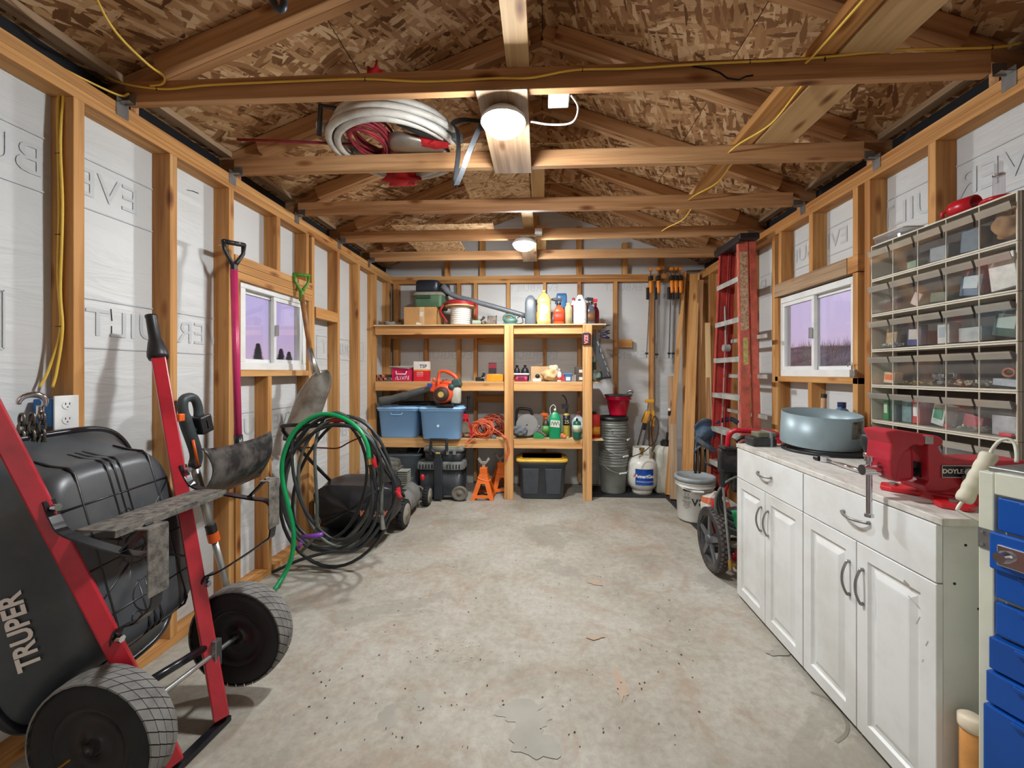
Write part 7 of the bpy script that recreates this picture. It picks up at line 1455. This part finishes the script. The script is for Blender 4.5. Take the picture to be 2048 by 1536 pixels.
box_in('white_card', 'tall white ribbed card in the nearest bin of the fifth unit', 4, 1, (.02, .085, .125), (218, 216, 208), -.12, dx=-.03)
box_in('screw_packet', 'blue and silver screw packet in the fifth unit, second bin from near end', 3, 1, (.04, .08, .095), (72, 100, 128), .15, extra=(190, 200, 205))
box_in('green_packet', 'dull green packet in the middle bin of the fifth unit', 2, 1, (.05, .075, .04), (84, 104, 84), .1)
box_in('pink_receipt', 'pinkish folded paper in the fifth unit, second bin from the window', 1, 1, (.012, .04, .055), (206, 186, 180), .5, cat='paper')
box_in('green_hardware_packet', 'shiny green hardware packets in the nearest bin of the fourth unit', 4, 2, (.045, .085, .10), (56, 84, 72), .2, extra=(170, 186, 176))
box_in('clear_parts_packet', 'clear packets of white parts in the fourth unit, second bin from near end', 3, 2, (.05, .085, .055), (176, 182, 180))
box_in('small_carton', 'white carton standing in the middle bin of the fourth unit', 2, 2, (.05, .05, .085), (200, 204, 200), .0, dy=-.02, extra=(150, 170, 176))
box_in('bolt_packet', 'blue-headed bolt packet in the fourth unit, second bin from the window', 1, 2, (.03, .07, .09), (60, 76, 130), .05, extra=(196, 190, 180))
box_in('tan_envelope', 'tan envelope in the farthest bin of the fourth unit', 0, 2, (.02, .06, .085), (190, 160, 118), .12, cat='envelope')
heap_in('steel_clips', 'loose silver clips in the farthest bin of the fourth unit', 0, 2, 22, (190, 194, 196), .010, .04, 3, metal=.6)
box_in('orange_parts_bag', 'clear bag with orange caps in the farthest bin of the third unit', 0, 3, (.04, .06, .05), (214, 186, 160), .1, extra=(226, 110, 60), cat='bag')
heap_in('brass_screws', 'small brass screws in the third unit, second bin from the window', 1, 3, 26, (196, 170, 110), .006, .045, 4, metal=.5)
heap_in('steel_brackets', 'jumbled grey metal brackets in the middle bin of the third unit', 2, 3, 20, (150, 152, 150), .018, .035, 5, metal=.6)
heap_in('pale_fasteners', 'pale small fasteners in the third unit, second bin from near end', 3, 3, 34, (196, 188, 172), .009, .048, 6, metal=.2)
box_in('silver_tin', 'flat silver tin under a copper ring in the nearest bin of the third unit', 4, 3, (.05, .09, .025), (180, 188, 194), .08, cat='tin')
q = C(4, 3)+V3(-.02, -.005, .052); b = B(); b.tube([q+V3(0, .018*math.cos(a), .014*math.sin(a)) for a in [2*PI*i/20 for i in range(20)]], .005, 8, closed=True); tag(b.build('copper_ring', copper), 'copper ring on the silver tin in the third unit', 'ring')
box_in('green_staple_box', 'bright green staple box in the farthest bin of the second unit', 0, 4, (.05, .028, .10), (40, 140, 66), .0, dy=.012, extra=(200, 216, 190))
box_in('dark_green_box', 'dark teal box beside the bright green one in the second unit', 0, 4, (.05, .03, .075), (52, 80, 84), .0, dy=-.03)
box_in('teal_carton', 'pale teal carton in the second unit, second bin from the window', 1, 4, (.05, .048, .095), (120, 150, 150), .0, dy=.025)
box_in('nail_carton', 'white and red nail carton beside the pale teal carton', 1, 4, (.05, .035, .105), (206, 60, 56), .0, dy=-.022, extra=(226, 226, 226))
box_in('tilted_carton', 'tilted white and green carton in the middle bin of the second unit', 2, 4, (.05, .055, .085), (196, 204, 196), .2, extra=(40, 130, 96))
box_in('small_red_cap', 'little red cap in the middle bin of the second unit', 2, 4, (.02, .016, .014), (214, 40, 44), 0, dy=-.045, cat='bead', dx=-.03)  # loose red cap, modelled as a plain block
box_in('red_pouch', 'dull red pouch in the second unit, second bin from near end', 3, 4, (.03, .07, .05), (160, 60, 70), .25, cat='pouch')
heap_in('drill_bits', 'mixed screws and bits in the second unit, second bin from near end', 3, 4, 24, (140, 140, 120), .009, .045, 7, metal=.5)
box_in('white_tub', 'pale grey tub in the nearest bin of the second unit', 4, 4, (.06, .085, .07), (176, 178, 180), 0, cat='tub'); box_in('red_tape', 'small red roll in front of the pale tub in the second unit', 4, 4, (.014, .04, .012), (206, 50, 60), 0, dy=-.02, cat='tape', dx=-.045)
box_in('black_knob', 'black rounded knob part in the farthest bin of the bottom unit', 0, 5, (.05, .06, .09), (40, 42, 46), .2, cat='bulb')  # loose black knob, modelled as a plain block
box_in('grey_block', 'dark blue-grey block in the nearest bin of the bottom unit', 4, 5, (.05, .07, .05), (70, 76, 90), .0, cat='block')
# ---- on top of the organiser
OT = CT+UH*6+.001; rdp = plain('gloss_red', (196, 26, 40), .3); clr = clear('clear_acrylic', (.9, .92, .96), .08, .02, 1.2)
q = at(1931, 415, x=1.66); q.z = OT+.033
T = thing('red_cup', 'glossy red cup lying on its side on the tilt-bin stack', 'cup', q)
part(T, 'cup', rdp, lambda b: b.lathe([(0, -.045), (.03, -.045), (.033, -.03), (.031, .035), (.028, .035), (.028, -.03), (0, -.03)], q, 28, (Matrix.Rotation(PI/2, 3, 'X') @ Matrix.Rotation(.15, 3, 'Y'))))
part(T, 'handle', rdp, lambda b: b.tube([q+V3(-.02, .045, .0), q+V3(-.03, .062, -.005), q+V3(-.03, .06, -.025)], .007, 8))
q = at(1998, 395, x=1.66); q.z = OT
T = thing('rain_gauge', 'clear upright tube on a round red base atop the tilt-bin stack', 'tube stand', q)
part(T, 'base', rdp, lambda b: b.lathe([(0, 0), (.048, 0), (.052, .006), (.045, .014), (.02, .02), (0, .02)], q, 32)); part(T, 'tube', clr, lambda b: (b.cyl(q+V3(0, 0, .02), q+V3(0, 0, .10), .016, n=20, cap=False), b.cyl(q+V3(0, 0, .10), q+V3(0, 0, .145), .011, n=20, cap=False)) and None)
part(T, 'collar', MATS['chrome'], lambda b: b.lathe([(.0165, .095), (.0175, .10), (.012, .102)], q, 20))
q = at(1795, 475, x=1.66); q.z = OT
T = thing('clear_case', 'shallow clear plastic case on the far end of the tilt-bin stack', 'case', q)
part(T, 'tray', clr, lambda b: b.lathe([(0, .001), (.96, .001), (1, .03), (1.03, .03)], q, 28, sq=(.05, .085, 7)), solid=.002); part(T, 'rim', beige, lambda b: b.lathe([(1.0, .03), (1.05, .03), (1.05, .036), (1.0, .036), (1.0, .03)], q, 28, sq=(.05, .085, 7)))
part(T, 'contents', chrome, lambda b: [b.box(q+V3(.0, -.05+.025*k, .012), (.05, .012, .012), Matrix.Rotation(.5*k, 3, 'Z')) for k in range(5)] and None)
b = B(); b.bar((1.735, .95, OT+.02), (1.735, 1.49, OT+.02), .012, .02, (0, 0, 1)); tag(b.build('metal_rail', steel), 'thin metal rail on the wall above the near end of the tilt bins', 'rail')
# ================================================================== blue drawer chest at the picture's right edge
cream = plain('cream_enamel', (214, 216, 198), .4, var=.04); blu = plain('drawer_blue', (0, 78, 168), .38, var=.08, scale=3)
CC = V3(1.124, 1.115, 0); dirn = V3(.27, -.963, 0).normalized(); inn = V3(.963, .27, 0).normalized()
MC = Matrix((dirn, -inn, V3(0, 0, 1))).transposed(); 
def ch(s, o, z): return CC+dirn*s+inn*o+V3(0, 0, z)       # s along the front towards the camera, o into the chest
T = thing('tool_chest', 'tall cream tool chest with blue drawers at the right edge', 'tool chest', ch(.3, .2, 0))
RC = Matrix((dirn, inn, V3(0, 0, 1))).transposed()
CW, CD = .62, .42
part(T, 'carcass', cream, lambda b: (b.box(ch(CW/2, CD/2+.004, .53), (CW, CD, 1.02), RC), b.box(ch(.015, -.004, .53), (.03, .016, 1.02), RC), b.box(ch(CW-.015, -.004, .53), (.03, .016, 1.02), RC), b.box(ch(CW/2, -.004, 1.015), (CW-.06, .016, .055), RC)) and None, .003)
part(T, 'top_edge', steel, lambda b: b.box(ch(CW/2, CD/2, 1.046), (CW-.02, CD-.01, .012), RC), .002)
lv = [(.984, .90), (.81, .735), (.727, .645), (.64, .56), (.557, .478), (.475, .30), (.295, .12)]
for i, (a, c_) in enumerate(lv):
    off = [-.0, -.004, -.004, -.016, -.022, -.028, -.030][i]; s0 = [.038, .036, .036, .030, .028, .026, .026][i]
    d = part(T, 'drawer', blu, lambda b: (b.box(ch((s0+CW-.035)/2, -.008+off/2, (a+c_)/2), (CW-.035-s0, .014-off, a-c_-.003), RC),) and None, .003)
    part(d, 'pull', blu, lambda b: b.box(ch(CW/2, -.018+off, a-.008), (CW-.16, .012, .010), RC), .002)
part(T, 'hasp_panel', blu, lambda b: b.box(ch((.03+CW-.035)/2, -.022, .853), (CW-.065, .016, .09), RC), .004)
part(T, 'hinge', steel, lambda b: (b.box(ch(.018, -.0135, .872), (.034, .003, .05), RC), b.cyl(ch(.010, -.015, .887), ch(.010, -.019, .887), .004, n=10), b.cyl(ch(.010, -.015, .857), ch(.010, -.019, .857), .004, n=10)) and None)
part(T, 'lock', chrome, lambda b: (b.box(ch(.085, -.033, .848), (.075, .006, .05), RC), b.cyl(ch(.062, -.034, .848), ch(.062, -.055, .848), .015, .012, 18), b.cyl(ch(.10, -.034, .855), ch(.10, -.045, .855), .009, n=14)) and None, .002)
y_ = 1.135
hp = spline([at(1980, 1053, y=1.118), at(1950, 1038, y=1.13), at(1918, 1022, y=1.15), at(1916, 1016, y=1.152), at(1924, 1004, y=1.152)], 5)
part(T, 'handle_wire', cream, lambda b: b.tube(hp, .004, 8)); part(T, 'handle_wire', cream, lambda b: (b.tube(spline([at(1978, 912, y=1.152), at(1985, 898, y=1.15), at(1998, 883, y=1.14), at(2015, 878, y=1.13), at(2028, 886, y=1.12), at(2033, 905, y=1.11), at(2033, 925, y=1.105)], 5), .004, 8),) and None)
ga, gb = at(1926, 1003, y=1.152), at(1980, 908, y=1.152)
part(T, 'handle_grip', plain('cream_grip', (206, 200, 178), .6, var=.06), lambda b: b.tube([ga.lerp(gb, i/24) for i in range(25)], [.0165*(.9 if i in (0, 24) else 1)+.0022*abs(math.sin(i*.62)) for i in range(25)], 14))
b = B(); b.lathe([(0, .0), (.022, 0), (.024, .01), (.024, .315), (.02, .32), (0, .32)], (1.168, 1.185, 0), 20); o = b.build('wooden_post', plain('post_wood', (214, 150, 82), .5, var=.12)); tag(o, 'short round wooden post between the cabinet and the tool chest', 'post')
b = B(); b.lathe([(0, 0), (.026, 0), (.028, .008), (.028, .03), (.02, .036), (0, .036)], (1.168, 1.185, .3205), 20); b.build('cap', plain('post_cap', (224, 210, 186), .6), o)
